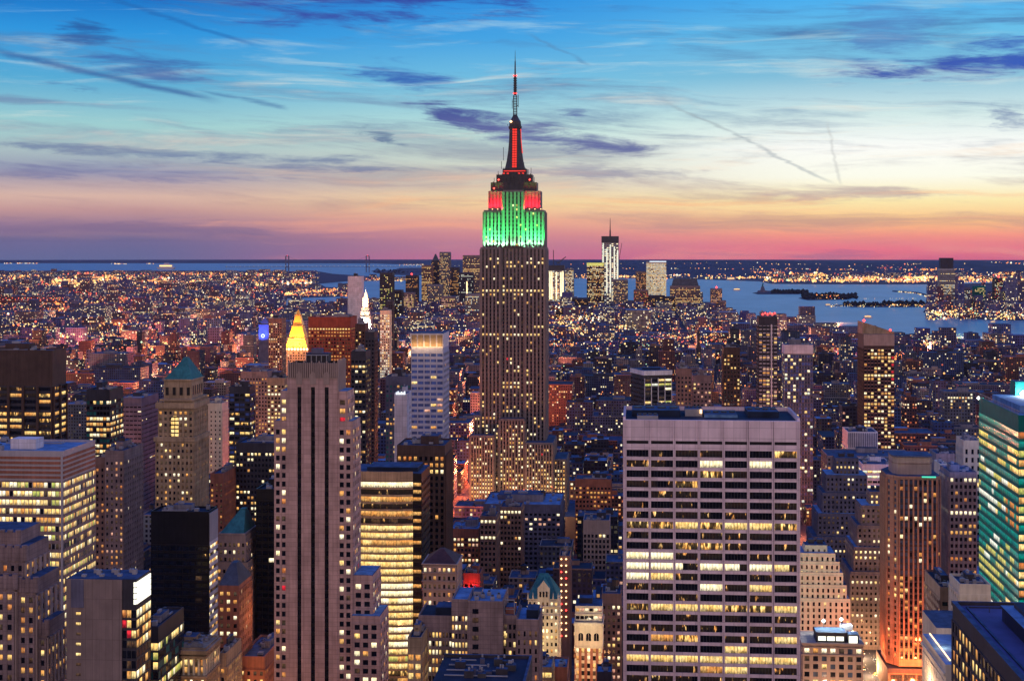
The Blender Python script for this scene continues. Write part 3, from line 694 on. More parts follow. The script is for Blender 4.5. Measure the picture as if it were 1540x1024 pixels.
def screen_building():
    Y, d = 550., 17.5; x = lambda p: wx(p, Y); zt = wz(871, 160, Y); Z = lambda p: wz(p, 160, Y)
    T = Thing('concrete_building', 'plain concrete slab building with brilliant lit glass corner and glass side', 'office building', x(160), Y); FOOT.append((x(98), x(214), Y-2, Y+d+2))
    T.wall.box(x(100), x(183), Y, Y+d, 0, zt, S['concrete'], S['roof']); T.wall.box(x(183), x(204), Y+.6, Y+d, 0, zt, S['dark'], S['roof'])
    T.wall.obox((0, Y), (1, 0), (0, -1), x(107), x(126), 0, .25, Z(914), Z(872), S['bluegrey'])
    for k in range(7):
        py = 923+k*15.3; T.wins.append((x(118), Y-.06, Z(py), 1.8, 1., (1, 0), 4, 'yellow' if k < 5 and k != 2 else 'dim'))
    pk = chooser(5, .3, .8, .4, ('orange', 'warm', 'yellow', 'red'), ('dark', 'dark', 'dim'))
    nr = 10; z1 = Z(915); z0 = z1-nr*3.8
    facade(T, (x(183), Y+.6), (x(204), Y+.6), z0, z1, 3, nr, .9, .75, pk, S['metal'], S['dark'], pd=.15, sd=.12)
    facade(T, (x(204), Y+.6), (x(204), Y+d), z0, z1, 5, nr, .9, .75, chooser(6, .5, .9, .3, ('yellow', 'white', 'warm'), ('dark',)), S['metal'], S['dark'], pd=.15, sd=.12)
    scr = MB()
    for r in range(4):
        zz = Z(908)+r*2.15
        scr.obox((x(200.5), Y+.6), (1, 0), (0, -1), 0, x(203.9)-x(200.5), 0, .3, zz, zz+1.8, EM['screen'])
        for k in range(4): scr.obox((x(204), Y+.6), (0, 1), (1, 0), .2+k*(d-1.2)/4, .2+(k+.93)*(d-1.2)/4, 0, .3, zz, zz+1.8, EM['screen'])
    T.part('lit_glass_corner', scr)
    m = MB(); m.poly([(x(101), Y+.5, zt+.1), (x(203.5), Y+.9, zt+.1), (x(203.5), Y+d-.5, zt+.1), (x(101), Y+d-.5, zt+.1)], S['roof']); T.part('roof', m)
    for k in range(9):
        m = MB(); a = x(118)+k*(x(195)-x(118))/9; b = Y+3+(k*7 % 10); m.box(a, a+1.6, b, b+1.6, zt+.1, zt+1.+.5*(k % 3), S['steel']); m.cyl(a+.8, b+.8, zt+1.6, zt+2.2, .3, .3, S['metal'], 8); T.part('roof_vent', m)
    T.finish(60)
    # low glass wing behind its right side
    tower('glass_annex', 'low dark glass annex beside the concrete slab building with lit corner', 'office building', 207, 238, 946, 590, 34, 'dark', 3.8, 2.4, .92, .78, chooser(61, .3, .8, .12, ('yellow', 'green', 'white'), ('teal', 'dark', 'dark')), pd=.1, n_ind=60, pents=1, units=4, roof='roofd')
screen_building()
def black_slab():
    T = tower('black_slab_tower', 'nearly black slab tower with a striped lit side and few lit windows', 'office tower', 227, 313, 772, 760, 17, 'black', 3.8, 3.2, .9, .6,
      chooser(9, .0, .0, .0, dark=('dark',), special=lambda c, r, z, rr: rr.choice(('warm', 'yellow', 'dim')) if c == 7 and rr.random() < .28 else ('sparse' if rr.random() < .01 else None)), top=16, pd=.06, spanm='black',
      sidepick=chooser(10, .5, .9, .35, ('yellow', 'white', 'warm'), ('dark', 'dim')), sidem='white', n_ind=80, fin=False, roof='roofd')
    m = MB(); x1 = T.x1
    for k in range(30):
        zz = T.zt-k*3.8; m.obox((x1, 0), (0, 1), (1, 0), T.y0, T.y1, 0, .45, zz-.7, zz+1.2, S['white'])
    m.obox((x1, 0), (0, 1), (1, 0), T.y0, T.y1, 0, .4, T.zt+1, T.z, S['alu']); m.obox((x1, 0), (0, 1), (1, 0), T.y0-.05, T.y0+.9, 0, .5, 0, T.z, S['black']); T.part('striped_side', m)
    T.finish(80)
black_slab()
def colonnade():
    Y, d = 620., 22.; x0, x1 = wx(258, Y), wx(308, Y); zt = wz(975, 285, Y); Z = lambda p: wz(p, 285, Y)
    T = Thing('colonnaded_building', 'tan stone classical building with a colonnade below its cornice and cluttered blue roof', 'office building', (x0+x1)/2, Y); FOOT.append((x0-1, x1+1, Y-2, Y+d+2))
    w = S['tan']; T.wall.box(x0, x1, Y+.8, Y+d, 0, zt-1, w, S['roof']); rr = random.Random(4)
    for (p, q, h) in ((977, 983, 1.6), (986, 989, .8), (1016, 1019, .8)): T.wall.box(x0-h*.7, x1+h*.7, Y-h*.5, Y+d, Z(q), Z(p), w)
    for s_ in (0, 1):
        col = MB(); L = (x1-x0) if not s_ else d-1; n = 6 if not s_ else 8
        for k in range(n+1):
            a = .6+k*(L-1.2)/n; cx, cy = (x0+a, Y+.5) if not s_ else (x1-.1, Y+.8+a); col.cyl(cx, cy, Z(1015), Z(990), .5, .42, S['cream'], 8); col.box(cx-.6, cx+.6, cy-.55, cy+.55, Z(991), Z(989.5), S['cream'])
        T.part('colonnade', col)
        p0, p1 = ((x0, Y+.8), (x1, Y+.8)) if not s_ else ((x1, Y+.8), (x1, Y+d))
        facade(T, p0, p1, Z(1013), Z(991), n, 2, .55, .8, chooser(31+s_, .3, .5, .25, ('warm', 'orange', 'yellow'), ('dark', 'dim')), None, None)
        facade(T, p0, p1, Z(1050), Z(1019), n, 2, .45, .6, chooser(33+s_, .6, .7, .3, ('white', 'warm', 'yellow'), ('dark', 'dim')), w, w, pd=.3, sd=.25)
    roof_kit(T, x0, x1, Y+.8, Y+d, zt-.9, w, S['roof'], 1, 9)
    T.finish(60)
colonnade()
def green_pyramid_tower():
    Y = 850.; x = lambda p: wx(p, Y); Z = lambda p: wz(p, 265, Y)
    T = Thing('pyramid_tower', 'tan stone tower with green copper pyramid roof and tall arched window', 'office tower', x(262), Y); FOOT.append((x(228), x(294), Y-3, Y+34))
    w = S['tan']; rr = random.Random(19)
    def bl(p0, p1, pt, pb, yo, d, nc, ns, hf=.5, wf=.5, pk=None):
        x0, x1, z0, z1 = x(p0), x(p1), max(0, Z(pb)), Z(pt); T.wall.box(x0, x1, Y+yo, Y+yo+d, z0, z1, w, S['roofd'])
        zb = max(z0, Z(790)); nr = max(1, round((z1-1-zb)/3.55)); pk = pk or chooser(int(p0*3+pt), .2, .6, .2, ('yellow', 'warm', 'white'), ('dark', 'dim'))
        facade(T, (x0, Y+yo), (x1, Y+yo), zb, z1-1, nc, nr, wf, hf, pk, w, w, pd=.5, sd=.25); facade(T, (x1, Y+yo), (x1, Y+yo+d), zb, z1-1, ns, nr, wf, hf, chooser(int(p1), .05, .4, .06, ('yellow', 'warm'), ('dark', 'dim')), w, w, pd=.5, sd=.25)
    bl(234, 291, 662, 1000, 0, 30, 9, 10); bl(237, 290, 614, 662, 1.2, 28, 7, 8)
    T.finish(90)
    for (p0, p1, pt, pb) in ((236, 291.5, 606, 614), (233, 292, 657, 664), (242, 288, 600, 603)):
        led = MB(); led.box(x(p0)-.6, x(p1)+.6, Y-.8, Y+30, Z(pb), Z(pt), w); T.part('ledge', led)
    led = MB(); led.box(x(236), x(291), Y-.35, Y+.1, Z(606)-.1, Z(606)+.25, w)
    for k in range(16): a = x(237)+k*(x(290)-x(237))/15; led.box(a-.3, a+.3, Y-.3, Y+.1, Z(606), Z(606)+1.3, w)
    T.part('balustrade', led); led = MB(); led.box(x(291)-.1, x(291)+.45, Y, Y+29, Z(606)-.1, Z(606)+.25, w)
    for k in range(14): b = Y+k*29/13; led.box(x(291)-.1, x(291)+.4, b-.35, b+.35, Z(606), Z(606)+1.3, w)
    T.part('balustrade', led)
    c_ = MB(); c_.box(x(244), x(286), Y+3, Y+26, Z(606), Z(573), w); T.part('upper_storey', c_)
    for k in range(4):
        m = MB(); a = x(249)+k*(x(281)-x(249))/3.; m.box(a-.9, a+.9, Y+2.8, Y+2.95, Z(595), Z(583), S['black']); m.cyl(a, Y+2.95, Z(583.4), Z(583.3)+.1, .9, .9, S['black'], 8); T.part('loggia_opening', m)
    for k in range(5):
        m = MB(); b = Y+6+k*4.2; m.box(x(286)+.02, x(286)+.2, b-.8, b+.8, Z(595), Z(581), S['black']); T.part('loggia_opening', m)
    m = MB(); m.box(x(243)-.3, x(287)+.3, Y+2.4, Y+26.5, Z(573), Z(571), w)
    T.part('cornice', m)
    m = MB(); m.frus((x(245), x(286), Y+3, Y+26), Z(571), (x(266), x(272), Y+12, Y+17), Z(541), S['teal']); m.box(x(266), x(272), Y+12, Y+17, Z(541), Z(540), S['teal']); T.part('pyramid_roof', m)
    m = MB(); cx = x(262.5); r_ = 2.2
    pts = [(cx-r_, Y-.05, Z(656)), (cx+r_, Y-.05, Z(656)), (cx+r_, Y-.05, Z(631))]+[(cx+r_*math.cos(t*math.pi/8), Y+.58, Z(631)+r_*math.sin(t*math.pi/8)) for t in range(1, 8)]+[(cx-r_, Y-.05, Z(631))]
    pts = [(a, Y+.58, c) for a, b, c in pts]; m.poly(pts, W['yellow'])
    for k in range(5): m.box(cx-r_, cx+r_, Y+.4, Y+.56, Z(652-k*6), Z(652-k*6)+.7, S['metal'])
    m.box(cx-.2, cx+.2, Y+.4, Y+.55, Z(656), Z(626), S['metal']); T.part('arched_window', m)
green_pyramid_tower()
def teal_roof_tower():
    Y = 790.; x = lambda p: wx(p, Y); Z = lambda p: wz(p, 355, Y)
    T = Thing('teal_roofed_tower', 'beige tower with teal pyramid cap and braced lit side behind the black slab', 'office tower', x(352), Y); FOOT.append((x(326), x(374), Y-2, Y+34))
    w = S['limestone']
    for p0, p1, pt, yo, d in ((326, 372, 845, 0, 32), (328, 368, 806, 1.5, 29)):
        x0, x1, zt = x(p0), x(p1), Z(pt); T.wall.box(x0, x1, Y+yo, Y+yo+d, 0, zt, w, S['roofd']); zb = Z(1040); nr = int((zt-zb-3)/3.9); zs = zt-3-nr*3.9
        facade(T, (x0, Y+yo), (x1, Y+yo), zs, zt-3, 6, nr, .5, .5, chooser(41+int(pt), .25, .7, .15, ('white', 'yellow', 'warm'), ('dark', 'dim')), w, w, sd=.25)
        facade(T, (x1, Y+yo), (x1, Y+yo+d), zs, zt-3, 6, nr, .4, .5, chooser(43, .1, .5, .12, ('white', 'warm'), ('dark',)), w, w, sd=.25)
    T.finish(70)
    m = MB(); m.box(x(328)-.5, x(366)+.5, Y+2, Y+28, Z(806), Z(803), w); m.frus((x(329), x(365), Y+2.5, Y+27), Z(803), (x(352), x(360), Y+12, Y+17), Z(772), S['teal']); m.box(x(352), x(360), Y+12, Y+17, Z(772), Z(770.5), S['teal']); T.part('pyramid_cap', m)
    m = MB()
    for k in range(5):
        z0 = Z(1000)+k*17; 
        for s_ in (0, 1):
            a, b = (Y+20, Y+29) if s_ == k % 2 else (Y+29, Y+20); X_ = x(372)+.7
            m.poly([(X_, a-.4, z0), (X_, a+.4, z0), (X_, b+.4, z0+15), (X_, b-.4, z0+15)], S['cream'])
    T.part('brace', m)
    for k, zz in enumerate((Z(880), Z(925), Z(970))): lamp(T.e, T.o, (x(372)+4, Y+24, zz), 7000, (1., .5, .18), .8)
    Y2 = 695.; x = lambda p: wx(p, Y2); Z = lambda p: wz(p, 345, Y2)
    tw = tower('hipped_brick_tower', 'brown brick tower with dark hipped roof in front of the teal-capped tower', 'office building', 328.5, 359, 880, Y2, 24, 'rust', 3.75, 3.1, .48, .5, chooser(45, .2, .5, .12, ('white', 'warm'), ('dark', 'dim')), top=2, pents=0, units=0, par=0, fin=False)
    m = MB(); m.frus((tw.x0, tw.x1, Y2, Y2+24), tw.z, (tw.x0+3.5, tw.x1-3.5, Y2+9, Y2+15), Z(852), S['slate']); tw.part('hipped_roof', m); tw.finish(40)
    lamp(tw.e, tw.o, (tw.x1+8, Y2+14, wz(1000, 360, Y2)), 40000, (1., .42, .14), 1.5); lamp(tw.e, tw.o, (tw.x1+9, Y2+20, wz(935, 360, Y2)), 6000, (1., .42, .14), 1.5)
    tower('brick_wing', 'orange-lit brick building stepping down below the hipped brick tower', 'office building', 360, 398, 990, 700, 40, 'rust', 3.75, 3., .45, .5, chooser(47, .2, .5, .2, ('warm', 'yellow'), ('dark', 'dim')), n_ind=30)
    tower('brick_wing', 'small yellow-lit building squeezed between the colonnaded building and the hipped brick tower', 'office building', 330, 340, 985, 655, 26, 'tan', 3.75, 3., .45, .5, chooser(48, .3, .7, .3, ('warm', 'yellow'), ('dark', 'dim')), n_ind=20)
teal_roof_tower()
tower('columned_tower', 'dark brown tower with thick vertical piers and bright yellow floors, upper left edge', 'office tower', -30, 79, 529, 900, 22, 'darkbrown', 3.85, 9.5, .82, .55,
      chooser(51, .45, .85, .22, ('patchy', 'yellow', 'warm', 'sparse'), ('dark', 'dark', 'sparse')), top=21, spanm='dark', n_ind=70, pd=1.2)
tower('glass_tower', 'small dark glass tower with yellow-lit upper floors behind the mauve building', 'office tower', 130, 165, 588, 1000, 27, 'dark', 3.7, 2.4, .85, .6, chooser(52, .4, .8, .18, ('yellow', 'white', 'warm'), ('dark', 'teal')), top=6, pd=.12, n_ind=60)
tower('flat_roofed_block', 'pale blue-roofed low block just right of the small dark glass tower', 'office building', 176, 213, 600, 1250, 45, 'bluegrey', 3.8, 3.5, .8, .3, chooser(53, .1, .5, .03), roof='roofl', n_ind=15)
tower('mauve_building', 'mauve corner building with red-lit front and blank pale side wall', 'apartment building', 158, 186, 680, 900, 36, 'mauve', 3.6, 3.2, .4, .5, chooser(54, .2, .6, .22, ('orange', 'warm', 'pink'), ('dark', 'dim')), sidepick=chooser(55, 0, 0, .03), n_ind=50, tank=True)
tower('dark_building', 'narrow dark building left of the mauve corner building', 'apartment building', 143, 158, 690, 905, 30, 'brown', 3.6, 3., .4, .5, chooser(56, .2, .5, .1, ('orange', 'warm')), n_ind=20)
tower('pale_lit_building', 'low building with brightly washed pale yellow wall right of green pyramid tower', 'building', 308, 334, 608, 1330, 20, 'cream', 4., 4., .3, .4, chooser(57, 0, 0, .1), n_ind=8)
tower('office_slab', 'dark glass slab with pale edge and yellow windows between green pyramid and slit towers', 'office tower', 345, 376, 583, 1180, 16, 'dark', 3.8, 4., .85, .55, chooser(58, .35, .7, .15, ('yellow', 'patchy', 'white'), ('dark', 'blue')), n_ind=50, top=4)
tower('brick_apartment_block', 'orange-lit red brick block right below the green pyramid tower', 'apartment building', 316, 336, 714, 980, 36, 'rust', 3.5, 2.6, .45, .5, chooser(59, .2, .5, .2, ('warm', 'orange'), ('dark', 'dim')), n_ind=40)
tower('dark_office_building', 'dark broad building with rows of yellow windows left of slit tower', 'office building', 355, 420, 668, 1010, 30, 'dark', 3.7, 2.6, .6, .5, chooser(60, .4, .6, .12, ('yellow', 'white', 'warm')), n_ind=60)
tower('black_building', 'unlit black building against the left side of the slit-window tower', 'office building', 385, 413, 738, 800, 30, 'black', 3.8, 3., .8, .6, chooser(61, 0, 0, .01), n_ind=5, units=1, roof='roofd')
tower('arcaded_building', 'dim ornate building with orange upper windows beyond dark broad building', 'office building', 362, 402, 560, 1500, 40, 'mauve', 3.8, 3., .5, .5, chooser(62, .2, .6, .2, ('warm', 'orange')), n_ind=15)
tower('residential_tower', 'brown brick apartment tower with bright window column left of gold pyramid', 'apartment building', 404, 424, 480, 1900, 22, 'brown', 3.2, 3., .5, .5, chooser(63, .3, .6, .3, ('yellow', 'white', 'warm')), n_ind=30)
tower('lit_residential_block', 'white-lit apartment block just left of the slit tower crown', 'apartment building', 402, 428, 570, 1300, 25, 'tan', 3.4, 3., .6, .55, chooser(64, .5, .8, .45, ('white', 'yellow')), n_ind=40)

# ------------------------------------------------------------------ between the slit tower and the skyscraper
def curved_tower():
    Y = 780.; x = lambda p: wx(p, Y); zt = wz(712, 590, Y); rr = random.Random(23)
    T = Thing('curved_glass_tower', 'glowing golden glass tower with curved lit front and black flank behind slit tower', 'office tower', x(590), Y); FOOT.append((x(535), x(635), Y-3, Y+36))
    pts = [(x(526), Y+2.), (x(545), Y+.6), (x(572), Y), (x(598), Y+.4), (x(620), Y+2.2), (x(633), Y+2.2), (x(633), Y+34), (x(526), Y+34)]
    T.wall.prism(pts, 0, zt, S['black'], S['roof'])
    fh = 10.9*dep(590, Y)/F; nr = 31
    def pk(c, r, z):
        k = nr-1-r
        if k == 0: return rr.choice(('warm', 'sparse', 'white', 'yellow'))
        if k in (1, 3, 5): return rr.choice(('dark', 'sparse', 'dim'))
        if k > 22: return rr.choice(('yellow', 'patchy', 'dim', 'green', 'warm'))
        if k > 18: return rr.choice(('yellow', 'patchy', 'white'))
        return rr.choice(('yellow', 'yellow', 'white', 'yellow', 'warm'))
    z1 = zt-4.; z0 = z1-nr*fh; bandm = {}
    def pkrow(c, r, z):
        if r not in bandm: bandm[r] = pk(0, r, z)
        return bandm[r] if rr.random() < .93 else pk(c, r, z)
    for a, b, n in ((0, 1, 1), (1, 2, 2), (2, 3, 2), (3, 4, 2)): facade(T, pts[a], pts[b], z0, z1, n, nr, .99, .72, pkrow, None, S['tan'], sd=.3)
    facade(T, pts[4], pts[5], z0, z1, 1, nr, .9, .5, lambda c, r, z: 'warm' if (r % 2 == 0 or rr.random() < .4) and r > 3 else 'dark', None, S['black'], sd=.15)
    facade(T, (x(633), Y+2.2), (x(633), Y+34), z0, z1, 6, nr, .9, .5, lambda c, r, z: 'dark', S['black'], S['black'], pd=.2, sd=.15)
    m = MB()
    for a, b in ((0, 1), (1, 2), (2, 3), (3, 4)):
        p, q = pts[a], pts[b]; L = math.hypot(q[0]-p[0], q[1]-p[1]); d = ((q[0]-p[0])/L, (q[1]-p[1])/L); m.obox(p, d, (d[1], -d[0]), 0, L, 0, .5, z1+.2, zt+1., S['tan'])
    T.part('parapet', m)
    m = MB(); m.box(x(548), x(625), Y+8, Y+28, zt, zt+2.2, S['roofd'], S['roof']); T.part('penthouse', m)
    T.finish(100)
curved_tower()
T_ = tower('setback_tower', 'dark pier-fronted tower with one bright window row behind curved golden tower', 'office tower', 597, 669, 672, 900, 34, 'darkbrown', 3.9, 3.1, .55, .6,
      chooser(71, 0, 0, .08, ('yellow', 'warm'), special=lambda c, r, z, rr: rr.choice(('white', 'yellow')) if abs(z-wz(708, 633, 900)) < 2 else (rr.choice(('warm', 'orange')) if abs(z-wz(692, 633, 900)) < 5 and rr.random() < .6 else None)), top=5, roof='roof', n_ind=80, pd=.8, pents=1, units=6)
def blue_striped():
    T = tower('striped_tower', 'pale blue-white striped apartment tower with flared tan-lit crown panels left of skyscraper', 'apartment tower', 618.5, 666.5, 523, 1000, 30, 'paleblue', 3.72, 4.1, .84, .5,
      chooser(72, .12, .55, .1, ('pink', 'warm', 'yellow', 'pink'), ('blue',)), spanm='paleblue', top=3, n_ind=100, pents=0, units=0, par=0, sidepick=chooser(1, 0, 0, .02, dark=('steel',)), fin=False)
    m = MB(); z0, z1 = T.z, wz(499, 642, 1000); m.frus((T.x0, T.x1, T.y0, T.y1), z0, (T.x0-.8, T.x1+.3, T.y0-1.6, T.y1), z1-1, S['white'], S['roof'])
    T.part('flared_crown', m)
    n = 5
    for k in range(n):
        m = MB(); a, b = T.x0+(k+.12)*(T.x1-T.x0)/n, T.x0+(k+.88)*(T.x1-T.x0)/n
        m.poly([(a, T.y0-.3, z0+.8), (b, T.y0-.3, z0+.8), (b+.1, T.y0-1.75, z1-2), (a-.1, T.y0-1.75, z1-2)], S['tan']); T.part('crown_panel', m)
        lamp(T.e, T.o, ((a+b)/2, T.y0-3.2, z0+1), 700, (1., .6, .25), .6)
    T.finish(100)
blue_striped()
T_ = tower('white_slab_building', 'blank white slab with a small glowing blue-white sign at its top', 'building', 593, 612, 594, 1040, 26, 'white', 3.7, 3.4, .25, .5, lambda c, r, z: 'dark' if c > 2 else None, top=8, pier=False, span=False, n_ind=12, fin=False)
m = MB()
for k, h in enumerate((1., 1.5, .9, 1.3, 1., 1.5)): a = T_.x0+1.2+k*1.15; m.box(a, a+.8, T_.y0-.6, T_.y0-.3, T_.z+.4, T_.z+.6+h*1.4, EM['sign'])
T_.part('roof_sign', m); T_.finish(12)
tower('teal_glass_building', 'dim blue-grey building with yellow and teal windows behind the white slab', 'office building', 580, 618, 568, 1150, 26, 'bluegrey', 3.6, 3., .6, .5, chooser(73, .2, .7, .15, ('yellow', 'warm'), ('teal', 'steel')), n_ind=40)
tower('dark_narrow_tower', 'tallest dark slim tower with sparse lights in front of white-lit spire', 'apartment tower', 549, 563, 501, 1250, 16, 'dark', 3.4, 3., .6, .5, chooser(74, 0, 0, .1, ('warm', 'orange', 'pink')), n_ind=20)
tower('dark_narrow_tower', 'dark slim tower with a yellow-lit upper edge right of the red-brown block', 'apartment tower', 534, 549, 489, 1300, 16, 'darkbrown', 3.4, 3., .5, .5, chooser(75, .1, .5, .18, ('yellow', 'warm')), n_ind=25)
tower('lit_office_building', 'dark office block with scattered yellow windows right of slit tower crown', 'office building', 528, 550, 530, 1100, 20, 'dark', 3.7, 2.8, .7, .5, chooser(76, .4, .6, .2, ('yellow', 'warm', 'white')), n_ind=50)
tower('red_brown_tower', 'broad red-brown block with orange-glowing top floors behind the slit tower', 'office tower', 463.5, 527, 478, 1700, 40, 'redbrown', 3.9, 3.2, .6, .5, chooser(77, .35, .8, .2, ('warm', 'orange', 'orange'), ('dark', 'dim', 'dim'), special=lambda c, r, z, rr: 'yellow' if z > wz(496, 495, 1700) and rr.random() < .9 else None), top=11, n_ind=100)
lamp(bpy.context.scene.objects['red_brown_tower'], (wx(495, 1700), 1700, 0), (wx(485, 1680), 1660, 190), 22000, (1., .3, .12), 6)
def gold_pyramid():
    Y = 2100.; x = lambda p: wx(p, Y); Z = lambda p: wz(p, 445, Y)
    T = Thing('gold_pyramid_tower', 'tower topped with a brilliant floodlit gold pyramid spire', 'office tower', x(444), Y); FOOT.append((x(420), x(468), Y-4, Y+40))
    T.wall.box(x(424), x(463), Y, Y+36, 0, Z(527), S['limestone'], S['roof'])
    facade(T, (x(424), Y), (x(463), Y), Z(600), Z(529), 10, 18, .5, .5, chooser(81, .2, .5, .15), S['limestone'], S['limestone']); T.finish(20)
    cx, cy = x(444.5), Y+18
    m = MB(); h = (x(461.5)-x(427.5))/2
    for (pa, wa), (pb, wb) in zip([(526, 1.), (510, .72), (490, .43), (474, .2), (470, .12)], [(510, .72), (490, .43), (474, .2), (470, .12), (466, .02)]):
        m.frus((cx-h*wa, cx+h*wa, cy-h*wa, cy+h*wa), Z(pa), (cx-h*wb, cx+h*wb, cy-h*wb, cy+h*wb), Z(pb), S['gold'])
    T.part('gold_pyramid', m)
    for wa, pa in ((1.02, 526), (.74, 510), (.46, 491), (.24, 475)):
        m = MB(); m.box(cx-h*wa-.5, cx+h*wa+.5, cy-h*wa-.5, cy+h*wa+.5, Z(pa)-.6, Z(pa)+1.1, S['brown']); T.part('roof_band', m)
    for k in range(7): m = MB(); a = cx+(k-3)*h*.26; m.box(a-.5, a+.5, cy-h*.9, cy-h*.86+.4, Z(522), Z(517), S['dark']); T.part('dormer', m)
    m = MB()
    for k in range(9): a = x(425.5)+k*(x(462)-x(425.5))/8; m.octa(a, Y-1, Z(525), 2.3, EM['lamp'])
    T.part('ledge_lamp', m)
    for dx_ in (-1, -.33, .33, 1): spot(T.e, T.o, (cx+dx_*h, cy-h-9, Z(526)+1), (cx+dx_*h*.3, cy-4, Z(496)), 300000, (1., .40, .05), 90, .8, 1.5)
gold_pyramid()
lamp(bpy.context.scene.objects['gold_pyramid_tower'], (wx(444, 2100), 2100, 0), (wx(444, 2100), 2070, wz(520, 444, 2100)), 100000, (1., .35, .08), 3)
def white_spire():
    Y = 2300.; x = lambda p: wx(p, Y); Z = lambda p: wz(p, 548, Y)
    T = Thing('clock_tower', 'brilliant white-lit tower with steep pyramid and yellow lantern', 'tower', x(548), Y); FOOT.append((x(534), x(564), Y-3, Y+30))
    w = S['white']; T.wall.box(x(537), x(562), Y, Y+24, 0, Z(503), w); facade(T, (x(537), Y), (x(562), Y), Z(560), Z(506), 6, 12, .4, .5, chooser(82, .2, .5, .2), w, w); T.finish(10)
    cx, cy = x(548), Y+12; u = x(549)-x(548)
    m = MB(); m.frus((cx-11.5*u, cx+11.5*u, cy-11, cy+11), Z(502), (cx-5.5*u, cx+5.5*u, cy-5, cy+5), Z(464), S['limestone'])
    for wa, pa in ((11.9, 502), (10., 491), (7.6, 477)): m.box(cx-wa*u, cx+wa*u, cy-wa-.6, cy+wa, Z(pa)-.8, Z(pa)+.8, S['brown'])
    for k in range(5):
        for r in range(4): a = cx+(k-2)*(4.2-r*.6)*u; m.box(a-.7, a+.7, cy-11+r*1.6-1, cy-10.4+r*1.6, Z(497-r*9), Z(493-r*9), S['dark'])
    T.part('pyramid_roof', m)
    m = MB(); m.box(cx-4.2*u, cx+4.2*u, cy-4, cy+4, Z(464), Z(448), S['limestone'])
    for k in (-1, 1): m.box(cx+k*2*u-.8, cx+k*2*u+.8, cy-4.3, cy-3.9, Z(461), Z(452), S['limestone'])
    T.part('belfry', m)
    m = MB(); m.cyl(cx, cy, Z(448), Z(441), 2.9*u, 1.6*u, EM['lamp'], 8); m.cyl(cx, cy, Z(441), Z(434), 1.2*u, .2, w, 8); T.part('lantern', m)
    for dx_ in (-1, 1): spot(T.e, T.o, (cx+dx_*8, cy-30, Z(503)), (cx+dx_*2, cy-6, Z(475)), 700000, (1., .80, .58), 80, .8, 1.5)
    lamp(T.e, T.o, (cx, cy-14, Z(452)), 60000, (1., .75, .4), 1)
white_spire()
tower('pale_slab_tower', 'plain pale slab tower standing alone before the left water', 'apartment tower', 523, 543.5, 416.5, 2800, 24, 'white', 3.6, 3., .15, .3, chooser(83, 0, 0, .02), n_ind=5, top=6)
tower('floodlit_stone_tower', 'narrow yellow-washed stone tower right of the white-lit spire', 'office tower', 571.5, 586, 468, 2250, 18, 'cream', 4., 3., .55, .6, chooser(84, .5, .8, .4, ('yellow', 'pale', 'white')), n_ind=40)
tower('slim_dark_tower', 'thin dark tower rising behind the yellow-washed stone tower', 'apartment tower', 581, 590.5, 454, 2450, 14, 'dark', 3.4, 3., .6, .5, chooser(85, .05, .4, .06), n_ind=12)
def blue_clock():
    Y = 2500.; x = lambda p: wx(p, Y); Z = lambda p: wz(p, 397, Y)
    T = Thing('clock_tower', 'distant blue-lit clock tower with a glowing round clock face', 'tower', x(397), Y); FOOT.append((x(386), x(408), Y-3, Y+26))
    T.wall.box(x(389), x(405), Y, Y+18, 0, Z(488), S['bluegrey']); T.finish(0)
    m = MB(); m.frus((x(390), x(404), Y+1, Y+17), Z(488), (x(396), x(398), Y+8, Y+10), Z(478), S['bluegrey']); T.part('spire', m)
    m = MB(); cx = x(395.5); r0 = 3.2
    for k in range(16):
        a, b = k*math.pi/8, (k+1)*math.pi/8
        m.poly([(cx+r0*.55*math.cos(a), Y-.4, Z(505)+r0*.55*math.sin(a)), (cx+r0*math.cos(a), Y-.4, Z(505)+r0*math.sin(a)), (cx+r0*math.cos(b), Y-.4, Z(505)+r0*math.sin(b)), (cx+r0*.55*math.cos(b), Y-.4, Z(505)+r0*.55*math.sin(b))], EM['sign'])
    T.part('clock_face', m)
    spot(T.e, T.o, (cx, Y-30, Z(512)), (cx, Y, Z(495)), 500000, (.08, .15, 1.), 70, .8, 1)
blue_clock()
# ------------------------------------------------------------------ right of the skyscraper
def white_framed():
    Y = 1000.; a0, a1 = wx(949.5, Y), wx(1009.7, Y); z = wz(556, 980, Y)
    T = Thing('white_framed_building', 'dark glass building with tall white fins and pale roof rim behind the grid tower', 'office building', a0, Y, rot=0); FOOT.append((a0-2, a1+2, Y-12, Y+34))
    c, e = (wx(969, Y-9), Y-9), (wx(1009.7, Y-2), Y-2); b = (wx(949.5, Y+15), Y+15); f = (c[0]+0, 0)
    dd = (e[0]+b[0]-c[0], e[1]+b[1]-c[1]); T.wall.prism([c, e, dd, b], 0, z-3, S['dark'], S['roof'])
    facade(T, c, e, wz(640, 990, Y), z-5, 4, 11, .92, .55, chooser(91, .35, .8, .15, ('green', 'yellow', 'white'), ('dark', 'dark', 'dim'), special=lambda q, r, z_, rr: rr.choice(('pale', 'green')) if r == 9 else None), S['white'], S['dark'], pd=.9)
    facade(T, b, c, wz(640, 960, Y), z-5, 5, 11, .9, .3, lambda *k: 'dark', S['dark'], S['dark'])
    T.finish(40)
    m = MB(); m.prism([(c[0]-.3, c[1]-1), (e[0]+.6, e[1]-.6), (dd[0]+.3, dd[1]+.5), (b[0]-.8, b[1])], z-3, z, S['white'], S['roof']); T.part('roof_rim', m)
    m = MB(); cx, cy = (c[0]+dd[0])/2, (c[1]+dd[1])/2; m.box(cx-6, cx+6, cy-5, cy+5, z+.05, z+1.2, S['roofd'], S['roof']); T.part('penthouse', m)
white_framed()
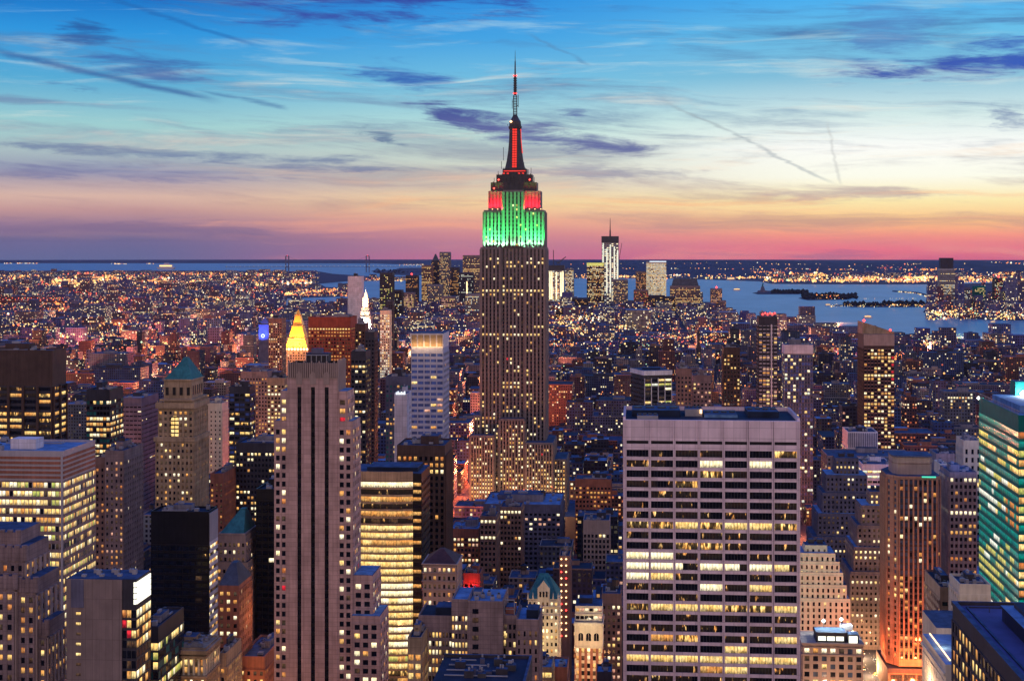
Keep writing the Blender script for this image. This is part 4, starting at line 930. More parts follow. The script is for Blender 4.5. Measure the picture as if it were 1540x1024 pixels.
def angled_top():
    T = tower('apartment_tower', 'tall apartment tower with sloping roofline, many yellow windows and a red-lit corner', 'apartment tower', 1299, 1345, 503, 1500, 40, 'darkbrown', 3.5, 3.4, .72, .62,
      chooser(92, .1, .8, .42, ('yellow', 'white', 'warm', 'yellow'), special=lambda c, r, z, rr: 'red' if c == 8 and 530 < YE+(H-z)/1500*F*.99 < 566 and rr.random() < .8 else None), top=14, spanm='brown', pents=0, units=0, par=0, n_ind=100, pd=.5, fin=False)
    m = MB(); x0, x1, y0, y1 = T.x0-.2, T.x1+1, T.y0+6, T.y1; za, zb = wz(484, 1300, 1510), wz(499, 1345, 1510)
    P = [(x0, y0), (x1, y0), (x1, y1), (x0, y1)]; Zs = [za, zb, zb, za]
    for i in range(4): j = (i+1) % 4; m.poly([(*P[i], T.z-.1), (*P[j], T.z-.1), (*P[j], Zs[j]), (*P[i], Zs[i])], S['tan'])
    m.poly([(*P[i], Zs[i]) for i in range(4)], S['roof']); T.part('sloping_crown', m)
    m = MB(); m.box(T.x0, T.x1, T.y0-.4, T.y0, T.z-11, T.z, S['limestone']); T.part('crown_panel', m)
    m = MB(); m.octa(T.x0+1, T.y0+6, za+1.5, 1.6, EM['redlamp']); m.octa(T.x1-3, T.y0+5, zb+2, 1.4, EM['redlamp']); T.part('warning_lamp', m)
    T.finish(100)
angled_top()
def balcony_tower():
    T = tower('balcony_tower', 'slim tower with pale balcony bands and cluster of red lamps on its roof', 'apartment tower', 1141, 1169, 478, 1400, 24, 'dark', 3.5, 3.2, .75, .5, chooser(93, .15, .7, .2, ('yellow', 'warm', 'pink')), spanm='steel', top=7, n_ind=60, fin=False)
    m = MB()
    for k in range(6): m.octa(T.x0+4+k*2.2, T.y0+4, T.z+3+(k % 2), 1.1, EM['redlamp'])
    T.part('warning_lamp', m); m = MB(); m.obox((0, T.y0), (1, 0), (0, -1), T.x0+11, T.x0+12.2, 0, .8, 0, T.z-6, S['white']); T.part('white_fin', m); T.finish(60)
balcony_tower()
T_ = tower('white_topped_tower', 'blue-grey glass tower with blank white top band left of sloping-roofed tower', 'apartment tower', 1180, 1222.5, 520, 1480, 26, 'steel', 3.6, 2.6, .85, .7, chooser(94, .05, .6, .09, ('yellow', 'white', 'pale'), ('steel', 'blue', 'steel'), special=lambda c, r, z, rr: rr.choice(('white', 'yellow')) if c < 4 and rr.random() < .3 else None), spanm='bluegrey', top=8.5, n_ind=80, pd=.15, fin=False)
m = MB(); m.box(T_.x0-.2, T_.x1+.2, T_.y0-.6, T_.y1, T_.zt+.8, T_.z+.9, S['white'], S['roof']); T_.part('top_band', m); T_.finish(80)
tower('dark_apartment_block', 'dark brown apartment block left of the balcony tower', 'apartment building', 1088, 1113, 524, 1330, 26, 'darkbrown', 3.5, 3., .5, .5, chooser(95, .1, .5, .15, ('yellow', 'warm')), n_ind=40)
tower('lit_column_building', 'brown building with a vertical string of orange windows beside white-finned building', 'apartment building', 1018, 1040, 556, 1250, 24, 'brown', 3.5, 3., .5, .5, chooser(96, .1, .5, .15, ('warm', 'orange'), special=lambda c, r, z, rr: 'warm' if c == 5 else None), n_ind=40)
tower('pink_apartment_block', 'pinkish apartment block behind the grid tower roof, centre', 'apartment building', 1042, 1070, 566, 1280, 26, 'mauve', 3.5, 3., .5, .5, chooser(97, .1, .5, .3, ('pink', 'yellow')), n_ind=40)
# right-hand group
def white_block():
    T = tower('white_office_building', 'white office building with blank blue-white louvred top and bright floors', 'office building', 1275, 1320, 651, 1350, 36, 'white', 3.8, 3.4, .86, .5, chooser(101, .75, .9, .3, ('white', 'yellow', 'pale'), ('dim', 'blue')), top=14, spanm='white', n_ind=70, sidepick=chooser(102, .5, .8, .4, ('white', 'yellow')), fin=False)
    m = MB()
    for k in range(16): a = T.x0+1+k*(T.x1-T.x0-2)/15; m.box(a-.3, a+.3, T.y0-.5, T.y0-.02, T.zt+1.2, T.z, S['bluegrey'])
    T.part('louvre_band', m); T.finish(70)
white_block()
tower('terraced_office_building', 'wide low building with glaring white office floors behind the red-brown ribbed tower', 'office building', 1297, 1342, 700, 1220, 40, 'white', 4., 4., .92, .5, chooser(103, .8, .95, .3, ('white', 'yellow', 'white', 'pale'), ('dim', 'dark')), top=3, n_ind=60)
def ziggurat(name, label, blocks, Y, wall, seed, lit=('white', 'yellow'), p=(.1, .6, .06), n_ind=80, hf=.5, wf=.45, cw=3.1, roof='roof'):
    xs = wx((blocks[0][0]+blocks[0][1])/2, Y); T = Thing(name, label, 'office building', xs, Y)
    FOOT.append((min(wx(b[0], Y) for b in blocks)-2, max(wx(b[1], Y) for b in blocks)+2, Y-2, Y+max(b[3]+b[4] for b in blocks)+2))
    pk = chooser(seed, *p, lit, ('dark', 'dark', 'dim'))
    for i, (p0, p1, pt, yo, d) in enumerate(blocks):
        x0, x1, z = wx(p0, Y), wx(p1, Y), wz(pt, (p0+p1)/2, Y); T.wall.box(x0, x1, Y+yo, Y+yo+d, 0, z, S[wall], S[roof])
        zb = max(2, wz(1035, p0, Y)); nr = max(1, int((z-1.6-zb)/3.6)); zs = z-1.6-nr*3.6
        nc = max(1, round((x1-x0)/cw)); w = S[wall]
        facade(T, (x0, Y+yo), (x1, Y+yo), zs, z-1.6, nc, nr, wf, hf, pk, w, w, pd=.4, sd=.25)
        if x0 > 0: facade(T, (x0, Y+yo+d), (x0, Y+yo), zs, z-1.6, max(1, round(d/3.4)), nr, wf, hf, pk, w, w, pd=.4, sd=.25)
        else: facade(T, (x1, Y+yo), (x1, Y+yo+d), zs, z-1.6, max(1, round(d/3.4)), nr, wf, hf, pk, w, w, pd=.4, sd=.25)
        m = MB(); m.poly([(x0+.4, Y+yo+.4, z+.06), (x1-.4, Y+yo+.4, z+.06), (x1-.4, Y+yo+d-.4, z+.06), (x0+.4, Y+yo+d-.4, z+.06)], S['roofl' if i % 2 else 'roof']); T.part('setback_roof', m)
        if i == 0:
            for k in range(2):
                m = MB(); a = x0+(x1-x0)*(.2+.4*k); m.box(a, a+(x1-x0)*.25, Y+yo+d*.4, Y+yo+d*.7, z+.1, z+2.6, S['dark'], S['roof']); T.part('penthouse', m)
    T.finish(n_ind); return T
ziggurat('stepped_building', 'grey stone building stepping down to the left below the white louvred building', [(1259.6, 1295, 692, 12, 16), (1244, 1306, 716, 6, 28), (1238, 1306, 742, 3, 34), (1230, 1310, 772, 0, 38), (1222, 1310, 806, -3, 42)], 1130, 'bluegrey', 111)
ziggurat('stepped_building', 'dark stepped building with two white window rows left of the red-brown ribbed tower', [(1311, 1332, 742, 8, 14), (1296, 1333, 761, 3, 26), (1290, 1333, 790, 1, 34), (1284, 1333, 822, -1, 40), (1278, 1333, 858, -3, 44)], 1000, 'mauve', 112, p=(.25, .85, .05))
ziggurat('cream_setback_building', 'cream floodwashed building with staircase setbacks on its right side', [(1213, 1247, 824, 9, 12), (1203, 1258, 834, 5, 22), (1203, 1264, 846, 4, 24), (1203, 1269, 862, 3, 26), (1203, 1274, 880, 2, 28), (1203, 1279, 900, 1, 30)], 900, 'cream', 113, ('yellow',), (.0, .3, .05), hf=.62, wf=.38)
def rooftop_lit():
    Y, d = 780., 24.; x = lambda p: wx(p, Y); Z = lambda p: wz(p, 1250, Y); x0, x1, z = x(1207), x(1298), Z(968)
    T = Thing('floodlit_corner_building', 'tan stone corner building with arched windows and glaring roof lamps beside the avenue', 'office building', (x0+x1)/2, Y); FOOT.append((x0-2, x1+2, Y-2, Y+d+2))
    w = S['limestone']; T.wall.box(x0, x1, Y, Y+d, 0, z, w, S['roof'])
    pk = chooser(121, .1, .5, .12, ('warm', 'yellow'), ('dark', 'steel', 'dim'), special=lambda c, r, z_, rr: ('white' if c in (0, 3, 6, 2) else None) if r == 5 else None)
    facade(T, (x0, Y), (x1, Y), z-1.5-6*4., z-1.5, 7, 6, .58, .62, pk, w, w, pd=.5, sd=.3)
    facade(T, (x0, Y+d), (x0, Y), z-1.5-6*4., z-1.5, 5, 6, .5, .6, pk, w, w, pd=.5, sd=.3)
    T.wall.box(x0-.8, x1+.8, Y-.9, Y+d, z-5.9, z-5.2, w); T.wall.box(x0-.6, x1+.6, Y-.8, Y+d, z-.4, z+.5, w)
    T.finish(60)
    m = MB(); m.box(x(1228), x(1274), Y+1.5, Y+13, z+.1, Z(952), S['dark'], S['roof']); T.part('glazed_penthouse', m)
    for k in range(3):
        a, b = x(1231+k*13.5), x(1242.5+k*13.5); m = MB(); m.box(a, b, Y+1.25, Y+1.45, Z(964), Z(957.5), EM['screen']); T.part('skylight_window', m)
    m = MB(); m.box(x(1276), x(1292), Y+1, Y+8, z+.1, Z(954), S['dark'], S['roof']); m.box(x(1277), x(1290), Y+.8, Y+.98, Z(967), Z(956), EM['screen']); T.part('glazed_penthouse', m)
    m = MB(); m.box(x(1231), x(1270), Y+1.2, Y+1.48, Z(973), Z(967), EM['lamp']); T.part('lit_glazing', m)
    for px, py, e in ((1243, 942, 9000), (1270, 939, 12000)):
        m = MB(); m.octa(x(px), Y+12, Z(py), 1.1, EM['whitelamp']); m.box(x(px)-.15, x(px)+.15, Y+11.9, Y+12.1, z, Z(py), S['metal']); T.part('roof_lamp', m); lamp(T.e, T.o, (x(px), Y+10, Z(py)+1.5), e, (.9, 1., .92), .7)
    m = MB(); m.box(x(1269), x(1287), Y+11, Y+17, Z(955), Z(948), S['white'], S['white']); T.part('penthouse', m)
    lamp(T.e, T.o, (x(1240), Y+40, z-4), 22000, (.95, 1., .62), 1); lamp(T.e, T.o, (x(1262), Y+60, z+10), 22000, (.95, 1., .66), 1); lamp(T.e, T.o, (x(1252), Y-24, z-26), 42000, (1., .55, .3), 1)
rooftop_lit()
def ribbed_tower():
    Y = 900.; x = lambda p: wx(p, Y); Z = lambda p: wz(p, 1375, Y); z = Z(716)
    T = Thing('ribbed_tower', 'red-brown pier-ribbed tower with chamfered corners, octagonal crown and orange street glow at its foot', 'office tower', x(1375), Y); FOOT.append((x(1328), x(1420), Y-6, Y+46))
    w = S['ribbed']; p = [(x(1352), Y), (x(1409), Y), (x(1416), Y+4), (x(1416), Y+36), (x(1352), Y+40), (x(1336), Y+28), (x(1336), Y+8)]
    T.wall.prism(p, 16, z, w, S['roof']); fh = 9.*dep(1375, Y)/F; zt = z-2; nr = int((zt-18)/fh); z0 = zt-nr*fh
    def mk(seed): return chooser(seed, .15, .6, .26, ('orange', 'warm', 'yellow', 'warm'), ('dark',), special=lambda c, r, z_, rr: ('steel' if rr.random() < .9 else 'white') if r > nr-17 and rr.random() < .85 else None)
    facade(T, p[0], p[1], z0, zt, 8, nr, .66, .66, mk(131), w, S['dark'], pd=1.1, sd=.2); facade(T, p[1], p[2], z0, zt, 1, nr, .5, .6, mk(132), w, S['dark'], pd=.6, sd=.2)
    facade(T, p[6], p[0], z0, zt, 2, nr, .4, .6, mk(133), w, w, pd=.7, sd=.2); facade(T, p[5], p[6], z0, zt, 6, nr, .5, .6, mk(134), w, S['dark'], pd=.7, sd=.2)
    T.finish(100)
    m = MB(); q = [(x(1353), Y+7), (x(1402), Y+7), (x(1407), Y+12), (x(1407), Y+28), (x(1352), Y+32), (x(1347), Y+26), (x(1347), Y+12)]; m.prism(q, z, Z(689), S['limestone'], S['roofd']); T.part('octagonal_crown', m)
    m = MB(); q2 = [(a+(-.6 if a < x(1375) else .6), b-.5) for a, b in q]; m.prism(q2, Z(690), Z(688), S['bluegrey'], S['roof']); m.prism([(a*1, b-.3) for a, b in q], Z(700), Z(699), S['brown']); T.part('crown_rim', m)
    m = MB(); m.box(x(1386), x(1407), Y-1.3, Y-.6, Z(717.5), Z(715.5), EM['teallight']); T.part('teal_edge_light', m)
    m = MB(); m.box(x(1334), x(1398), Y-5, Y+40, 0, 15, S['brown'], S['roofd']); m.box(x(1334)-.5, x(1398)+.5, Y-5.5, Y-4.8, 13.5, 16, S['dark'])
    for k in range(3): a = x(1337+k*20); m.box(a, a+x(1355)-x(1337), Y-5.25, Y-5.02, 7.5, 12.5, W['dim'])
    T.part('podium', m)
    for px, yo, zz, e in ((1345, -14, 6, 40000), (1375, -16, 6, 60000), (1395, -14, 8, 40000), (1352, -30, 24, 62000), (1395, -30, 24, 62000), (1322, 12, 24, 14000)): lamp(T.e, T.o, (x(px), Y+yo, zz), e, (1., .19, .05), 1)
    for px, zz in ((1345, 20), (1360, 19), (1380, 19), (1398, 20)): lamp(T.e, T.o, (x(px), Y-7, zz), 9000, (1., .24, .07), .8)
ribbed_tower()
tower('grey_office_building', 'grey piered office building with one bright white floor beside the green glass tower', 'office building', 1428, 1469, 712, 960, 30, 'grey', 4.1, 3., .6, .55, chooser(141, .0, .5, .08, ('warm', 'orange'), special=lambda c, r, z, rr: 'white' if abs(z-wz(767, 1450, 960)) < 2 or (abs(z-wz(720, 1450, 960)) < 2.2 and rr.random() < .8) else ('warm' if abs(z-wz(800, 1450, 960)) < 5 and rr.random() < .5 else None)), top=2, n_ind=80, pd=.7)
tower('ornate_stone_building', 'pale ornate stone block with tall arched openings beyond the grey piered building', 'office building', 1449, 1476, 664, 1300, 30, 'cream', 7., 5., .4, .6, chooser(142, 0, 0, .06), n_ind=20)
tower('green_grey_building', 'dim greenish stone block with a dark mansard left of the ornate block', 'office building', 1408, 1436, 684, 1250, 30, 'grey', 4., 3.4, .5, .5, chooser(143, .1, .4, .06), n_ind=30)
tower('narrow_white_building', 'narrow white building with three dark slots right of the ribbed tower', 'office building', 1414, 1426, 700, 1060, 22, 'cream', 5., 9., .7, .3, lambda c, r, z: 'dark', n_ind=12, top=12, units=1, pents=0)
def green_tower():
    Y0, Y1 = 655., 735.; xn = wx(1532, Y0); z = wz(630, 1532, Y0); xf = wx(1472.5, Y1)
    T = Thing('green_glass_tower', 'teal-green glass tower with bright yellow-green floors at the right edge', 'office tower', xn, Y0); FOOT.append((xn-6, xn+60, Y0-3, Y1+3))
    c0, c1, c2, c3 = (xn, Y0), (xn+55, Y0), (xn+55, Y1), (xf, Y1)
    T.wall.prism([c0, c1, c2, c3], 0, z, S['greenwall'], S['roofl'])
    fh = 13.4*Y0/F*1.02; nr = int((z-6)/fh); nr = min(nr, 26); zt = z-5; z0 = zt-nr*fh; rr = random.Random(77)
    grid = []
    for r in range(nr):      # lit floors run in broken lengths across the glass
        row = []; k = nr-1-r; p = .85 if k in (2, 6, 10, 16, 20, 23) else .1 if k in (0, 1, 5, 12) else .34
        while len(row) < 20:
            mt = rr.choice(('green', 'green', 'yellow', 'green', 'pale')) if rr.random() < p else 'tealglow'
            row += [mt]*rr.choice((1, 2, 3, 4, 5) if mt != 'tealglow' else (1, 2, 3, 5))
        if k == 9: row[:10] = ['pale']*10
        if k in (8, 9, 10): row[14:20] = ['orange', 'tealglow', 'orange', 'orange', 'tealglow', 'orange']
        grid.append(row)
    def pk(c, r, z_): return grid[r][c]
    facade(T, c3, c0, z0, zt, 20, nr, 1., .62, pk, S['greenwall'], S['greenwall'], pd=.1, sd=.08)
    facade(T, c0, c1, z0, zt, 14, nr, .95, .7, lambda c, r, z_: rr.choice(('yellow', 'green', 'warm', 'orange', 'yellow')) if rr.random() < .75 else 'tealglow', S['greenwall'], S['greenwall'], pd=.1, sd=.08)
    m = MB(); m.poly([(xf+1, Y1-1, z+.1), (xn+1, Y0+1, z+.1), (xn+54, Y0+1, z+.1), (xn+54, Y1-1, z+.1)], S['roofl']); T.part('roof', m)
    m = MB(); L = math.hypot(c0[0]-c3[0], c0[1]-c3[1]); d = ((c0[0]-c3[0])/L, (c0[1]-c3[1])/L); m.obox(c3, d, (d[1], -d[0]), 0, L, -.6, .15, z-.1, z+1.6, S['greenwall']); m.obox(c0, (1, 0), (0, -1), 0, 55, -.6, .15, z-.1, z+1.6, S['greenwall']); T.part('parapet', m)
    m = MB()
    for k in range(26): a = k*L/26; m.obox(c3, d, (d[1], -d[0]), a, a+.15, -.5, -.3, z+1.6, z+3.2, S['steel'])
    m.obox(c3, d, (d[1], -d[0]), 0, L, -.45, -.35, z+3.1, z+3.3, S['steel']); T.part('roof_railing', m)
    m = MB(); m.box(xn+6, xn+50, Y0+22, Y1-6, z+.2, z+3.5, S['roofl'], S['roofl']); T.part('roof_plant', m)
    m = MB(); xp = wx(1527, Y1-12); m.box(xp, xp+40, Y1-12, Y1-2, z, wz(574, 1530, Y1-12), S['greenwall'], S['roof']); T.part('upper_glass_screen', m)
    m = MB(); m.octa(wx(1538.5, Y1-13), Y1-13, wz(592, 1538, Y1-13), 1.7, EM['whitelamp']); T.part('flood_lamp', m); lamp(T.e, T.o, (wx(1538, Y1-14), Y1-15, wz(592, 1538, Y1-15)), 14000, (.8, .9, 1.), .8)
    m = MB(); m.octa(xf-.5, Y1-1, z+1.2, .9, EM['whitelamp']); m.octa(xf+.8, Y1-4, z+1.4, .5, EM['teallight']); T.part('corner_lamp', m)
    spot(T.e, T.o, (xf-1.2, Y1+1.5, z+1.5), (wx(1428, 1260), 1260, wz(676, 1428, 1260)), 2600000, (.03, .2, 1.), 17, .9, .5)
    T.finish(100)
green_tower()
def dark_corner():
    Y0, Y1 = 300., 482.; X0 = wx(1432.5, Y1); z = wz(903, 1432.5, Y1)
    T = Thing('dark_corner_building', 'dark building with a broad blue roof and slanting rows of amber windows, bottom right corner', 'office building', X0, Y1); FOOT.append((X0-2, X0+90, Y0, Y1+3))
    w = S['dark']; T.wall.box(X0, X0+80, Y0, Y1, 0, z-1.2, w, S['roofd'])
    fh = 4.3; zt = z-5.5; z0 = zt-8*fh; rr = random.Random(15)
    def pk(c, r, z_):
        k = 7-r; q = rr.random(); grp = rr.random()
        return rr.choice(('warm', 'orange', 'warm', 'yellow')) if q < (.66 if k in (0, 2) else .5) else rr.choice(('dark', 'dim', 'dark', 'orange' if q > .9 else 'dark'))
    facade(T, (X0, Y1), (X0, Y0), z0, zt, 40, 8, .74, .74, pk, w, w, pd=.35, sd=.3, em=1)
    m = MB(); t = 1.2
    m.box(X0-.4, X0+t, Y0, Y1, z-1.2, z, w, S['roof']); m.box(X0+t, X0+80, Y1-t, Y1, z-1.2, z, w, S['roof']); m.box(X0+3.2, X0+3.8, Y0, Y1-4, z-1.2, z-.7, w, S['roof']); m.box(X0+3.8, X0+80, Y1-4.5, Y1-3.9, z-1.2, z-.7, w, S['roof']); T.part('parapet', m)
    m = MB(); m.poly([(X0+1, Y0, z-1.1), (X0+80, Y0, z-1.1), (X0+80, Y1-1, z-1.1), (X0+1, Y1-1, z-1.1)], plain('roof_violet', (.06, .06, .17), .8, var=.2, streak=False)); T.part('roof', m)
    m = MB(); a = wx(1507, 462); m.box(a, a+60, Y0, 462, z-1.1, z+2.9, S['black'], S['roof']); m.box(a-.4, a+60, Y0, 462.5, z+2.9, z+3.4, S['black'], S['roofl']); T.part('penthouse', m)
    m = MB(); m.box(a+3.5, a+6.5, 438, 444, z+3.4, z+5.2, S['dark'], S['roof']); m.box(a+3, a+14, 446, 460, z+3.4, z+4.6, S['dark'], S['roofd']); T.part('roof_plant', m)
    for k in range(4):
        m = MB(); b = 472-k*14; m.cyl(X0+9+k*1.5, b, z-1.1, z+.8, .12, .12, S['metal'], 6); T.part('vent_pipe', m)
    T.finish(100)
dark_corner()
def cream_low():
    Y = 560.; x0, x1 = wx(1397, Y), wx(1432, Y); z = wz(965, 1400, Y)
    T = Thing('pale_ledge_building', 'pale low building with a glowing white ledge between ribbed tower and dark corner building', 'office building', x0, Y); FOOT.append((x0-2, x1+20, Y-30, Y+60))
    T.wall.box(x0, x1+15, Y-30, Y+12, 0, z, S['cream'], S['roofl']); T.wall.box(x0+5, x1+15, Y+12, Y+40, 0, wz(936, 1414, Y+20), S['cream'], S['roof']); T.wall.box(x0-.7, x0, Y-30, Y+12, z-4, z-3, S['cream'])
    facade(T, (x0, Y+12), (x0, Y-30), z-26, z-6, 10, 5, .3, .3, lambda c, r, z_: None, S['cream'], S['cream'], pd=.25, sd=.2); T.finish(0)
    m = MB(); m.box(x0+2.2, x0+2.5, Y-26, Y+11, z+.3, z+.6, EM['lamp']); T.part('ledge_lamp', m)
    m = MB(); m.box(x0+4, x0+8, Y-26, Y-22, z+.1, z+2.8, S['white'], S['steel']); m.cyl(x0+6, Y-24, z+2.8, z+3.4, 1.4, 1.4, S['metal'], 12); T.part('cooling_unit', m)
    lamp(T.e, T.o, (x0-5, Y-4, z-14), 9000, (1., .6, .38), .8); lamp(T.e, T.o, (x0+3.5, Y-8, z+2.5), 900, (1., .75, .45), .4)
cream_low()
tower('low_grey_building', 'small grey-brown building tucked behind the blue-roofed corner building', 'office building', 1414, 1442, 886, 740, 40, 'brown', 3.9, 3.6, .6, .5, chooser(146, 0, 0, .08), roof='roofd', n_ind=20)
tower('low_cream_building', 'low cream building with sloping side wall at the green tower foot', 'office building', 1443, 1490, 882, 625, 20, 'cream', 3.9, 4., .4, .3, lambda c, r, z: None, n_ind=4, top=3)

# ------------------------------------------------------------------ lower middle
def hip_office():
    T = tower('hip_roofed_building', 'pale stone office block with dark red-brown pyramid roof', 'office building', 636, 686, 849, 720, 22, 'limestone', 3.95, 2.4, .5, .5, chooser(151, .2, .7, .2, ('white', 'yellow', 'pink', 'warm'), ('dark', 'dim')), top=.5, pents=0, units=0, par=0, n_ind=70, roof='roofd', fin=False)
    m = MB(); m.box(T.x0-.6, T.x1+.6, T.y0-.7, T.y1+.5, T.z, T.z+.6, S['limestone']); cx = (T.x0+T.x1)/2; m.frus((T.x0, T.x1, T.y0, T.y1), T.z+.6, (cx-1, cx+1, T.y0+9, T.y0+13), wz(824, 664, 731), S['tileroof']); T.part('pyramid_roof', m)
    m = MB()
    for zz in (3.9, 7.9, 12.): m.box(T.x0-.5, T.x1+.5, T.y0-.75, T.y1, T.z-zz-.25, T.z-zz+.2, S['limestone'])
    T.part('string_course', m); T.finish(70)
hip_office()
def brown_complex():
    Y = 600.; T = Thing('brown_block_building', 'large brown stone block with blank centre wall and glowing left windows, bottom middle', 'office building', wx(718, Y), Y); FOOT.append((wx(626, Y), wx(812, Y), Y-3, Y+40))
    w = S['mauve']; rr = random.Random(31); Z = lambda p: wz(p, 718, Y)
    def bl(p0, p1, pt, yo, d, nc, pk, top=2., wf=.6):
        x0, x1, z = wx(p0, Y), wx(p1, Y), Z(pt); T.wall.box(x0, x1, Y+yo, Y+yo+d, 0, z, w, S['roof']); zb = Z(1045); nr = max(1, int((z-zb-top)/3.5))
        if nc: facade(T, (x0, Y+yo), (x1, Y+yo), z-top-nr*3.5, z-top, nc, nr, wf, .58, pk, w, w, pd=.3, sd=.2)
        if p0 > 700: facade(T, (x0, Y+yo+d), (x0, Y+yo), z-top-nr*3.5, z-top, 3, nr, .5, .5, pk, w, w, pd=.3, sd=.2)
        else: facade(T, (x1, Y+yo), (x1, Y+yo+d), z-top-nr*3.5, z-top, 3, nr, .5, .5, pk, w, w, pd=.3, sd=.2)
        m = MB(); m.poly([(x0+.3, Y+yo+.3, z+.06), (x1-.3, Y+yo+.3, z+.06), (x1-.3, Y+yo+d-.3, z+.06), (x0+.3, Y+yo+d-.3, z+.06)], S['roofl' if p0 > 675 else 'roofd']); T.part('roof', m)
        pr = MB(); pr.box(x0, x1, Y+yo, Y+yo+.4, z, z+1., w); pr.box(x0, x0+.4, Y+yo+.4, Y+yo+d, z, z+1., w); pr.box(x1-.4, x1, Y+yo+.4, Y+yo+d, z, z+1., w); T.part('parapet', pr)
    lit = chooser(161, .6, .75, .3, ('yellow', 'white', 'warm', 'yellow'), ('dark', 'dim')); dimp = chooser(162, .2, .5, .12, ('warm', 'orange', 'yellow'), ('dark', 'dim'))
    bl(628, 679, 932, 2, 22, 10, lit, 5); bl(679, 704, 905, 0, 26, 5, lit, 5); bl(704, 756.5, 906, -1, 26, 0, dimp); bl(756.5, 776, 930, 3, 20, 3, dimp); bl(776, 810, 934, 1, 24, 4, dimp, 3, .35)
    for k in range(7): T.wins.append((wx(715.5, Y), Y-1.06, Z(918+k*13.3), 2.4, 2., (1, 0), 3, rr.choice(('dark', 'dim', 'dark'))))
    for k in range(5): T.wins.append((wx(758, Y)-.6, Y+2.7, Z(955+k*13), 2., 2.4, (1, 0), 3, rr.choice(('yellow', 'warm', 'dark'))))
    T.finish(100)
    for a, b, c_, e_, z0, h, mt in ((652, 678, 6, 16, 932, 3.4, 'roofd'), (758, 772, 8, 16, 930, 3., 'rust'), (790, 808, 6, 16, 934, 3.6, 'roofd'), (708, 720, 10, 18, 906, 2.2, 'steel')):
        m = MB(); m.box(wx(a, Y), wx(b, Y), Y+c_, Y+e_, Z(z0)+.1, Z(z0)+h, S[mt], S['roof']); T.part('penthouse', m)
    for k in range(5):
        m = MB(); a = wx(712+k*8, Y); m.box(a, a+1.6, Y+4+k % 3*4, Y+6+k % 3*4, Z(906)+.1, Z(906)+1.6, S['steel'], S['roofl']); m.cyl(a+.8, Y+5+k % 3*4, Z(906)+1.6, Z(906)+2.2, .5, .5, S['metal'], 8); T.part('cooling_unit', m)
    m = MB()
    x0 = wx(757, Y); m.box(x0, x0+.3, Y+3.2, Y+3.5, Z(930), Z(904), S['steel']); m.box(x0+4, x0+4.3, Y+3.2, Y+3.5, Z(930), Z(904), S['steel']); m.box(x0, x0+4.3, Y+3.2, Y+3.45, Z(904.5), Z(903), S['steel']); m.box(x0, x0+4, Y+3.2, Y+3.4, Z(918), Z(917), S['steel']); T.part('steel_frame', m)
    m = MB(); a, b = wx(712, Y), wx(760, Y); m.box(a, b, Y-7, Y-1.1, 0, Z(982), w, S['roofd']); 
    for k in range(4): q = a+(k+.5)*(b-a)/4; m.box(q-.35, q+.35, Y-7.5, Y-7.02, Z(1024), Z(980), S['limestone'])
    T.part('porch_wing', m)
brown_complex()
tower('yellow_lit_annex', 'low annex with bright yellow windows at the left foot of brown block', 'office building', 613, 634, 962, 585, 20, 'tan', 3.6, 2.6, .7, .65, chooser(163, .7, .9, .5, ('yellow', 'white', 'warm'), ('dim',)), n_ind=30)
def dark_roof():
    Y = 470.; x0, x1 = wx(650, Y), wx(790, Y); z = wz(1000, 720, Y+20)
    T = Thing('dark_roofed_building', 'dark flat roof crowded with pipes and plant along the bottom edge', 'office building', (x0+x1)/2, Y); FOOT.append((x0-2, x1+2, Y-2, Y+34))
    T.wall.box(x0, x1, Y, Y+30, 0, z, S['dark'], S['roofd']); T.finish(0); rr = random.Random(6)
    m = MB(); m.box(x0, x1, Y+29, Y+30, z, z+1, S['dark'], S['roof']); m.box(x1-.8, x1, Y, Y+29, z, z+1, S['bluegrey'], S['roof']); T.part('parapet', m)
    for k in range(14):
        m = MB(); a = x0+2+rr.random()*(x1-x0-7); b = Y+3+rr.random()*22; s_ = rr.uniform(1, 3.4); m.box(a, a+s_, b, b+s_*.8, z+.05, z+rr.uniform(.8, 2.6), rr.choice([S['metal'], S['dark'], S['bluegrey']]), S['roof']); m.cyl(a+s_/2, b+s_*.4, z+2.2, z+3.2, .3, .3, S['steel'], 8); T.part('roof_plant', m)
    for k in range(4):
        m = MB(); b = Y+6+k*6; m.box(x0+3, x1-6-k*4, b, b+.35, z+.4, z+.75, S['steel']); T.part('pipe_run', m)
dark_roof()
tower('small_blue_roofed_building', 'small building with bright blue roof and yellow-lit top floor right of the brown block', 'office building', 796, 830, 1006, 680, 18, 'tan', 3.8, 4., .9, .6, chooser(164, 1, .95, .3, ('yellow', 'warm')), top=.6, roof='roofl', n_ind=20, pents=1, units=1)
tower('small_brick_building', 'small orange brick building with deep blue roof near the bottom edge', 'building', 830, 853, 1006, 700, 18, 'rust', 3.8, 4., .3, .4, chooser(165, 0, 0, .1), roof='roofl', n_ind=8, pents=0, units=1)
tower('blue_roofed_shed', 'tiny dark building with vivid blue roof below the white and red brick building', 'building', 897, 920, 1013, 740, 14, 'dark', 3.8, 4., .5, .5, chooser(166, 0, 0, .1), roof='roofl', n_ind=4, pents=1, units=1)
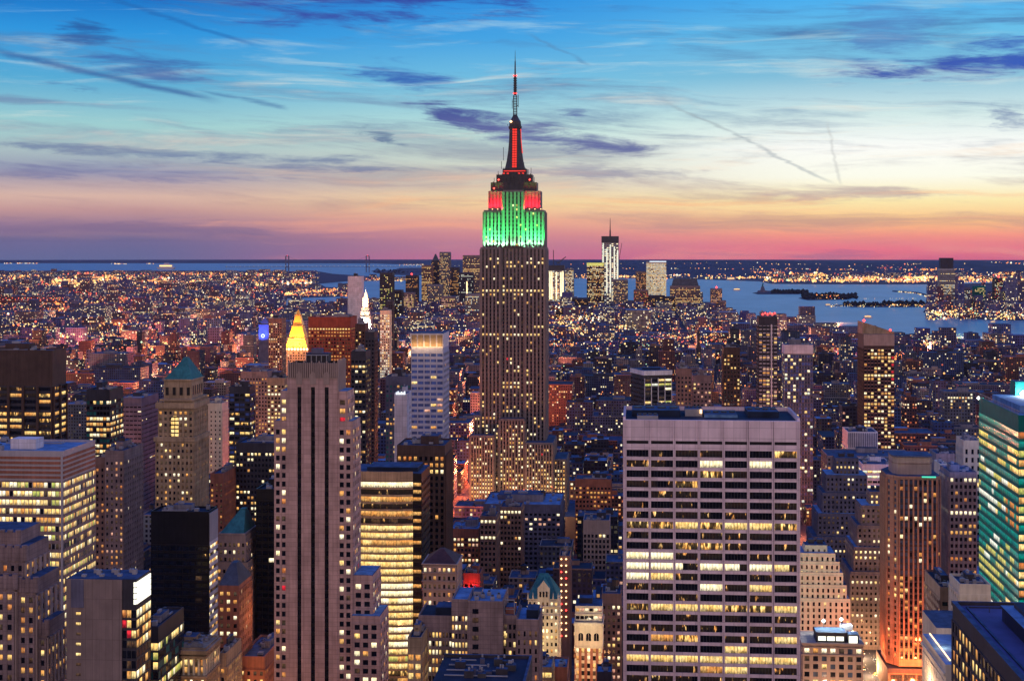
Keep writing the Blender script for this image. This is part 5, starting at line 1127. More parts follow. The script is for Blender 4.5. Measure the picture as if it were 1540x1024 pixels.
def cream_gothic():
    Y = 800.; x = lambda p: wx(p, Y); Z = lambda p: wz(p, 817, Y)
    T = tower('gabled_cream_building', 'cream gabled building with steep teal roof and pointed dormer', 'office building', 794, 839.5, 900, 800, 22, 'cream', 3.55, 2.3, .46, .55, chooser(171, .1, .6, .2, ('yellow', 'warm', 'white'), ('dark', 'dim')), top=1., pents=0, units=0, par=0, n_ind=90, fin=False)
    x0, x1, y0, y1, z = T.x0, T.x1, T.y0, T.y1, T.z; cy = (y0+y1)/2
    m = MB(); m.frus((x0-.3, x1+.3, y0-.3, y1+.3), z, (x0+5.5, x1-6, cy-.3, cy+.3), Z(868), S['teal']); T.part('steep_roof', m)
    m = MB(); cx = (x(809)+x(826))/2; hw = 3.2
    m.poly([(cx-hw, y0-.5, z-1), (cx+hw, y0-.5, z-1), (cx+hw, y0-.5, Z(884)), (cx, y0-.5, Z(872)), (cx-hw, y0-.5, Z(884))], S['cream'])
    m.poly([(cx+hw, y0-.5, z-1), (cx+hw, cy, z-1), (cx+hw, cy, Z(884)), (cx+hw, y0-.5, Z(884))], S['cream']); m.poly([(cx-hw, cy, z-1), (cx-hw, y0-.5, z-1), (cx-hw, y0-.5, Z(884)), (cx-hw, cy, Z(884))], S['cream'])
    m.poly([(cx+hw, y0-.5, Z(884)), (cx+hw, cy, Z(884)), (cx, cy, Z(872)), (cx, y0-.5, Z(872))], S['teal']); m.poly([(cx-hw, cy, Z(884)), (cx-hw, y0-.5, Z(884)), (cx, y0-.5, Z(872)), (cx, cy, Z(872))], S['teal']); T.part('dormer', m)
    for k in (-1, 0, 1):
        m = MB(); m.box(cx+k*1.7-.45, cx+k*1.7+.45, y0-.75, y0-.55, Z(897), Z(889), W['dark']); T.part('dormer_window', m)
    m = MB()
    for k in range(7):
        if k in (2, 3, 4): continue
        a = x0+k*(x1-x0)/6; m.frus((a-.5, a+.5, y0-.7, y0+.3), z-.5, (a-.05, a+.05, y0-.25, y0-.15), z+3.4, S['cream'])
    T.part('pinnacle', m); m = MB(); m.box(x0-.6, x1+.6, y0-.9, y0-.1, Z(912), Z(910.5), S['cream']); m.box(x0-.6, x1+.6, y0-.9, y0-.1, Z(925), Z(924), S['cream']); T.part('string_course', m)
    T.finish(90); lamp(T.e, T.o, ((x0+x1)/2, y0-16, Z(960)), 9000, (1., .72, .35), 1.5)
cream_gothic()
def white_red():
    Y = 830.; x = lambda p: wx(p, Y); Z = lambda p: wz(p, 885, Y)
    T = Thing('white_trimmed_brick_building', 'red brick building with white corner trim and three arched windows under a white cornice', 'office building', x(885), Y); FOOT.append((x(862), x(909), Y-2, Y+24))
    w = S['rust']; T.wall.box(x(864), x(906.6), Y, Y+20, 0, Z(972), w); T.wall.box(x(864), x(906.6), Y-.1, Y+20, Z(972), Z(935), S['cream'], S['roof']); T.wall.box(x(865), x(905.5), Y+2, Y+19, Z(935), Z(912), S['cream'], S['roof'])
    pk = chooser(181, .5, .8, .35, ('yellow', 'warm', 'white'), ('dark', 'dim')); zb = Z(1040); nr = 6
    facade(T, (x(864), Y), (x(906.6), Y), zb, Z(972), 5, nr, .5, .6, pk, w, S['cream'], pd=.3, sd=.15)
    for r in range(2): 
        for k in range(6): T.wins.append((x(868.5+k*6.8), Y+1.9, Z(918+r*11.5), 1.9, 1.7, (1, 0), 3.5, random.Random(k*7+r).choice(('white', 'dark', 'pink', 'warm'))))
    T.finish(60)
    m = MB()
    for s_ in (864.4, 903.6):
        for k in range(9): m.box(x(s_), x(s_+2.6), Y-.45, Y-.32, Z(972)-k*6.-3.2, Z(972)-k*6.-.4, S['cream'])
    T.part('corner_trim', m)
    for k in range(3):
        m = MB(); cx = x(873.5+k*11.7); r0 = 1.35; pts = [(cx-r0, Y-.15, Z(963)), (cx+r0, Y-.15, Z(963))]+[(cx+r0*math.cos(t*math.pi/8), Y-.15, Z(955)+r0*math.sin(t*math.pi/8)) for t in range(9)]
        m.poly(pts, W['dark']); m.box(cx-.08, cx+.08, Y-.25, Y-.17, Z(963), Z(952), S['cream']); T.part('arched_window', m)
    m = MB(); m.box(x(863), x(907.6), Y-1, Y+20, Z(940), Z(936), S['cream']); m.box(x(863.5), x(907), Y-.6, Y+20, Z(974), Z(972), S['cream']); m.box(x(864.5), x(906), Y+1.4, Y+19, Z(925.5), Z(923.5), S['cream']); T.part('cornice', m)
    m = MB(); m.box(x(870), x(890), Y+8, Y+16, Z(912), Z(904), S['dark'], S['roof']); T.part('penthouse', m)
    lamp(T.e, T.o, (x(885), Y-14, Z(985)), 5200, (1., .6, .3), 1.5); lamp(T.e, T.o, (x(885), Y-9, Z(940)), 2400, (1., .85, .6), 1.)
white_red()
def string_lights():
    T = tower('dark_lamp_strung_building', 'dark narrow building strung with two vertical lines of bright orange bulbs', 'building', 841, 857, 838, 905, 20, 'brown', 3.7, 3., .4, .5, lambda c, r, z: None, n_ind=0, pents=1, units=1, fin=False)
    m = MB()
    for k in range(13):
        for px in (844.3, 851.5): m.octa(wx(px, 905), 904.2, wz(840+k*9.6, px, 905), .62, EM['redlamp' if (k*3+int(px)) % 5 == 0 else 'lamp'])
    T.part('bulb_string', m); T.finish(0)
string_lights()
tower('dark_brick_building', 'dark building with a patch of lit paired windows beside the grid tower edge', 'apartment building', 905, 934, 895, 860, 24, 'brown', 3.6, 2.6, .5, .55, chooser(182, .25, .8, .2, ('yellow', 'pink', 'white'), ('dark', 'dim')), n_ind=50, tank=True)
tower('blank_walled_building', 'plain grey-brown building with one row of dark windows near its top, mid distance', 'building', 877, 917, 784, 1150, 30, 'limestone', 4., 3., .6, .6, chooser(183, 0, 0, .08, special=lambda c, r, z, rr: None if z > wz(812, 897, 1150) else 'dark'), top=9, n_ind=20)
tower('brick_loft_building', 'rust brick loft with orange-lit lower windows right of the skyscraper base', 'loft building', 865, 919, 722, 1290, 30, 'rust', 3.8, 3., .55, .5, chooser(184, .2, .6, .2, ('orange', 'warm')), n_ind=40)
tower('blue_roofed_block', 'wide low block with a broad blue roof right before the skyscraper foot', 'office building', 727, 843, 760, 1180, 60, 'bluegrey', 3.8, 3.6, .6, .5, chooser(185, .1, .5, .06, ('white', 'pink')), n_ind=30, roof='roofl', pents=3, units=8, tank=True)
tower('terracotta_building', 'low terracotta building with blue roof and glowing row of windows left of skyscraper base', 'loft building', 676, 720, 797, 1080, 34, 'rust', 3.7, 2.5, .6, .55, chooser(186, .6, .85, .35, ('pink', 'warm', 'white')), n_ind=40, roof='roofl')
tower('brown_loft_building', 'brown loft with a bright white upper window row below the blue-roofed block', 'loft building', 722, 746, 778, 1060, 26, 'brown', 3.8, 2.7, .6, .55, chooser(187, .0, .5, .05, special=lambda c, r, z, rr: 'white' if abs(z-wz(783, 733, 1060)) < 2 or abs(z-wz(812, 733, 1060)) < 2 else None), n_ind=40, top=1)
tower('brown_loft_building', 'brown loft with pink-white windows under its roofline below the blue-roofed block', 'loft building', 752, 784, 764, 1100, 26, 'brown', 3.8, 2.7, .6, .55, chooser(188, .0, .5, .08, special=lambda c, r, z, rr: 'white' if abs(z-wz(769, 768, 1100)) < 2 else None), n_ind=30, top=1)

T_ = tower('red_lit_building', 'low building with its front glowing red, beyond the hip-roofed office', 'building', 697, 722, 864, 940, 18, 'rust', 3.6, 3., .5, .5, chooser(191, .5, .8, .4, ('red', 'orange')), n_ind=20)
lamp(T_.e, T_.o, ((T_.x0+T_.x1)/2, T_.y0-6, T_.z-7), 5000, (1., .03, .03), .5)
for px_, Y_, z_, e_ in ((318, 612, 50, 26000), (352, 655, 40, 30000), (404, 690, 30, 50000), (300, 600, 22, 20000), (642, 690, 40, 22000), (690, 655, 48, 9000), (772, 585, 40, 16000), (850, 790, 14, 22000), (903, 800, 14, 16000)):
    l_ = bpy.data.lights.new('street_glow', 'POINT'); l_.energy = e_; l_.color = (1., .45, .17); l_.shadow_soft_size = 1.5
    o_ = bpy.data.objects.new('street_glow', l_); COL.objects.link(o_); o_.location = (wx(px_, Y_), Y_, z_)
# ------------------------------------------------------------------ downtown towers, far away
def far_tower(label, px0, px1, py, Y, wall, rows, on, off, lit, dark=('dark',), name='office_tower', fh=6., cw=5., d=45, seed=1, spanm=None, n_ind=12, wf=.7, hf=.55, top=8, pier=True):
    return tower(name, label, 'office tower', px0, px1, py, Y, d, wall, fh, cw, wf, hf, chooser(seed, rows, on, off, lit, dark), top=top, pents=0, units=0, par=0, n_ind=n_ind, spanm=spanm, group=None, fin=False, pier=pier, pd=.8)
def downtown():
    T = far_tower('tallest far tower, under construction, lit white in vertical strips with a mast', 905, 930, 356, 7000, 'steel', .1, .9, .5, ('pale', 'white', 'white'), ('steel', 'dim'), seed=201, fh=9, cw=11, top=30)
    m = MB(); cx = (T.x0+T.x1)/2; m.cyl(cx, T.y0+22, T.z, T.z+30, 4, 3, S['metal'], 6); m.cyl(cx, T.y0+22, T.z+30, wz(328, 917, 7000), 2.4, .8, S['metal'], 6); T.part('mast', m)
    m = MB()
    for k, h in ((.05, 1.), (.27, .92), (.48, .98), (.72, .95), (.92, .9)): a = T.x0+k*(T.x1-T.x0); m.box(a, a+5.5, T.y0-2.5, T.y0-1.5, 60, T.z*h-30, W['pale'])
    T.part('work_light_strip', m)
    m = MB(); m.box(T.x0-1.5, T.x1+1.5, T.y0-1.5, T.y0+46, T.z-28, T.z+2, S['metal']); T.part('bare_steel_top', m); T.finish(40)
    m = MB(); a = T.x1+1; m.poly([(a, T.y0, T.z-110), (a+3, T.y0, T.z-110), (a+16, T.y0, T.z-30), (a+14, T.y0, T.z-30)], S['metal']); T.part('crane_jib', m)
    T = far_tower('squat far tower lit in glaring white vertical strips with a crane on its roof', 823.5, 848, 399, 6700, 'steel', .3, .9, .6, ('white', 'pale', 'yellow'), ('dim',), seed=202, fh=8, cw=10, top=24)
    m = MB(); m.box(T.x0-2, T.x1+2, T.y0-2, T.y0+45, T.z-22, T.z, S['metal']); T.part('bare_steel_top', m)
    m = MB(); m.box(T.x0+24, T.x0+27, T.y0+8, T.y0+11, T.z, T.z+68, S['metal']); m.poly([(T.x0+40, T.y0+9, T.z+8), (T.x0+42, T.y0+9, T.z+4), (T.x0+82, T.y0+9, T.z+36), (T.x0+80, T.y0+9, T.z+39)], S['metal']); m.poly([(T.x0+30, T.y0+9, T.z+22), (T.x0+31, T.y0+9, T.z+19), (T.x0+56, T.y0+9, T.z+5), (T.x0+56, T.y0+9, T.z+8)], S['metal']); T.part('crane', m)
    m = MB()
    for k in (.1, .22, .5, .78, .9): a = T.x0+k*(T.x1-T.x0); m.box(a, a+6, T.y0-2.5, T.y0-1.5, 40, T.z-30, W['white'])
    T.part('work_light_strip', m); T.finish(20)
    for a in (('narrow far tower speckled pale yellow right of the white-strip squat tower', 850, 862.5, 404, 6750, 'grey', .3, .8, .6, ('pale', 'yellow', 'white')),
              ('broad far tower with bright green-yellow top line left of tallest far tower', 882.5, 908, 395, 6600, 'dark', .3, .9, .35, ('yellow', 'warm', 'white')),
              ('dull pale far tower stepping in front of tallest far tower', 922, 944, 420, 6500, 'grey', .1, .6, .3, ('yellow', 'warm')),
              ('far tower glowing solid pale yellow, bright flat top', 972, 1002, 394, 6900, 'cream', .9, .97, .8, ('yellow', 'pale', 'white')),
              ('dim orange-speckled far tower left of the solid yellow tower', 956, 975, 408, 6950, 'mauve', .2, .8, .4, ('orange', 'warm')),
              ('wide far dark-topped tower with yellow floors at the shore', 1008, 1053, 430, 6450, 'mauve', .5, .9, .25, ('yellow', 'warm')),
              ('far slender orange-lit tower at the river edge with red tip', 1069, 1086, 434, 6300, 'mauve', .4, .8, .4, ('warm', 'orange', 'pink')),
              ('short orange-lit far block beside the slender river-edge tower', 1082, 1092, 452, 6250, 'mauve', .3, .8, .35, ('warm', 'orange')),
              ('squat dim red-lit far block below the yellow glowing tower', 953, 975, 436, 6100, 'brown', .2, .7, .35, ('orange', 'red', 'warm')),
              ('dark speckled far block just under the solid yellow tower', 975, 1000, 444, 6050, 'dark', .1, .7, .3, ('warm', 'yellow')),
              ('dark far block with sparse lights between yellow tower and dark-topped tower', 1000, 1016, 446, 6000, 'dark', .1, .7, .3, ('warm', 'yellow')),
              ('bright-windowed mid-size far block below tallest far tower', 908, 930, 462, 5600, 'grey', .7, .9, .4, ('yellow', 'pale')),
              ('broad dark far block left of the bright-windowed mid-size block', 860, 884, 448, 6000, 'dark', .1, .6, .15, ('warm',)),
              ('tall far tower of pale ribs and flat top left of skyscraper', 661, 676.5, 379, 7000, 'grey', .2, .7, .35, ('yellow', 'warm')),
              ('far tower with broad blocky top touching the skyscraper left edge', 696, 724, 384, 7050, 'mauve', .3, .9, .15, ('yellow', 'warm')),
              ('darker wide far tower with a vertical light line before the blocky-topped one', 690, 711, 410, 6700, 'dark', .1, .8, .1, ('pale',)),
              ('far low tower with a green-yellow lit top left of pointed dark tower', 634, 650, 399, 6900, 'brown', .5, .9, .2, ('warm', 'yellow')),
              ('dark far tower with red tip lamp standing left before the bay', 610, 628, 414, 6600, 'dark', .2, .7, .15, ('warm', 'orange')),
              ('stubby dark far block right of the tall ribbed far tower', 677, 690, 402, 6800, 'dark', .2, .7, .2, ('warm',)),
              ('distant dim block before the bay water, left of dark red-tipped tower', 571, 590, 410, 5200, 'dark', .2, .7, .15, ('yellow', 'green')),
              ('low lit far block under the dark red-tipped tower', 600, 622, 440, 5600, 'mauve', .3, .7, .3, ('pink', 'yellow')),
              ('far grey block with bright windows under the pointed dark tower', 642, 664, 428, 6000, 'grey', .2, .7, .3, ('yellow', 'warm')),
              ('mid-size far block with orange roofline left of the two white-strip towers, before them', 800, 822, 452, 5500, 'brown', .3, .8, .3, ('orange', 'warm')),
              ('mid-size grey far block with yellow floors between blocky-topped tower and skyscraper', 700, 720, 442, 5400, 'grey', .4, .8, .25, ('yellow', 'pale')),
              ('mid-size violet far block under the ribbed flat-topped tower', 664, 684, 446, 5500, 'mauve', .3, .8, .3, ('yellow', 'pink')),
              ('low bright-floored far block right of bright-windowed mid-size block', 936, 956, 472, 5300, 'bluegrey', .6, .85, .2, ('pale', 'yellow')),
              ('low far block with green-white floors under the speckled dark block', 985, 1012, 468, 5400, 'bluegrey', .5, .85, .2, ('green', 'pale')),
              ('broad far brick block glowing orange near the river bank', 1040, 1066, 470, 5600, 'rust', .4, .8, .35, ('orange', 'warm')),
              ('small far block with lit top row left of the broad dark far block', 836, 858, 462, 5300, 'dark', .4, .8, .25, ('yellow', 'warm')),
              ('slim far block with sparse white lights by the left water', 592, 604, 436, 5300, 'dark', .2, .7, .2, ('pale', 'yellow')),
              ('tall dark glass tower across the river with lit upper band, far right', 1413, 1436, 404, 6600, 'steel', .25, .8, .05, ('yellow', 'pale')),
              ('short glass block left-most in the cluster across the river', 1447, 1459, 432, 6500, 'bluegrey', .3, .8, .3, ('yellow', 'pale')),
              ('green-tinted block second in the cluster across the river', 1466, 1482, 430, 6550, 'greenwall', .3, .8, .3, ('green', 'yellow')),
              ('taller block with red top lamp in the cluster across the river', 1496, 1508, 418, 6600, 'dark', .3, .8, .35, ('yellow', 'pale', 'red')),
              ('block with warm floors at the right frame edge across the river', 1528, 1545, 422, 6700, 'mauve', .3, .8, .35, ('warm', 'yellow')),
              ('low wide block in the cluster across the river', 1508, 1530, 436, 6300, 'bluegrey', .3, .8, .4, ('yellow', 'green'))):
        T = far_tower(*a[:9], a[9], seed=int(a[1]*7), n_ind=8)
        px = a[1]
        if px == 1413:
            m = MB(); m.box(T.x0+5, T.x1-5, T.y0+4, T.y0+40, T.z, wz(388, 1424, 6600), S['dark']); T.part('dark_crown', m)
        if px == 882.5: m = MB(); m.box(T.x0, T.x1, T.y0-1.6, T.y0-.9, T.z-14, T.z-1, W['green']); T.part('lit_top_line', m)
        if px == 972: m = MB(); m.box(T.x0+15, T.x1, T.y0+4, T.y0+40, T.z, T.z+3, EM['sign']); T.part('lit_top_line', m)
        if px == 1008:
            m = MB(); m.frus((T.x0+6, T.x1-6, T.y0+3, T.y0+40), T.z, (T.x0+14, T.x1-14, T.y0+10, T.y0+34), wz(419, 1030, 6450), S['slate']); T.part('dark_hipped_crown', m)
        if px in (1069, 610, 1496): m = MB(); m.octa((T.x0+T.x1)/2, T.y0+4, T.z+5, 5, EM['redlamp']); T.part('tip_lamp', m)
        if px == 690: m = MB(); m.box(T.x0+(T.x1-T.x0)*.55, T.x0+(T.x1-T.x0)*.55+4, T.y0-2, T.y0-1, 20, T.z-40, EM['lamp']); T.part('light_line', m)
        T.finish(8)
    T = far_tower('pointed dark far tower with a peaked crown left of the ribbed flat-topped one', 648.5, 660, 392, 7000, 'dark', .1, .6, .15, ('warm',), seed=230)
    m = MB(); m.frus((T.x0+4, T.x1-4, T.y0+4, T.y0+40), T.z, (T.x0+16, T.x1-16, T.y0+18, T.y0+24), wz(382, 654, 7000), S['slate']); T.part('peaked_crown', m); T.finish(6)
downtown()
# ------------------------------------------------------------------ ground, water, far shores
def sheet(name, pts, z, mat, kind='structure'):
    m = MB(); m.poly([(*p, z) for p in pts], mat); return m.build(name, kind=kind)
def simple(name, col, rough, spec=.3, nscale=None, var=.3):
    return plain(name, col, rough, var, nscale or .01, spec, False)
LANDM = simple('land_dark', (.035, .035, .06), .9, nscale=.004, var=.5); ASPH = simple('asphalt', (.045, .045, .06), .85, nscale=.05)
ground = MB(); N = 64; Rg = 41000.
ring = [(Rg*math.cos(2*math.pi*i/N), Rg*math.sin(2*math.pi*i/N), 0) for i in range(N)]; ground.poly(ring, LANDM); ground.build('ground', kind='structure')
WAT, gw, pw_ = new_mat('harbour_water')
pw_.inputs['Base Color'].default_value = (.035, .13, .25, 1); pw_.inputs['Roughness'].default_value = .32; pw_.inputs['Specular IOR Level'].default_value = .3
xw, yw, zw = gw.sep(geo_pos(gw))
nn = gw.noise(gw.xyz(xw*.004, yw*.0016, 0.), 1., 6., .6); bp = gw.node('ShaderNodeBump'); bp.inputs['Strength'].default_value = .5; bp.inputs['Distance'].default_value = 8.
gw.put(bp.inputs['Height'], gw.noise(gw.xyz(xw*.03, yw*.02, 0.), 1., 4.)); gw.nt.links.new(bp.outputs[0], pw_.inputs['Normal'])
gw.put(pw_.inputs['Base Color'], gw.mix(gw.smooth(nn, .35, .68), (.08, .185, .275), (.14, .27, .36)))
P = lambda L: [gnd(*q) for q in L]
SHORE = [(-900,480),(0,474),(400,470),(560,462),(700,452),(960,452),(1060,462),(1095,474),(1140,482),(1190,491),(1270,506),(1400,516),(1545,528),(1800,545),(2100,560)]
sheet('water', P(SHORE+[(2100,419),(1800,419),(1540,424),(1150,423.5),(1000,419),(820,419),(700,413),(640,399),(560,396.5),(200,396),(-900,396)]), .5, WAT)
def land(name, L, z=1.2): sheet(name, P(L), z, LANDM)
land('far_shore_land', [(-900,476),(0,471),(300,470),(405,464),(430,449),(525,446),(542,437),(525,433),(490,432),(480,427),(520,423.5),(610,421),(612,418),(560,416),(500,412),(480,408.5),(300,407),(-900,408.5)])
land('riverfront_land', [(1388,470),(1440,477),(1480,481),(1800,488),(2100,492),(2100,419),(1545,424),(1440,427),(1437,440),(1400,455)])
land('island', [(1131,441),(1150,437.5),(1200,438),(1220,441),(1200,443),(1140,443)]); land('island', [(1200,449),(1225,442.5),(1270,442.5),(1292,447),(1270,451),(1215,452)])
land('spit', [(1245,459.5),(1300,457),(1402,456),(1402,462),(1290,462.5)]); land('pier_land', [(1140,423),(1160,427),(1250,428),(1390,428),(1441,429),(1441,420),(1150,420)])
land('causeway', [(1342,437),(1380,439.5),(1404,445),(1411,452),(1405,452),(1398,446),(1376,441.5),(1342,439)])
land('sandbar', [(558,407.5),(640,404),(650,411.5),(600,412.5),(565,411)])
# ridges across the bay
def ridge(name, x0, x1, pyb, top, Yd, n, seed):
    rr = random.Random(seed); m = MB(); g_ = []
    for i in range(n+1):
        px = x0+(x1-x0)*i/n; t = i/n; f = min(1, t*6, (1-t)*6)
        hy = top(px)+rr.uniform(-.35, .35); row = []
        for j, (s_, h_) in enumerate(((0, 0.), (.25, .35), (.55, .75), (1., 1.), (1.6, 0.))):
            bx, by = gnd(px, pyb); k = 1+Yd*s_/by; Yp = by*k; X_ = wx(px, Yp)
            zz = max(0, wz(hy, px, by*(1+Yd/by)))*h_*f*(1+rr.uniform(-.12, .12)*(h_ < 1)); row.append((X_, Yp, zz-.2))
        g_.append(row)
    for i in range(n):
        for j in range(4): m.poly([g_[i][j], g_[i+1][j], g_[i+1][j+1], g_[i][j+1]], LANDM)
    m.build(name, kind='structure'); return g_
HILL = ridge('hills', 590, 1640, 414.5, lambda px: 392.6+1.2*math.sin(px*.011)+(.8 if px > 1250 else 0), 4200, 90, 3)
ridge('far_hills', -400, 760, 396.2, lambda px: 391.6+.5*math.sin(px*.02), 5000, 60, 4)

# ------------------------------------------------------------------ streets near the avenue
AVE = [(-172, 26), (142, 27)]
for k in range(1, 9): AVE += [(-172-285*k, 26), (142+280*k, 27)]
AVE.sort()
def roadsheet():
    m = MB()
    for x, w in AVE: m.poly([(x-w/2, 700, .02), (x+w/2, 700, .02), (x+w/2, 3400, .02), (x-w/2, 3400, .02)], ASPH)
    m.build('road', kind='structure')
    m = MB()
    for k in range(60):
        for l in (-6.5, 0, 6.5): y = 860+k*9; m.poly([(142+l-.12, y, .03), (142+l+.12, y, .03), (142+l+.12, y+3.5, .03), (142+l-.12, y+3.5, .03)], S['white'])
    for y in (920, 1000, 1080):
        for k in range(15): x = 131+k*1.55; m.poly([(x, y, .03), (x+.7, y, .03), (x+.7, y+4, .03), (x, y+4, .03)], S['white'])
    m.build('road_markings', kind='structure')
    m = MB()
    for (xa, wa), (xb, wb) in zip(AVE, AVE[1:]):
        for k in range(10, 24): m.box(xa+wa/2, xb-wb/2, k*80., k*80+63., 0, .15, S['concrete'])
    m.build('pavement', kind='structure')
roadsheet()
def street_lamp(i, x, y, side, en):
    T = Thing('street_lamp', f'orange street lamp on the avenue by the ribbed tower, {["nearest","second nearest","third nearest","fourth nearest","fifth nearest","sixth nearest","seventh nearest","eighth nearest"][i//2]} on its {"east" if side < 0 else "west"} kerb', 'street lamp', x, y, group='street lamps along the avenue')
    m = MB(); m.cyl(x, y, .15, 9.5, .12, .07, S['metal'], 8); m.box(min(x, x-side*2.4), max(x, x-side*2.4), y-.06, y+.06, 9.4, 9.55, S['metal']); T.part('pole', m)
    m = MB(); xx = x-side*2.4; m.box(xx-.6, xx+.6, y-.3, y+.3, 9.3, 9.42, S['metal']); m.box(xx-.5, xx+.5, y-.25, y+.25, 9.05, 9.3, EM['lamp']); T.part('lamp_head', m)
    lamp(T.e, T.o, (xx, y, 8.6), en, (1., .5, .2), .5)
def street_glow(x, y, z, e, col):
    l = bpy.data.lights.new('street_glow', 'POINT'); l.energy = e; l.color = col; l.shadow_soft_size = 1.
    o = bpy.data.objects.new('street_glow', l); COL.objects.link(o); o.location = (x, y, z)
i = 0
for y in (918, 952, 986, 1020, 1054):
    for s_ in (-1, 1): street_lamp(i, 142+s_*12, y, s_, 6000); i += 1
CARL = [('white', 'white van'), ('metal', 'dark saloon car'), ('gold', 'yellow taxi'), ('gold', 'yellow taxi'), ('steel', 'silver car'), ('metal', 'black car'), ('gold', 'yellow taxi'), ('rust', 'dark red car'), ('white', 'white car'), ('steel', 'grey car')]
def car(i, x, y, mat, what):
    where = ['first', 'second', 'third', 'fourth', 'fifth', 'sixth', 'seventh', 'eighth', 'ninth', 'tenth'][i]
    T = Thing('car', f'{what} with lit headlights on the avenue, {where} from the near end', 'car', x, y, group='cars driving up the avenue')
    m = MB(); h = 1.0 if 'van' not in what else 1.9
    m.frus((x-.92, x+.92, y-2.3, y+2.3), .35, (x-.88, x+.88, y-2.25, y+2.25), .85, S[mat]); m.frus((x-.84, x+.84, y-1.3, y+1.6), .85, (x-.68, x+.68, y-.7, y+1.2), .85+h*.62, S['black'], S[mat]); T.part('body', m)
    for a in (-1, 1):
        for b in (-1.45, 1.4):
            m = MB(); n = 10
            pts = [(x+a*.93, y+b+.34*math.cos(2*math.pi*k/n), .36+.34*math.sin(2*math.pi*k/n)) for k in range(n)]; m.poly(pts if a > 0 else pts[::-1], S['black']); 
            for k in range(n): p, q = pts[k], pts[(k+1) % n]; m.poly([p, q, (q[0]-a*.22, q[1], q[2]), (p[0]-a*.22, p[1], p[2])], S['black'])
            T.part('wheel', m)
        m = MB(); m.box(x+a*.62-.24, x+a*.62+.24, y-2.42, y-2.26, .5, .78, EM['headlight']); T.part('headlight', m)
        m = MB(); m.box(x+a*.62-.2, x+a*.62+.2, y+2.26, y+2.36, .55, .75, EM['taillight']); T.part('taillight', m)
for i, (mt, wh) in enumerate(CARL): car(i, 134+(i*3 % 4)*5.1, 912+i*12.5, mt, wh)
for y in (935, 975, 1015): street_glow(142, y, 6, 26000, (1., .62, .3))
# the other avenue's orange canyon
for i, y in enumerate(range(1230, 2260, 85)):
    T = Thing('street_lamp', 'street lamp deep in the orange-lit avenue canyon left of the skyscraper', 'street lamp', -178, y, group='street lamps in the orange canyon')
    m = MB(); m.cyl(-178, y, .15, 9.5, .12, .07, S['metal'], 6); m.box(-178, -175.5, y-.06, y+.06, 9.4, 9.55, S['metal']); m.box(-176, -175, y-.3, y+.3, 9., 9.4, EM['lamp']); T.part('pole', m)
    lamp(T.e, T.o, (-173, y, 15), 190000, (1., .17, .05), 2)

# ------------------------------------------------------------------ the mass of the city
def fac(name, col, cw, ch, p, lit, dim=.05, wfx=.55, wfy=.55, scl=1.):
    m, gg, pr = new_mat(name)
    uvn = gg.node('ShaderNodeUVMap'); uvn.uv_map = 'UVMap'
    u, v, _ = gg.sep(uvn.outputs[0]); u = u/cw; v = v/ch
    fu, fv = gg.m('FLOOR', u), gg.m('FLOOR', v); ru, rv = u-fu, v-fv
    inside = gg.m('GREATER_THAN', ru, .5-wfx/2)*gg.m('LESS_THAN', ru, .5+wfx/2)*gg.m('GREATER_THAN', rv, .5-wfy/2)*gg.m('LESS_THAN', rv, .5+wfy/2)
    r1 = gg.white(gg.xyz(fu, fv, .5)); r2 = gg.white(gg.xyz(fu, fv, 7.5)); rf = gg.white(gg.xyz(gg.m('FLOOR', u/9.), fv, 3.3))
    pp = gg.smooth(rf, .86, .9, p, min(.85, p*5))
    on = gg.m('LESS_THAN', r1, pp)*inside
    x, y, z = gg.sep(geo_pos(gg)); k = gg.smooth(gg.noise(gg.xyz(x, y, z*.6), .08, 5., .6), .25, .75, .65, 1.35)
    tint = gg.noise(gg.xyz(x, y, 0.), .013, 2., out=1)
    wallc = gg.mix(1., gg.mix(.5, col, gg.mix(1., gg.mix(1., col, tint.s, 'MULTIPLY'), (2., 2., 2.2), 'MULTIPLY')), gg.xyz(k, k, k), 'MULTIPLY')
    gg.put(pr.inputs['Base Color'], gg.mix(inside, wallc, (.012, .014, .025))); gg.put(pr.inputs['Roughness'], .85-inside*.6)
    ec = gg.ramp(r2, [(0, lit[0]), (.4, lit[1]), (.75, lit[2]), (1, (1., .88, .62))])
    gg.put(pr.inputs['Emission Color'], ec); gg.put(pr.inputs['Emission Strength'], on*gg.smooth(r2, 0., 1., .45, 1.35)*scl + inside*gg.smooth(gg.white(gg.xyz(fu, fv, 11.)), .75, 1., 0., dim))
    m.cycles.emission_sampling = 'NONE'; return m
WARM = ((1., .30, .08), (1., .55, .18), (1., .72, .32)); YEL = ((1., .5, .16), (1., .74, .32), (1., .86, .5)); RED = ((1., .16, .06), (1., .32, .12), (1., .6, .25))
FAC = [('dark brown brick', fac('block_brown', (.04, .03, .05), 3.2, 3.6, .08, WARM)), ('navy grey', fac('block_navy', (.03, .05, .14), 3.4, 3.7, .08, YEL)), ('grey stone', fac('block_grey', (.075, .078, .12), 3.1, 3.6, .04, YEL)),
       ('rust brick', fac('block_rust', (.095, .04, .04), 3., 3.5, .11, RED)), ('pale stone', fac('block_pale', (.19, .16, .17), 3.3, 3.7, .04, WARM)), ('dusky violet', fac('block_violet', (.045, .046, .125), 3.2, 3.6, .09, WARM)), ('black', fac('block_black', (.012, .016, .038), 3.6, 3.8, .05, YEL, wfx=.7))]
CWH = [(3.2, 3.6), (3.4, 3.7), (3.1, 3.6), (3., 3.5), (3.3, 3.7), (3.2, 3.6), (3.6, 3.8)]
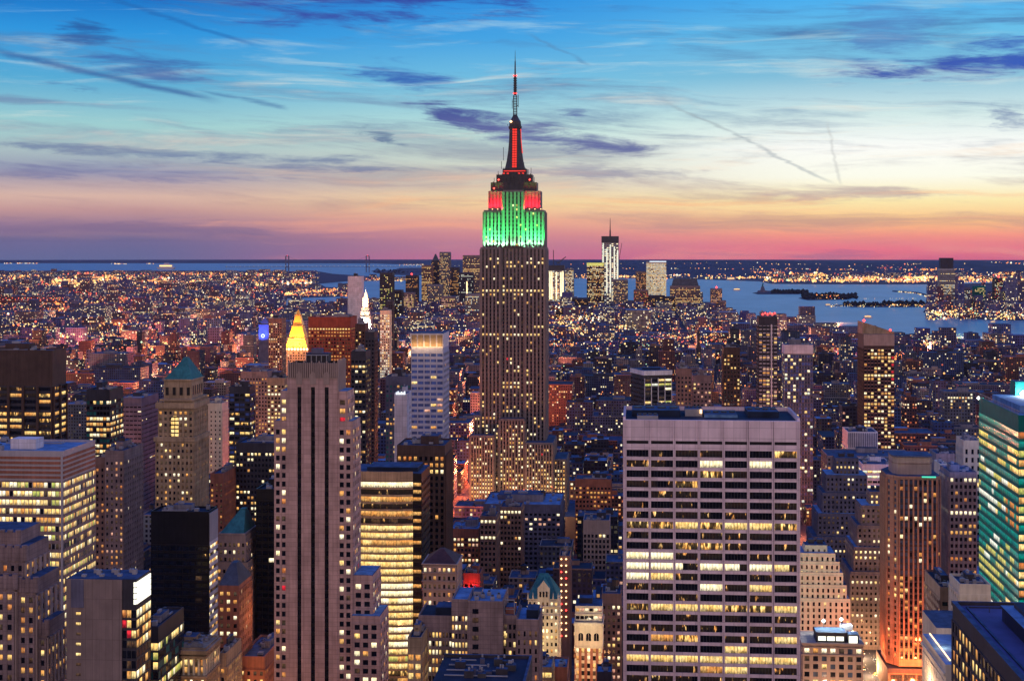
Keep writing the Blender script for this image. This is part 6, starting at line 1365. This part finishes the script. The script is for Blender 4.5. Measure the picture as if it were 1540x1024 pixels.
FARF = [fac('hazed_block_brown', (.062, .054, .125), 5.4, 6., .09, WARM, scl=1.5), fac('hazed_block_navy', (.055, .075, .22), 5., 5.5, .08, YEL, scl=1.5), fac('hazed_block_grey', (.11, .11, .22), 5.2, 6., .08, YEL, scl=1.5), fac('hazed_block_rust', (.09, .048, .08), 5., 5.5, .14, RED, scl=1.5), fac('hazed_block_violet', (.066, .066, .2), 5.5, 6., .09, WARM, scl=1.5)]  # blue-violet lift of distant haze is put into these wall colours
BIGF = [fac('slab_lilac', (.13, .12, .2), 3.6, 3.8, .16, WARM, wfx=.7, scl=1.2), fac('slab_blue', (.07, .09, .2), 4.4, 4., .2, YEL, wfx=.8, scl=1.2), fac('slab_rose', (.14, .09, .11), 3.4, 3.7, .18, RED, scl=1.2), fac('slab_pale', (.22, .2, .24), 4., 4., .12, YEL, wfx=.75, scl=1.2)]
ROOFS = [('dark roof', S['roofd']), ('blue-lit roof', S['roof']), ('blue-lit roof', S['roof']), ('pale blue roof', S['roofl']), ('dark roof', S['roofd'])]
MANH = P(SHORE); MANH = MANH+[(1600, 300), (-1600, 300)]
def inside_poly(x, y, poly):
    c_ = False; j = len(poly)-1
    for i in range(len(poly)):
        xi, yi = poly[i]; xj, yj = poly[j]
        if (yi > y) != (yj > y) and x < (xj-xi)*(y-yi)/(yj-yi)+xi: c_ = not c_
        j = i
    return c_
bucket = {}
for f_ in FOOT:
    for k in range(int(f_[2]//100), int(f_[3]//100)+1): bucket.setdefault(k, []).append(f_)
def clash(x0, x1, y0, y1):
    for k in range(int(y0//100), int(y1//100)+1):
        for a, b, c_, d in bucket.get(k, ()):
            if x0 < b and x1 > a and y0 < d and y1 > c_: return True
    return False
rl = random.Random(2024); LOTS = []
def add_lots(ya, yb, pitch, street, lotw, lotd, hfun):
    y = ya
    while y < yb:
        for (xa, wa), (xb, wb) in zip(AVE, AVE[1:]):
            x = xa+wa/2+2
            while x < xb-wb/2-8:
                w = min(rl.uniform(*lotw), xb-wb/2-2-x)
                if y > 1250 and rl.random() < .13 and xb-wb/2-2-x > 50:
                    w = rl.uniform(42, 78); x0, x1, y0 = x+.2, min(x+w-.2, xb-wb/2-2), y; px, _ = proj((x0+x1)/2, y0, 0); dd = pitch-street
                    if -260 < px < 1800 and inside_poly((x0+x1)/2, y0+dd, MANH) and not clash(x0, x1, y0, y0+dd): LOTS.append((x0, x1, y0, y0+dd*rl.uniform(.6, 1.), rl.uniform(26, 58) if rl.random() < .8 else rl.uniform(58, 88), px, 1))
                    x += w; continue
                for r in range(2):
                    d = min(lotd, (pitch-street)/2); y0 = y+r*(pitch-street)/2; dd = d*rl.uniform(.78, 1.)
                    if r: y0 = y+pitch-street-dd
                    x0, x1 = x+.15, x+w-.15
                    cx = (x0+x1)/2; px, _ = proj(cx, y0, 0)
                    if -260 < px < 1800 and rl.random() < .96 and inside_poly(cx, y0+dd, MANH) and not clash(x0, x1, y0, y0+dd): LOTS.append((x0, x1, y0, y0+dd, hfun(px, y0), px, 0))
                x += w
        y += pitch
def h_near(px, y):
    q = rl.random()
    if y < 1150: return rl.uniform(13, 40) if q < .85 else rl.uniform(40, 58)
    if 660 < px < 940 and y < 1700: return rl.uniform(14, 48)
    if q < .72: return rl.uniform(14, 42)
    if q < .955: return rl.uniform(42, 70)
    return rl.uniform(70, 105) if not 640 < px < 960 else rl.uniform(45, 70)
def h_mid(px, y):
    q = rl.random(); k = 1. if y < 4300 else .75
    if px < 560: return (rl.uniform(14, 38) if q < .76 else rl.uniform(40, 62) if q < .93 else rl.uniform(55, 90))*k
    if y > 5200 and 570 < px < 1080: return (rl.uniform(14, 38) if q < .8 else rl.uniform(38, 66))*(1 if y < 6000 else .6)
    return (rl.uniform(12, 32) if q < .88 else rl.uniform(32, 55) if q < .98 else rl.uniform(50, 75))*k
add_lots(880, 3200, 80, 17, (16, 38), 31, h_near)
add_lots(3210, 6900, 90, 16, (26, 52), 37, h_mid)
# which of them show: a skyline buffer from near to far
NX = 1540; sky_ = [2000.]*NX
OCC = [(937,1203,632,610),(412,545,600,640),(432,508,545,640),(530,586,880,640),(-60,95,681,640),(95,145,672,640),(100,227,871,550),(227,327,772,760),(235,312,610,850),(328,395,830,790),(526,646,715,780),(597,675,672,900),(618,673,505,1000),(709,833,660,1349),(722,820,372,1364),
       (1470,1540,620,655),(1432,1540,950,480),(1336,1416,700,900),(1203,1279,860,900),(1207,1298,968,780),(1428,1469,712,960),(-30,88,530,900),(636,690,849,720),(628,810,920,600),(650,790,1000,470),(794,840,895,800),(864,907,912,830),(1284,1333,800,1000),(1230,1310,740,1130),(-60,64,850,555),(257,330,975,620)]
items = [(Y, 'o', (a, b, t)) for a, b, t, Y in OCC]+[(L[2], 'l', i) for i, L in enumerate(LOTS)]
items.sort(key=lambda q: q[0]); VIS = {}
for Y, kd, q in items:
    if kd == 'o': a, b, t = q; vis = None
    else:
        L = LOTS[q]; a, t = proj(L[0], L[2], L[4]); b, _ = proj(L[1], L[2], L[4]); vis = 0
    for c_ in range(max(0, int(a)), min(NX, int(b)+1)):
        if t < sky_[c_]:
            if vis is not None: vis += min(sky_[c_], 1024)-t if t < 1024 else 0
            sky_[c_] = t
    if vis is not None: VIS[q] = vis
NI = 600
order = sorted(VIS, key=lambda i: -VIS[i])
MARK = [('the floodlit skyscraper', 771), ('the pale grid tower', 1070), ('the pink slit tower', 470), ('the green pyramid tower', 265), ('the ribbed tower', 1375), ('the green glass tower', 1505), ('the blue striped tower', 642), ('the far left columned tower', 25), ('the black slab', 275), ('the white-finned building', 980), ('the sloping-roofed tower', 1320), ('the balcony tower', 1155), ('the blank-walled building', 897), ('the dark glass slab', 360), ('the small dark glass tower', 150), ('the white-topped tower', 1201)]
ORD = ['', 'second ', 'third ', 'fourth ', 'fifth ', 'sixth ', 'seventh ', 'eighth ', 'ninth ', 'tenth ', 'eleventh ', 'twelfth ']
cnt, used = {}, {}
KN = [('low_rise_building', 'building', 'low'), ('loft_building', 'loft building', 'mid-height'), ('apartment_block', 'apartment building', 'tall')]
chosen = []
for i in order:
    L = LOTS[i]
    if L[2] > 3300 or VIS[i] < 14: continue
    kd = 0 if L[4] < 28 else 1 if L[4] < 52 else 2
    if cnt.get(kd, 0) >= 285 or len(chosen) >= NI: continue
    cnt[kd] = cnt.get(kd, 0)+1; chosen.append((i, kd))
chs = {i for i, _ in chosen}
rg = random.Random(99); stuff = MB(); pend = []
LITP = ('yellow', 'warm', 'white', 'warm', 'orange', 'pink')
for i, kd in chosen:
    x0, x1, y0, y1, h, px, big = LOTS[i]; fi = rg.choices(range(7), (4, 5, 2, 2, 1.4, 4, 3) if not big else (2, 2, 2, 1, 1, 2, 0))[0]; cw_, ch_ = CWH[fi]; ri = rg.randrange(5)
    w, d = x1-x0, y1-y0; m = MB(); ox, oy = (x0+x1)/2, y0
    hf_ = h; sb = h > 34 and rg.random() < .5
    if sb: h = h*rg.uniform(.6, .8)
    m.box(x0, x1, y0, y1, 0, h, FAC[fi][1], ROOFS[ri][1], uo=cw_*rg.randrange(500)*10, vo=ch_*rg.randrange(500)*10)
    ob = m.build(KN[kd][0], None, (ox, oy, 0)); ob.location = (ox, oy, 0); o3 = (ox, oy, 0)
    if sb:
        m = MB(); ix, iy = w*rg.uniform(.1, .24), d*rg.uniform(.1, .22); m.box(x0+ix, x1-ix*rg.choice((.3, 1)), y0+iy, y1-iy*.4, h, hf_, FAC[fi][1], ROOFS[rg.randrange(5)][1], uo=cw_*rg.randrange(500)*10, vo=ch_*rg.randrange(500)*10); m.build('upper_storeys', ob, o3)
    pr = MB(); t = .4; wm = FAC[fi][1]; wp = S[('brown', 'dark', 'grey', 'rust', 'limestone', 'mauve', 'dark')[fi]]
    pr.box(x0, x1, y0-.15, y0+t, h, h+.9, wp); pr.box(x0, x1, y1-t, y1, h, h+.9, wp); pr.box(x0, x0+t, y0+t, y1-t, h, h+.9, wp); pr.box(x1-t, x1, y0+t, y1-t, h, h+.9, wp); pr.build('parapet', ob, o3)
    feats = []
    m = MB(); bw, bd, bh = w*rg.uniform(.22, .4), d*rg.uniform(.2, .4), rg.uniform(2.5, 4.5); bx, by = x0+rg.uniform(.1, .9)*(w-bw), y0+d*.3+rg.random()*(d*.65-bd)
    if sb: bx, by, bw, bd, bh = x0+w*.4, y0+d*.4, w*.24, d*.3, hf_-h+bh
    m.box(bx, bx+bw, by, by+bd, h, h+bh, wp, ROOFS[rg.randrange(5)][1]); m.build('bulkhead', ob, o3)
    if not sb and y0 < 2100 and rg.random() < .36: tx = x0+3+rg.random()*(w-6); tank_mb(tx, y0+d*rg.uniform(.3, .7), h, rg.uniform(1.7, 2.4), rg.uniform(3, 4)).build('water_tank', ob, o3); feats.append('water tank')
    if y0 < 1700:
        for k in range(0 if sb else rg.randrange(1, 4)):
            m = MB(); s_ = rg.uniform(1., 2.4); a, b = x0+1+rg.random()*(w-4), y0+1.5+rg.random()*(d-5); m.box(a, a+s_, b, b+s_*1.3, h+.1, h+rg.uniform(.9, 2.), S['steel'] if rg.random() < .5 else S['metal'], ROOFS[rg.randrange(5)][1]); m.build('roof_unit', ob, o3)
    if rg.random() < .3 and d > 16: feats.append('')
    # panes with lamps on behind them
    ncol, nrow = int(w/cw_), int(h/ch_); nl = 0
    if y0 < 2300 and ncol > 2 and nrow > 2:
        rowlit = rg.randrange(nrow) if rg.random() < .3 else -1; cell = set(); dens = rg.choice((.03, .05, .09, .16))
        for r in range(1, nrow):
            for c_ in range(ncol):
                if (r == rowlit and rg.random() < .75) or rg.random() < dens: cell.add((r, c_))
        cell = sorted(cell, key=lambda q: -q[0])[:16]; mt0 = rg.choice(LITP)
        for r, c_ in cell:
            mt = mt0 if rg.random() < .5 else rg.choice(LITP)
            wo = bpy.data.objects.new('window', unit(mt)); COL.objects.link(wo); wo.parent = ob; wo.location = (x0+(c_+.5)*cw_-ox, -.06, (r+.5)*ch_); wo.scale = (cw_*.6, 1, ch_*.58); nl += 1
    lit = 'brightly dotted with lit windows' if nl > 11 else 'with some lit windows' if nl > 3 else 'mostly unlit'
    mk, mp = min(MARK, key=lambda q: abs(q[1]-px)+(12 if q[1] < px else 0)); rel = 'left of' if px < mp-4 else 'right of' if px > mp+4 else 'in line with'
    pend.append((ob, kd, FAC[fi][0], ROOFS[ri][0] if 'water tank' not in feats else 'water tank', lit, rel, mk, abs(px-mp), y0, px))
groups = {}
for q in pend: groups.setdefault((q[1], q[2], q[3], q[4], q[5], q[6]), []).append(q)
for key, L in groups.items():
    L.sort(key=lambda q: (q[7], q[8]))
    for n, q in enumerate(L):
        od = ORD[n] if n < len(ORD) else f'{n+1}th '
        depthw = ''
        tag(q[0], f'{od}{KN[key[0]][2]} {key[1]} block, {key[2]}, {key[3]}, {key[4]} {key[5]}', KN[key[0]][1], {0: 'low buildings between the towers', 1: 'mid-height loft buildings of the city', 2: 'tall blocks among the low roofs'}[key[0]])
        lb = f'{od}{KN[key[0]][2]} {key[1]} block, {key[2]}, {"unlit" if key[3] == "mostly unlit" else "few lights" if "some" in key[3] else "many lights"}, {key[4]} {key[5]}'
        q[0]['label'] = lb
        if len(lb.split()) > 16: q[0]['label'] = lb.replace(' block,', ',')
for i, L in enumerate(LOTS):
    if i in chs: continue
    x0, x1, y0, y1, h, px, big = L
    if VIS.get(i, 0) < .5 and y0 > 1500 and 0 < px < 1540: continue
    far = y0 > 2300
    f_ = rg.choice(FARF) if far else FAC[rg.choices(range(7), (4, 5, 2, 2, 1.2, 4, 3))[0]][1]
    h0 = h
    if h > 26 and rg.random() < .55:
        h = h*rg.uniform(.5, .8); ix, iy = (x1-x0)*rg.uniform(.08, .25), (y1-y0)*rg.uniform(.08, .25)
        stuff.box(x0+ix, x1-ix*rg.choice((.2, 1, 1.6)), y0+iy, y1-iy*.5, h, h0, f_, ROOFS[rg.randrange(5)][1], uo=rg.randrange(4000)*16.5, vo=rg.randrange(400)*33.)
    if big: f_ = rg.choice(BIGF)
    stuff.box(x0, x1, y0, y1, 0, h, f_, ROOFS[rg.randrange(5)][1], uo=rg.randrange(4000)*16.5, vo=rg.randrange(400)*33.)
    h = h0 if h0 == h else h
    if h == h0 and rg.random() < .5: stuff.box(x0+(x1-x0)*.3, x0+(x1-x0)*.6, y0+(y1-y0)*.3, y0+(y1-y0)*.7, h, h+rg.uniform(2.5, 5), f_, ROOFS[rg.randrange(5)][1])
# low roofs on the far shores
for (a, b, t, u_, n, hh) in ((-40, 470, 409.5, 430, 900, (10, 28)), (-40, 420, 430, 468, 1400, (10, 38)), (430, 525, 435, 446, 120, (8, 22)), (1392, 1580, 446, 480, 260, (15, 70)), (1150, 1560, 408, 421, 500, (8, 26)), (530, 605, 418.5, 423, 50, (6, 20))):
    for k in range(n):
        px, py = rg.uniform(a, b), rg.uniform(t, u_); X_, Y_ = gnd(px, py); s_ = rg.uniform(18, 60)*Y_/7000*.8; h = rg.uniform(*hh)
        if rg.random() < .1: h *= 2.2
        if Y_ < 5700: continue
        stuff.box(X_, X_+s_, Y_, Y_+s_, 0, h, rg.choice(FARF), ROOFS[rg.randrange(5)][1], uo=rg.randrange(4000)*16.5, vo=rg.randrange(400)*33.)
tag(stuff.build('distant_buildings'), kind='stuff', label='mass of small distant blocks spreading to the harbour and far shores')

# pools of sodium light in the streets between the blocks
rq = random.Random(7)
for k in range(110):
    Yq = rq.choice((rq.uniform(1150, 2200), rq.uniform(2000, 4200), rq.uniform(1500, 5600))); px = rq.uniform(-10, 1550) if k % 2 else rq.uniform(0, 430)
    ax = min(AVE, key=lambda q: abs(q[0]-wx(px, Yq)))[0]; xq, yq = (ax+rq.uniform(-6, 6), Yq) if rq.random() < .65 else (wx(px, Yq), math.floor(Yq/80)*80+72.)
    l = bpy.data.lights.new('street_glow', 'POINT'); l.energy = 170000*(.6+rq.random()*1.2)*(1 if Yq < 2200 else 5.); l.color = rq.choice(((1., .22, .08), (1., .32, .12), (1., .16, .08), (1., .4, .18))); l.shadow_soft_size = 2.
    ob = bpy.data.objects.new('street_glow', l); COL.objects.link(ob); ob.location = (xq, yq, rq.uniform(10, 26))
# ------------------------------------------------------------------ lamps of the far city
CL = [emit('light_orange', (1., .30, .07), 2.2), emit('light_yellow', (1., .64, .22), 2.), emit('light_red', (1., .14, .06), 1.9), emit('light_white', (1., .9, .68), 1.8), emit('light_green', (.65, 1., .6), 1.2), emit('light_amber', (1., .44, .12), 1.9), emit('light_dimred', (.8, .16, .07), .9)]
lights = MB(); rz = random.Random(55)
def glow_at(px, py, z, size, m):
    X_, Y_ = gnd(px, py, z); lights.octa(X_, Y_, z, size*dep(px, Y_)/F, CL[m])
ZON = [((0, 480, 410, 433), 750, (.5, 1.25), (6, 5, 3, 2, .6, 5, 3), 18), ((0, 470, 415, 427), 420, (.6, 1.5), (6, 6, 3, 3, .5, 5, 1), 18), ((0, 430, 432, 470), 800, (.5, 1.5), (6, 3, 4, 1, .4, 4, 4), 20), ((430, 528, 434, 446), 160, (.5, 1.2), (6, 3, 4, 1, .2, 4, 2), 12),
       ((820, 1150, 413.5, 419), 260, (.5, 1.2), (3, 7, 1, 2, .4, 4, 0), 10), ((1150, 1545, 410, 424), 620, (.5, 1.4), (5, 7, 2, 2, .4, 5, 1), 14), ((1200, 1545, 416, 423), 260, (.7, 1.6), (5, 8, 2, 2, .4, 5, 1), 14), ((1430, 1545, 394, 411), 330, (.4, 1.1), (5, 6, 1, 2, .6, 4, 1), 10), ((1130, 1440, 396, 410), 150, (.35, .8), (4, 5, 1, 1, .6, 3, 1), 60),
       ((1392, 1545, 446, 481), 330, (.5, 1.2), (2, 6, 1, 3, 2, 3, 0), 25), ((1395, 1460, 466, 474), 60, (.7, 1.5), (1, 6, 0, 4, 1, 2, 0), 10), ((590, 1095, 455, 522), 620, (.5, 1.3), (5, 5, 2, 2, .8, 4, 2), 34), ((0, 425, 470, 565), 800, (.6, 1.6), (6, 4, 4, 1.5, .5, 5, 4), 34), ((560, 1540, 500, 600), 620, (.5, 1.3), (5, 5, 1.5, 2, .8, 4, 3), 38),
       ((528, 606, 418.5, 423), 70, (.5, 1.1), (4, 6, 1, 3, .4, 4, 0), 8), ((1250, 1402, 457, 462), 70, (.4, .9), (2, 5, 0, 3, 1, 3, 0), 8), ((1342, 1410, 437.5, 450), 0, (.5, 1), (1, 1, 1, 1, 1, 1, 1), 6), ((300, 1540, 600, 760), 180, (.5, 1.1), (5, 3, 2, 1.5, .4, 4, 3), 30), ((1225, 1268, 443, 450), 16, (.5, .8), (3, 3, 1, 1, 0, 2, 0), 8), ((1240, 1340, 498, 512), 30, (.4, .9), (1, 3, 0, 4, 4, 1, 0), 14), ((1350, 1450, 502, 516), 120, (.4, 1.1), (0, 2, 0, 5, 6, 1, 0), 12)]
for (a, b, t, u_), n, (s0, s1), wts, z in ZON:
    cen = [(rz.uniform(a, b), rz.uniform(t, u_), rz.uniform(5, 34), rz.choices(range(7), wts)[0]) for _ in range(max(4, n//36))]
    for k in range(int(n*1.9)):
        px, py, m_ = rz.uniform(a, b), rz.uniform(t, u_), rz.choices(range(7), wts)[0]
        if k % 6 > 1:
            c_ = rz.choice(cen); px, py = rz.gauss(c_[0], c_[2]), rz.gauss(c_[1], min(2.2, (u_-t)*.07)); m_ = c_[3] if rz.random() < .6 else m_
            if not (a <= px <= b and t <= py <= u_): continue
        glow_at(px, py, (z+12)*rz.uniform(.6, 1.4), rz.uniform(s0, s1)*rz.choice((.4, .5, .6, .75, .95, 1.5)), m_)
def streak(p, q, n, w, wts, size=(.7, 1.5), z=14):
    for k in range(n):
        t = rz.random(); glow_at(p[0]+(q[0]-p[0])*t+rz.gauss(0, w), p[1]+(q[1]-p[1])*t+rz.gauss(0, w*.35), z, rz.uniform(*size), rz.choices(range(7), wts)[0])
for a in (((248, 473), (296, 452), 90, 1.5, (6, 4, 1, 2, 0, 4, 0)), ((300, 421), (400, 416), 70, 2, (3, 6, 1, 3, 0, 3, 0)), ((20, 462), (92, 461), 60, 1.5, (2, 0, 7, 1, 0, 2, 2)), ((100, 464), (250, 466), 70, 2, (5, 2, 5, 1, 0, 3, 2)), ((295, 461), (395, 464), 60, 2, (5, 2, 4, 1, 0, 3, 1)), ((898, 497), (990, 531), 110, 3, (6, 2, 4, 1, 0, 4, 1)), ((985, 528), (1012, 560), 60, 3, (6, 1, 4, 0, 0, 4, 1)), ((430, 441), (480, 439), 50, 3, (5, 2, 5, 1, 0, 3, 1)), ((1345, 438), (1378, 441), 30, .5, (0, 4, 0, 6, 1, 1, 0), (.4, .8), 6), ((1378, 441), (1408, 450), 30, .5, (0, 4, 0, 6, 1, 1, 0), (.4, .8), 6), ((1290, 449), (1380, 449), 22, .4, (0, 3, 0, 3, 3, 1, 0), (.3, .5), 8), ((4, 396), (62, 396), 34, .3, (2, 4, 0, 4, 0, 2, 0), (.4, .8), 12), ((166, 396.5), (192, 397), 20, .3, (2, 4, 0, 4, 0, 2, 0), (.4, .8), 12), ((218, 396.5), (232, 396.5), 8, .3, (2, 4, 0, 4, 0, 2, 0), (.4, .8), 12), ((600, 398), (640, 398), 30, .4, (1, 4, 0, 5, 1, 2, 0), (.3, .6), 8), ((480, 401), (545, 402.5), 0, .3, (1, 4, 0, 5, 1, 2, 0), (.3, .5), 60)): streak(*a)
for k in range(190):
    row = HILL[rz.randrange(20, 75)]; j = rz.choice((0, 1, 1, 2)); p = row[j]; r = rz.uniform(.35, .9); lights.octa(p[0]+rz.uniform(-80, 80), p[1]-20, p[2]+14, r*p[1]/F, CL[rz.choices(range(7), (4, 5, 1, 2, .5, 4, 1))[0]])
tag(lights.build('city_lights'), kind='stuff', label='countless small street and window lights scattered over far districts')
# trees on the islands
tr = MB(); GR = plain('island_foliage', (.012, .016, .016), .9, streak=False)
for (a, b, t, u_, n) in ((1160, 1216, 438.6, 442, 190), (1206, 1288, 443.5, 450.5, 260), (1270, 1330, 457.5, 461, 60), (1330, 1400, 456.5, 461, 90), (562, 645, 405.5, 411.5, 160)):
    for k in range(n):
        X_, Y_ = gnd(rz.uniform(a, b), rz.uniform(t, u_)); r = rz.uniform(5, 12); tr.octa(X_, Y_, r*rz.uniform(.5, 1.), r, GR)
tag(tr.build('island_trees'), kind='stuff', label='dark low trees covering the harbour islands')

# ------------------------------------------------------------------ single things on the water
def statue():
    X_, Y_ = gnd(1147, 440); T = Thing('monument_statue', 'small statue on a tall pedestal standing on the harbour island', 'statue', X_, Y_); w = S['bluegrey']
    m = MB(); m.cyl(X_, Y_, 0, 12, 34, 30, w, 10); m.frus((X_-14, X_+14, Y_-14, Y_+14), 12, (X_-8, X_+8, Y_-8, Y_+8), 36, w); T.part('pedestal', m)
    m = MB(); m.cyl(X_, Y_, 36, 52, 5.5, 3.6, S['teal'], 10); m.cyl(X_, Y_, 52, 56, 3.6, 1.5, S['teal'], 10); m.octa(X_, Y_, 58.5, 2.6, S['teal']); m.frus((X_+2, X_+5, Y_-1, Y_+1), 52, (X_+4.5, X_+6, Y_-.7, Y_+.7), 66, S['teal']); T.part('figure', m)
    m = MB(); m.octa(X_+5.2, Y_, 68, 2., EM['lamp']); T.part('torch', m)
statue()
def bridge():
    A, B = gnd(432, 408), gnd(553, 408.6); A = (wx(432, 17000), 17000.); B = (wx(553, 17300), 17300.)
    T = Thing('suspension_bridge', 'distant suspension bridge with two tall towers and a line of deck lights', 'bridge', *A); dk = S['bluegrey']
    L = math.hypot(B[0]-A[0], B[1]-A[1]); d = ((B[0]-A[0])/L, (B[1]-A[1])/L)
    for p in (A, B):
        m = MB()
        for s_ in (-1, 1): m.box(p[0]+s_*17-5, p[0]+s_*17+5, p[1]-5, p[1]+5, 0, 190, dk)
        for z in (60, 120, 185): m.box(p[0]-14, p[0]+14, p[1]-6, p[1]+6, z, z+10, dk)
        T.part('bridge_tower', m); m = MB(); m.octa(p[0], p[1], 196, 4.5, EM['redlamp']); T.part('tip_lamp', m)
    m = MB(); e0 = (A[0]-d[0]*700, A[1]-d[1]*700); m.obox(e0, d, (d[1], -d[0]), 0, L+1400, -12, 12, 64, 68, dk); T.part('deck', m)
    m = MB()
    for k in range(40):
        t = k/40; u_ = (k+1)/40; f_ = lambda t_: 80+110*(2*t_-1)**2
        a, b = (A[0]+d[0]*L*t, A[1]+d[1]*L*t, f_(t)), (A[0]+d[0]*L*u_, A[1]+d[1]*L*u_, f_(u_)); m.poly([a, b, (b[0], b[1], b[2]+2), (a[0], a[1], a[2]+2)], dk)
    T.part('cable', m); m = MB()
    for k in range(110): t = -680+k*(L+1360)/45; m.octa(A[0]+d[0]*t, A[1]+d[1]*t-14, 74, 3., CL[3] if k % 3 else CL[1])
    T.part('deck_lamp_string', m)
bridge()
def bridge2():
    Y_ = 6200.; a, b = wx(-60, Y_), wx(96, Y_); T = Thing('truss_bridge', 'low steel truss bridge strung with red-pink lamps, far left', 'bridge', a, Y_); dk = S['redbrown']
    m = MB(); m.box(a, b, Y_-9, Y_+9, 38, 44, dk); T.part('deck', m); m = MB(); n = 30
    for k in range(n):
        x0, x1 = a+(b-a)*k/n, a+(b-a)*(k+1)/n; m.poly([(x0, Y_-9.3, 44), (x0+2.5, Y_-9.3, 44), (x1+2.5, Y_-9.3, 58), (x1, Y_-9.3, 58)], dk); m.box(x0, x0+2, Y_-9.6, Y_-9, 44, 60, dk)
    m.box(a, b, Y_-10, Y_-9, 58, 61, dk); T.part('truss', m); m = MB()
    for k in range(34): m.octa(a+(b-a)*k/33, Y_-11, 50+6*(k % 2), 2.6, CL[2])
    T.part('lamp_string', m)
bridge2()
BO = [(250, 405, 3., 'white-lit ship far out on the left bay'), (1245, 459.5, 1., 'yellow-lit ferry near the lamp-lined spit'), (1305, 478, 1.3, 'pale ferry lit yellow in the middle of the river'), (1493, 485, .8, 'small lit boat on the river at far right'), (1108, 437, 1.3, 'tiny lit boat left of the statue island'), (1099, 421.5, 1.6, 'dim boat moored by the far shore')]
for px, py, s_, lb in BO:
    X_, Y_ = gnd(px, py, .6); T = Thing('ferry_boat', lb, 'boat', X_, Y_, .6); k = 14*s_*max(1, Y_/6500); m = MB()
    m.frus((X_-k*.8, X_+k*.8, Y_-k*.22, Y_+k*.22), .6, (X_-k, X_+k, Y_-k*.28, Y_+k*.28), k*.22, S['white']); T.part('hull', m)
    m = MB(); m.box(X_-k*.7, X_+k*.7, Y_-k*.2, Y_+k*.2, k*.22, k*.5, S['white']); m.box(X_-k*.2, X_+k*.3, Y_-k*.15, Y_+k*.15, k*.5, k*.66, S['white']); T.part('cabin', m)
    m = MB(); m.box(X_-k*.66, X_+k*.66, Y_-k*.22, Y_-k*.205, k*.3, k*.42, CL[1]); T.part('window_row', m)

# ------------------------------------------------------------------ the air over the city
hz = MB(); hz.box(-43000, 43000, -2500, 42000, -1.5, 470, S['metal'], bottom=True)
HM = bpy.data.materials.new('evening_air'); HM.use_nodes = True; hn = HM.node_tree; hn.nodes.clear()
pv = hn.nodes.new('ShaderNodeVolumePrincipled'); ho = hn.nodes.new('ShaderNodeOutputMaterial'); hn.links.new(pv.outputs[0], ho.inputs['Volume'])
pv.inputs['Color'].default_value = (.62, .68, 1., 1); pv.inputs['Density'].default_value = 4.5e-6; pv.inputs['Anisotropy'].default_value = .2
hz.mats = [HM]; tag(hz.build('haze'), kind='stuff', label='thin evening haze over the whole city')
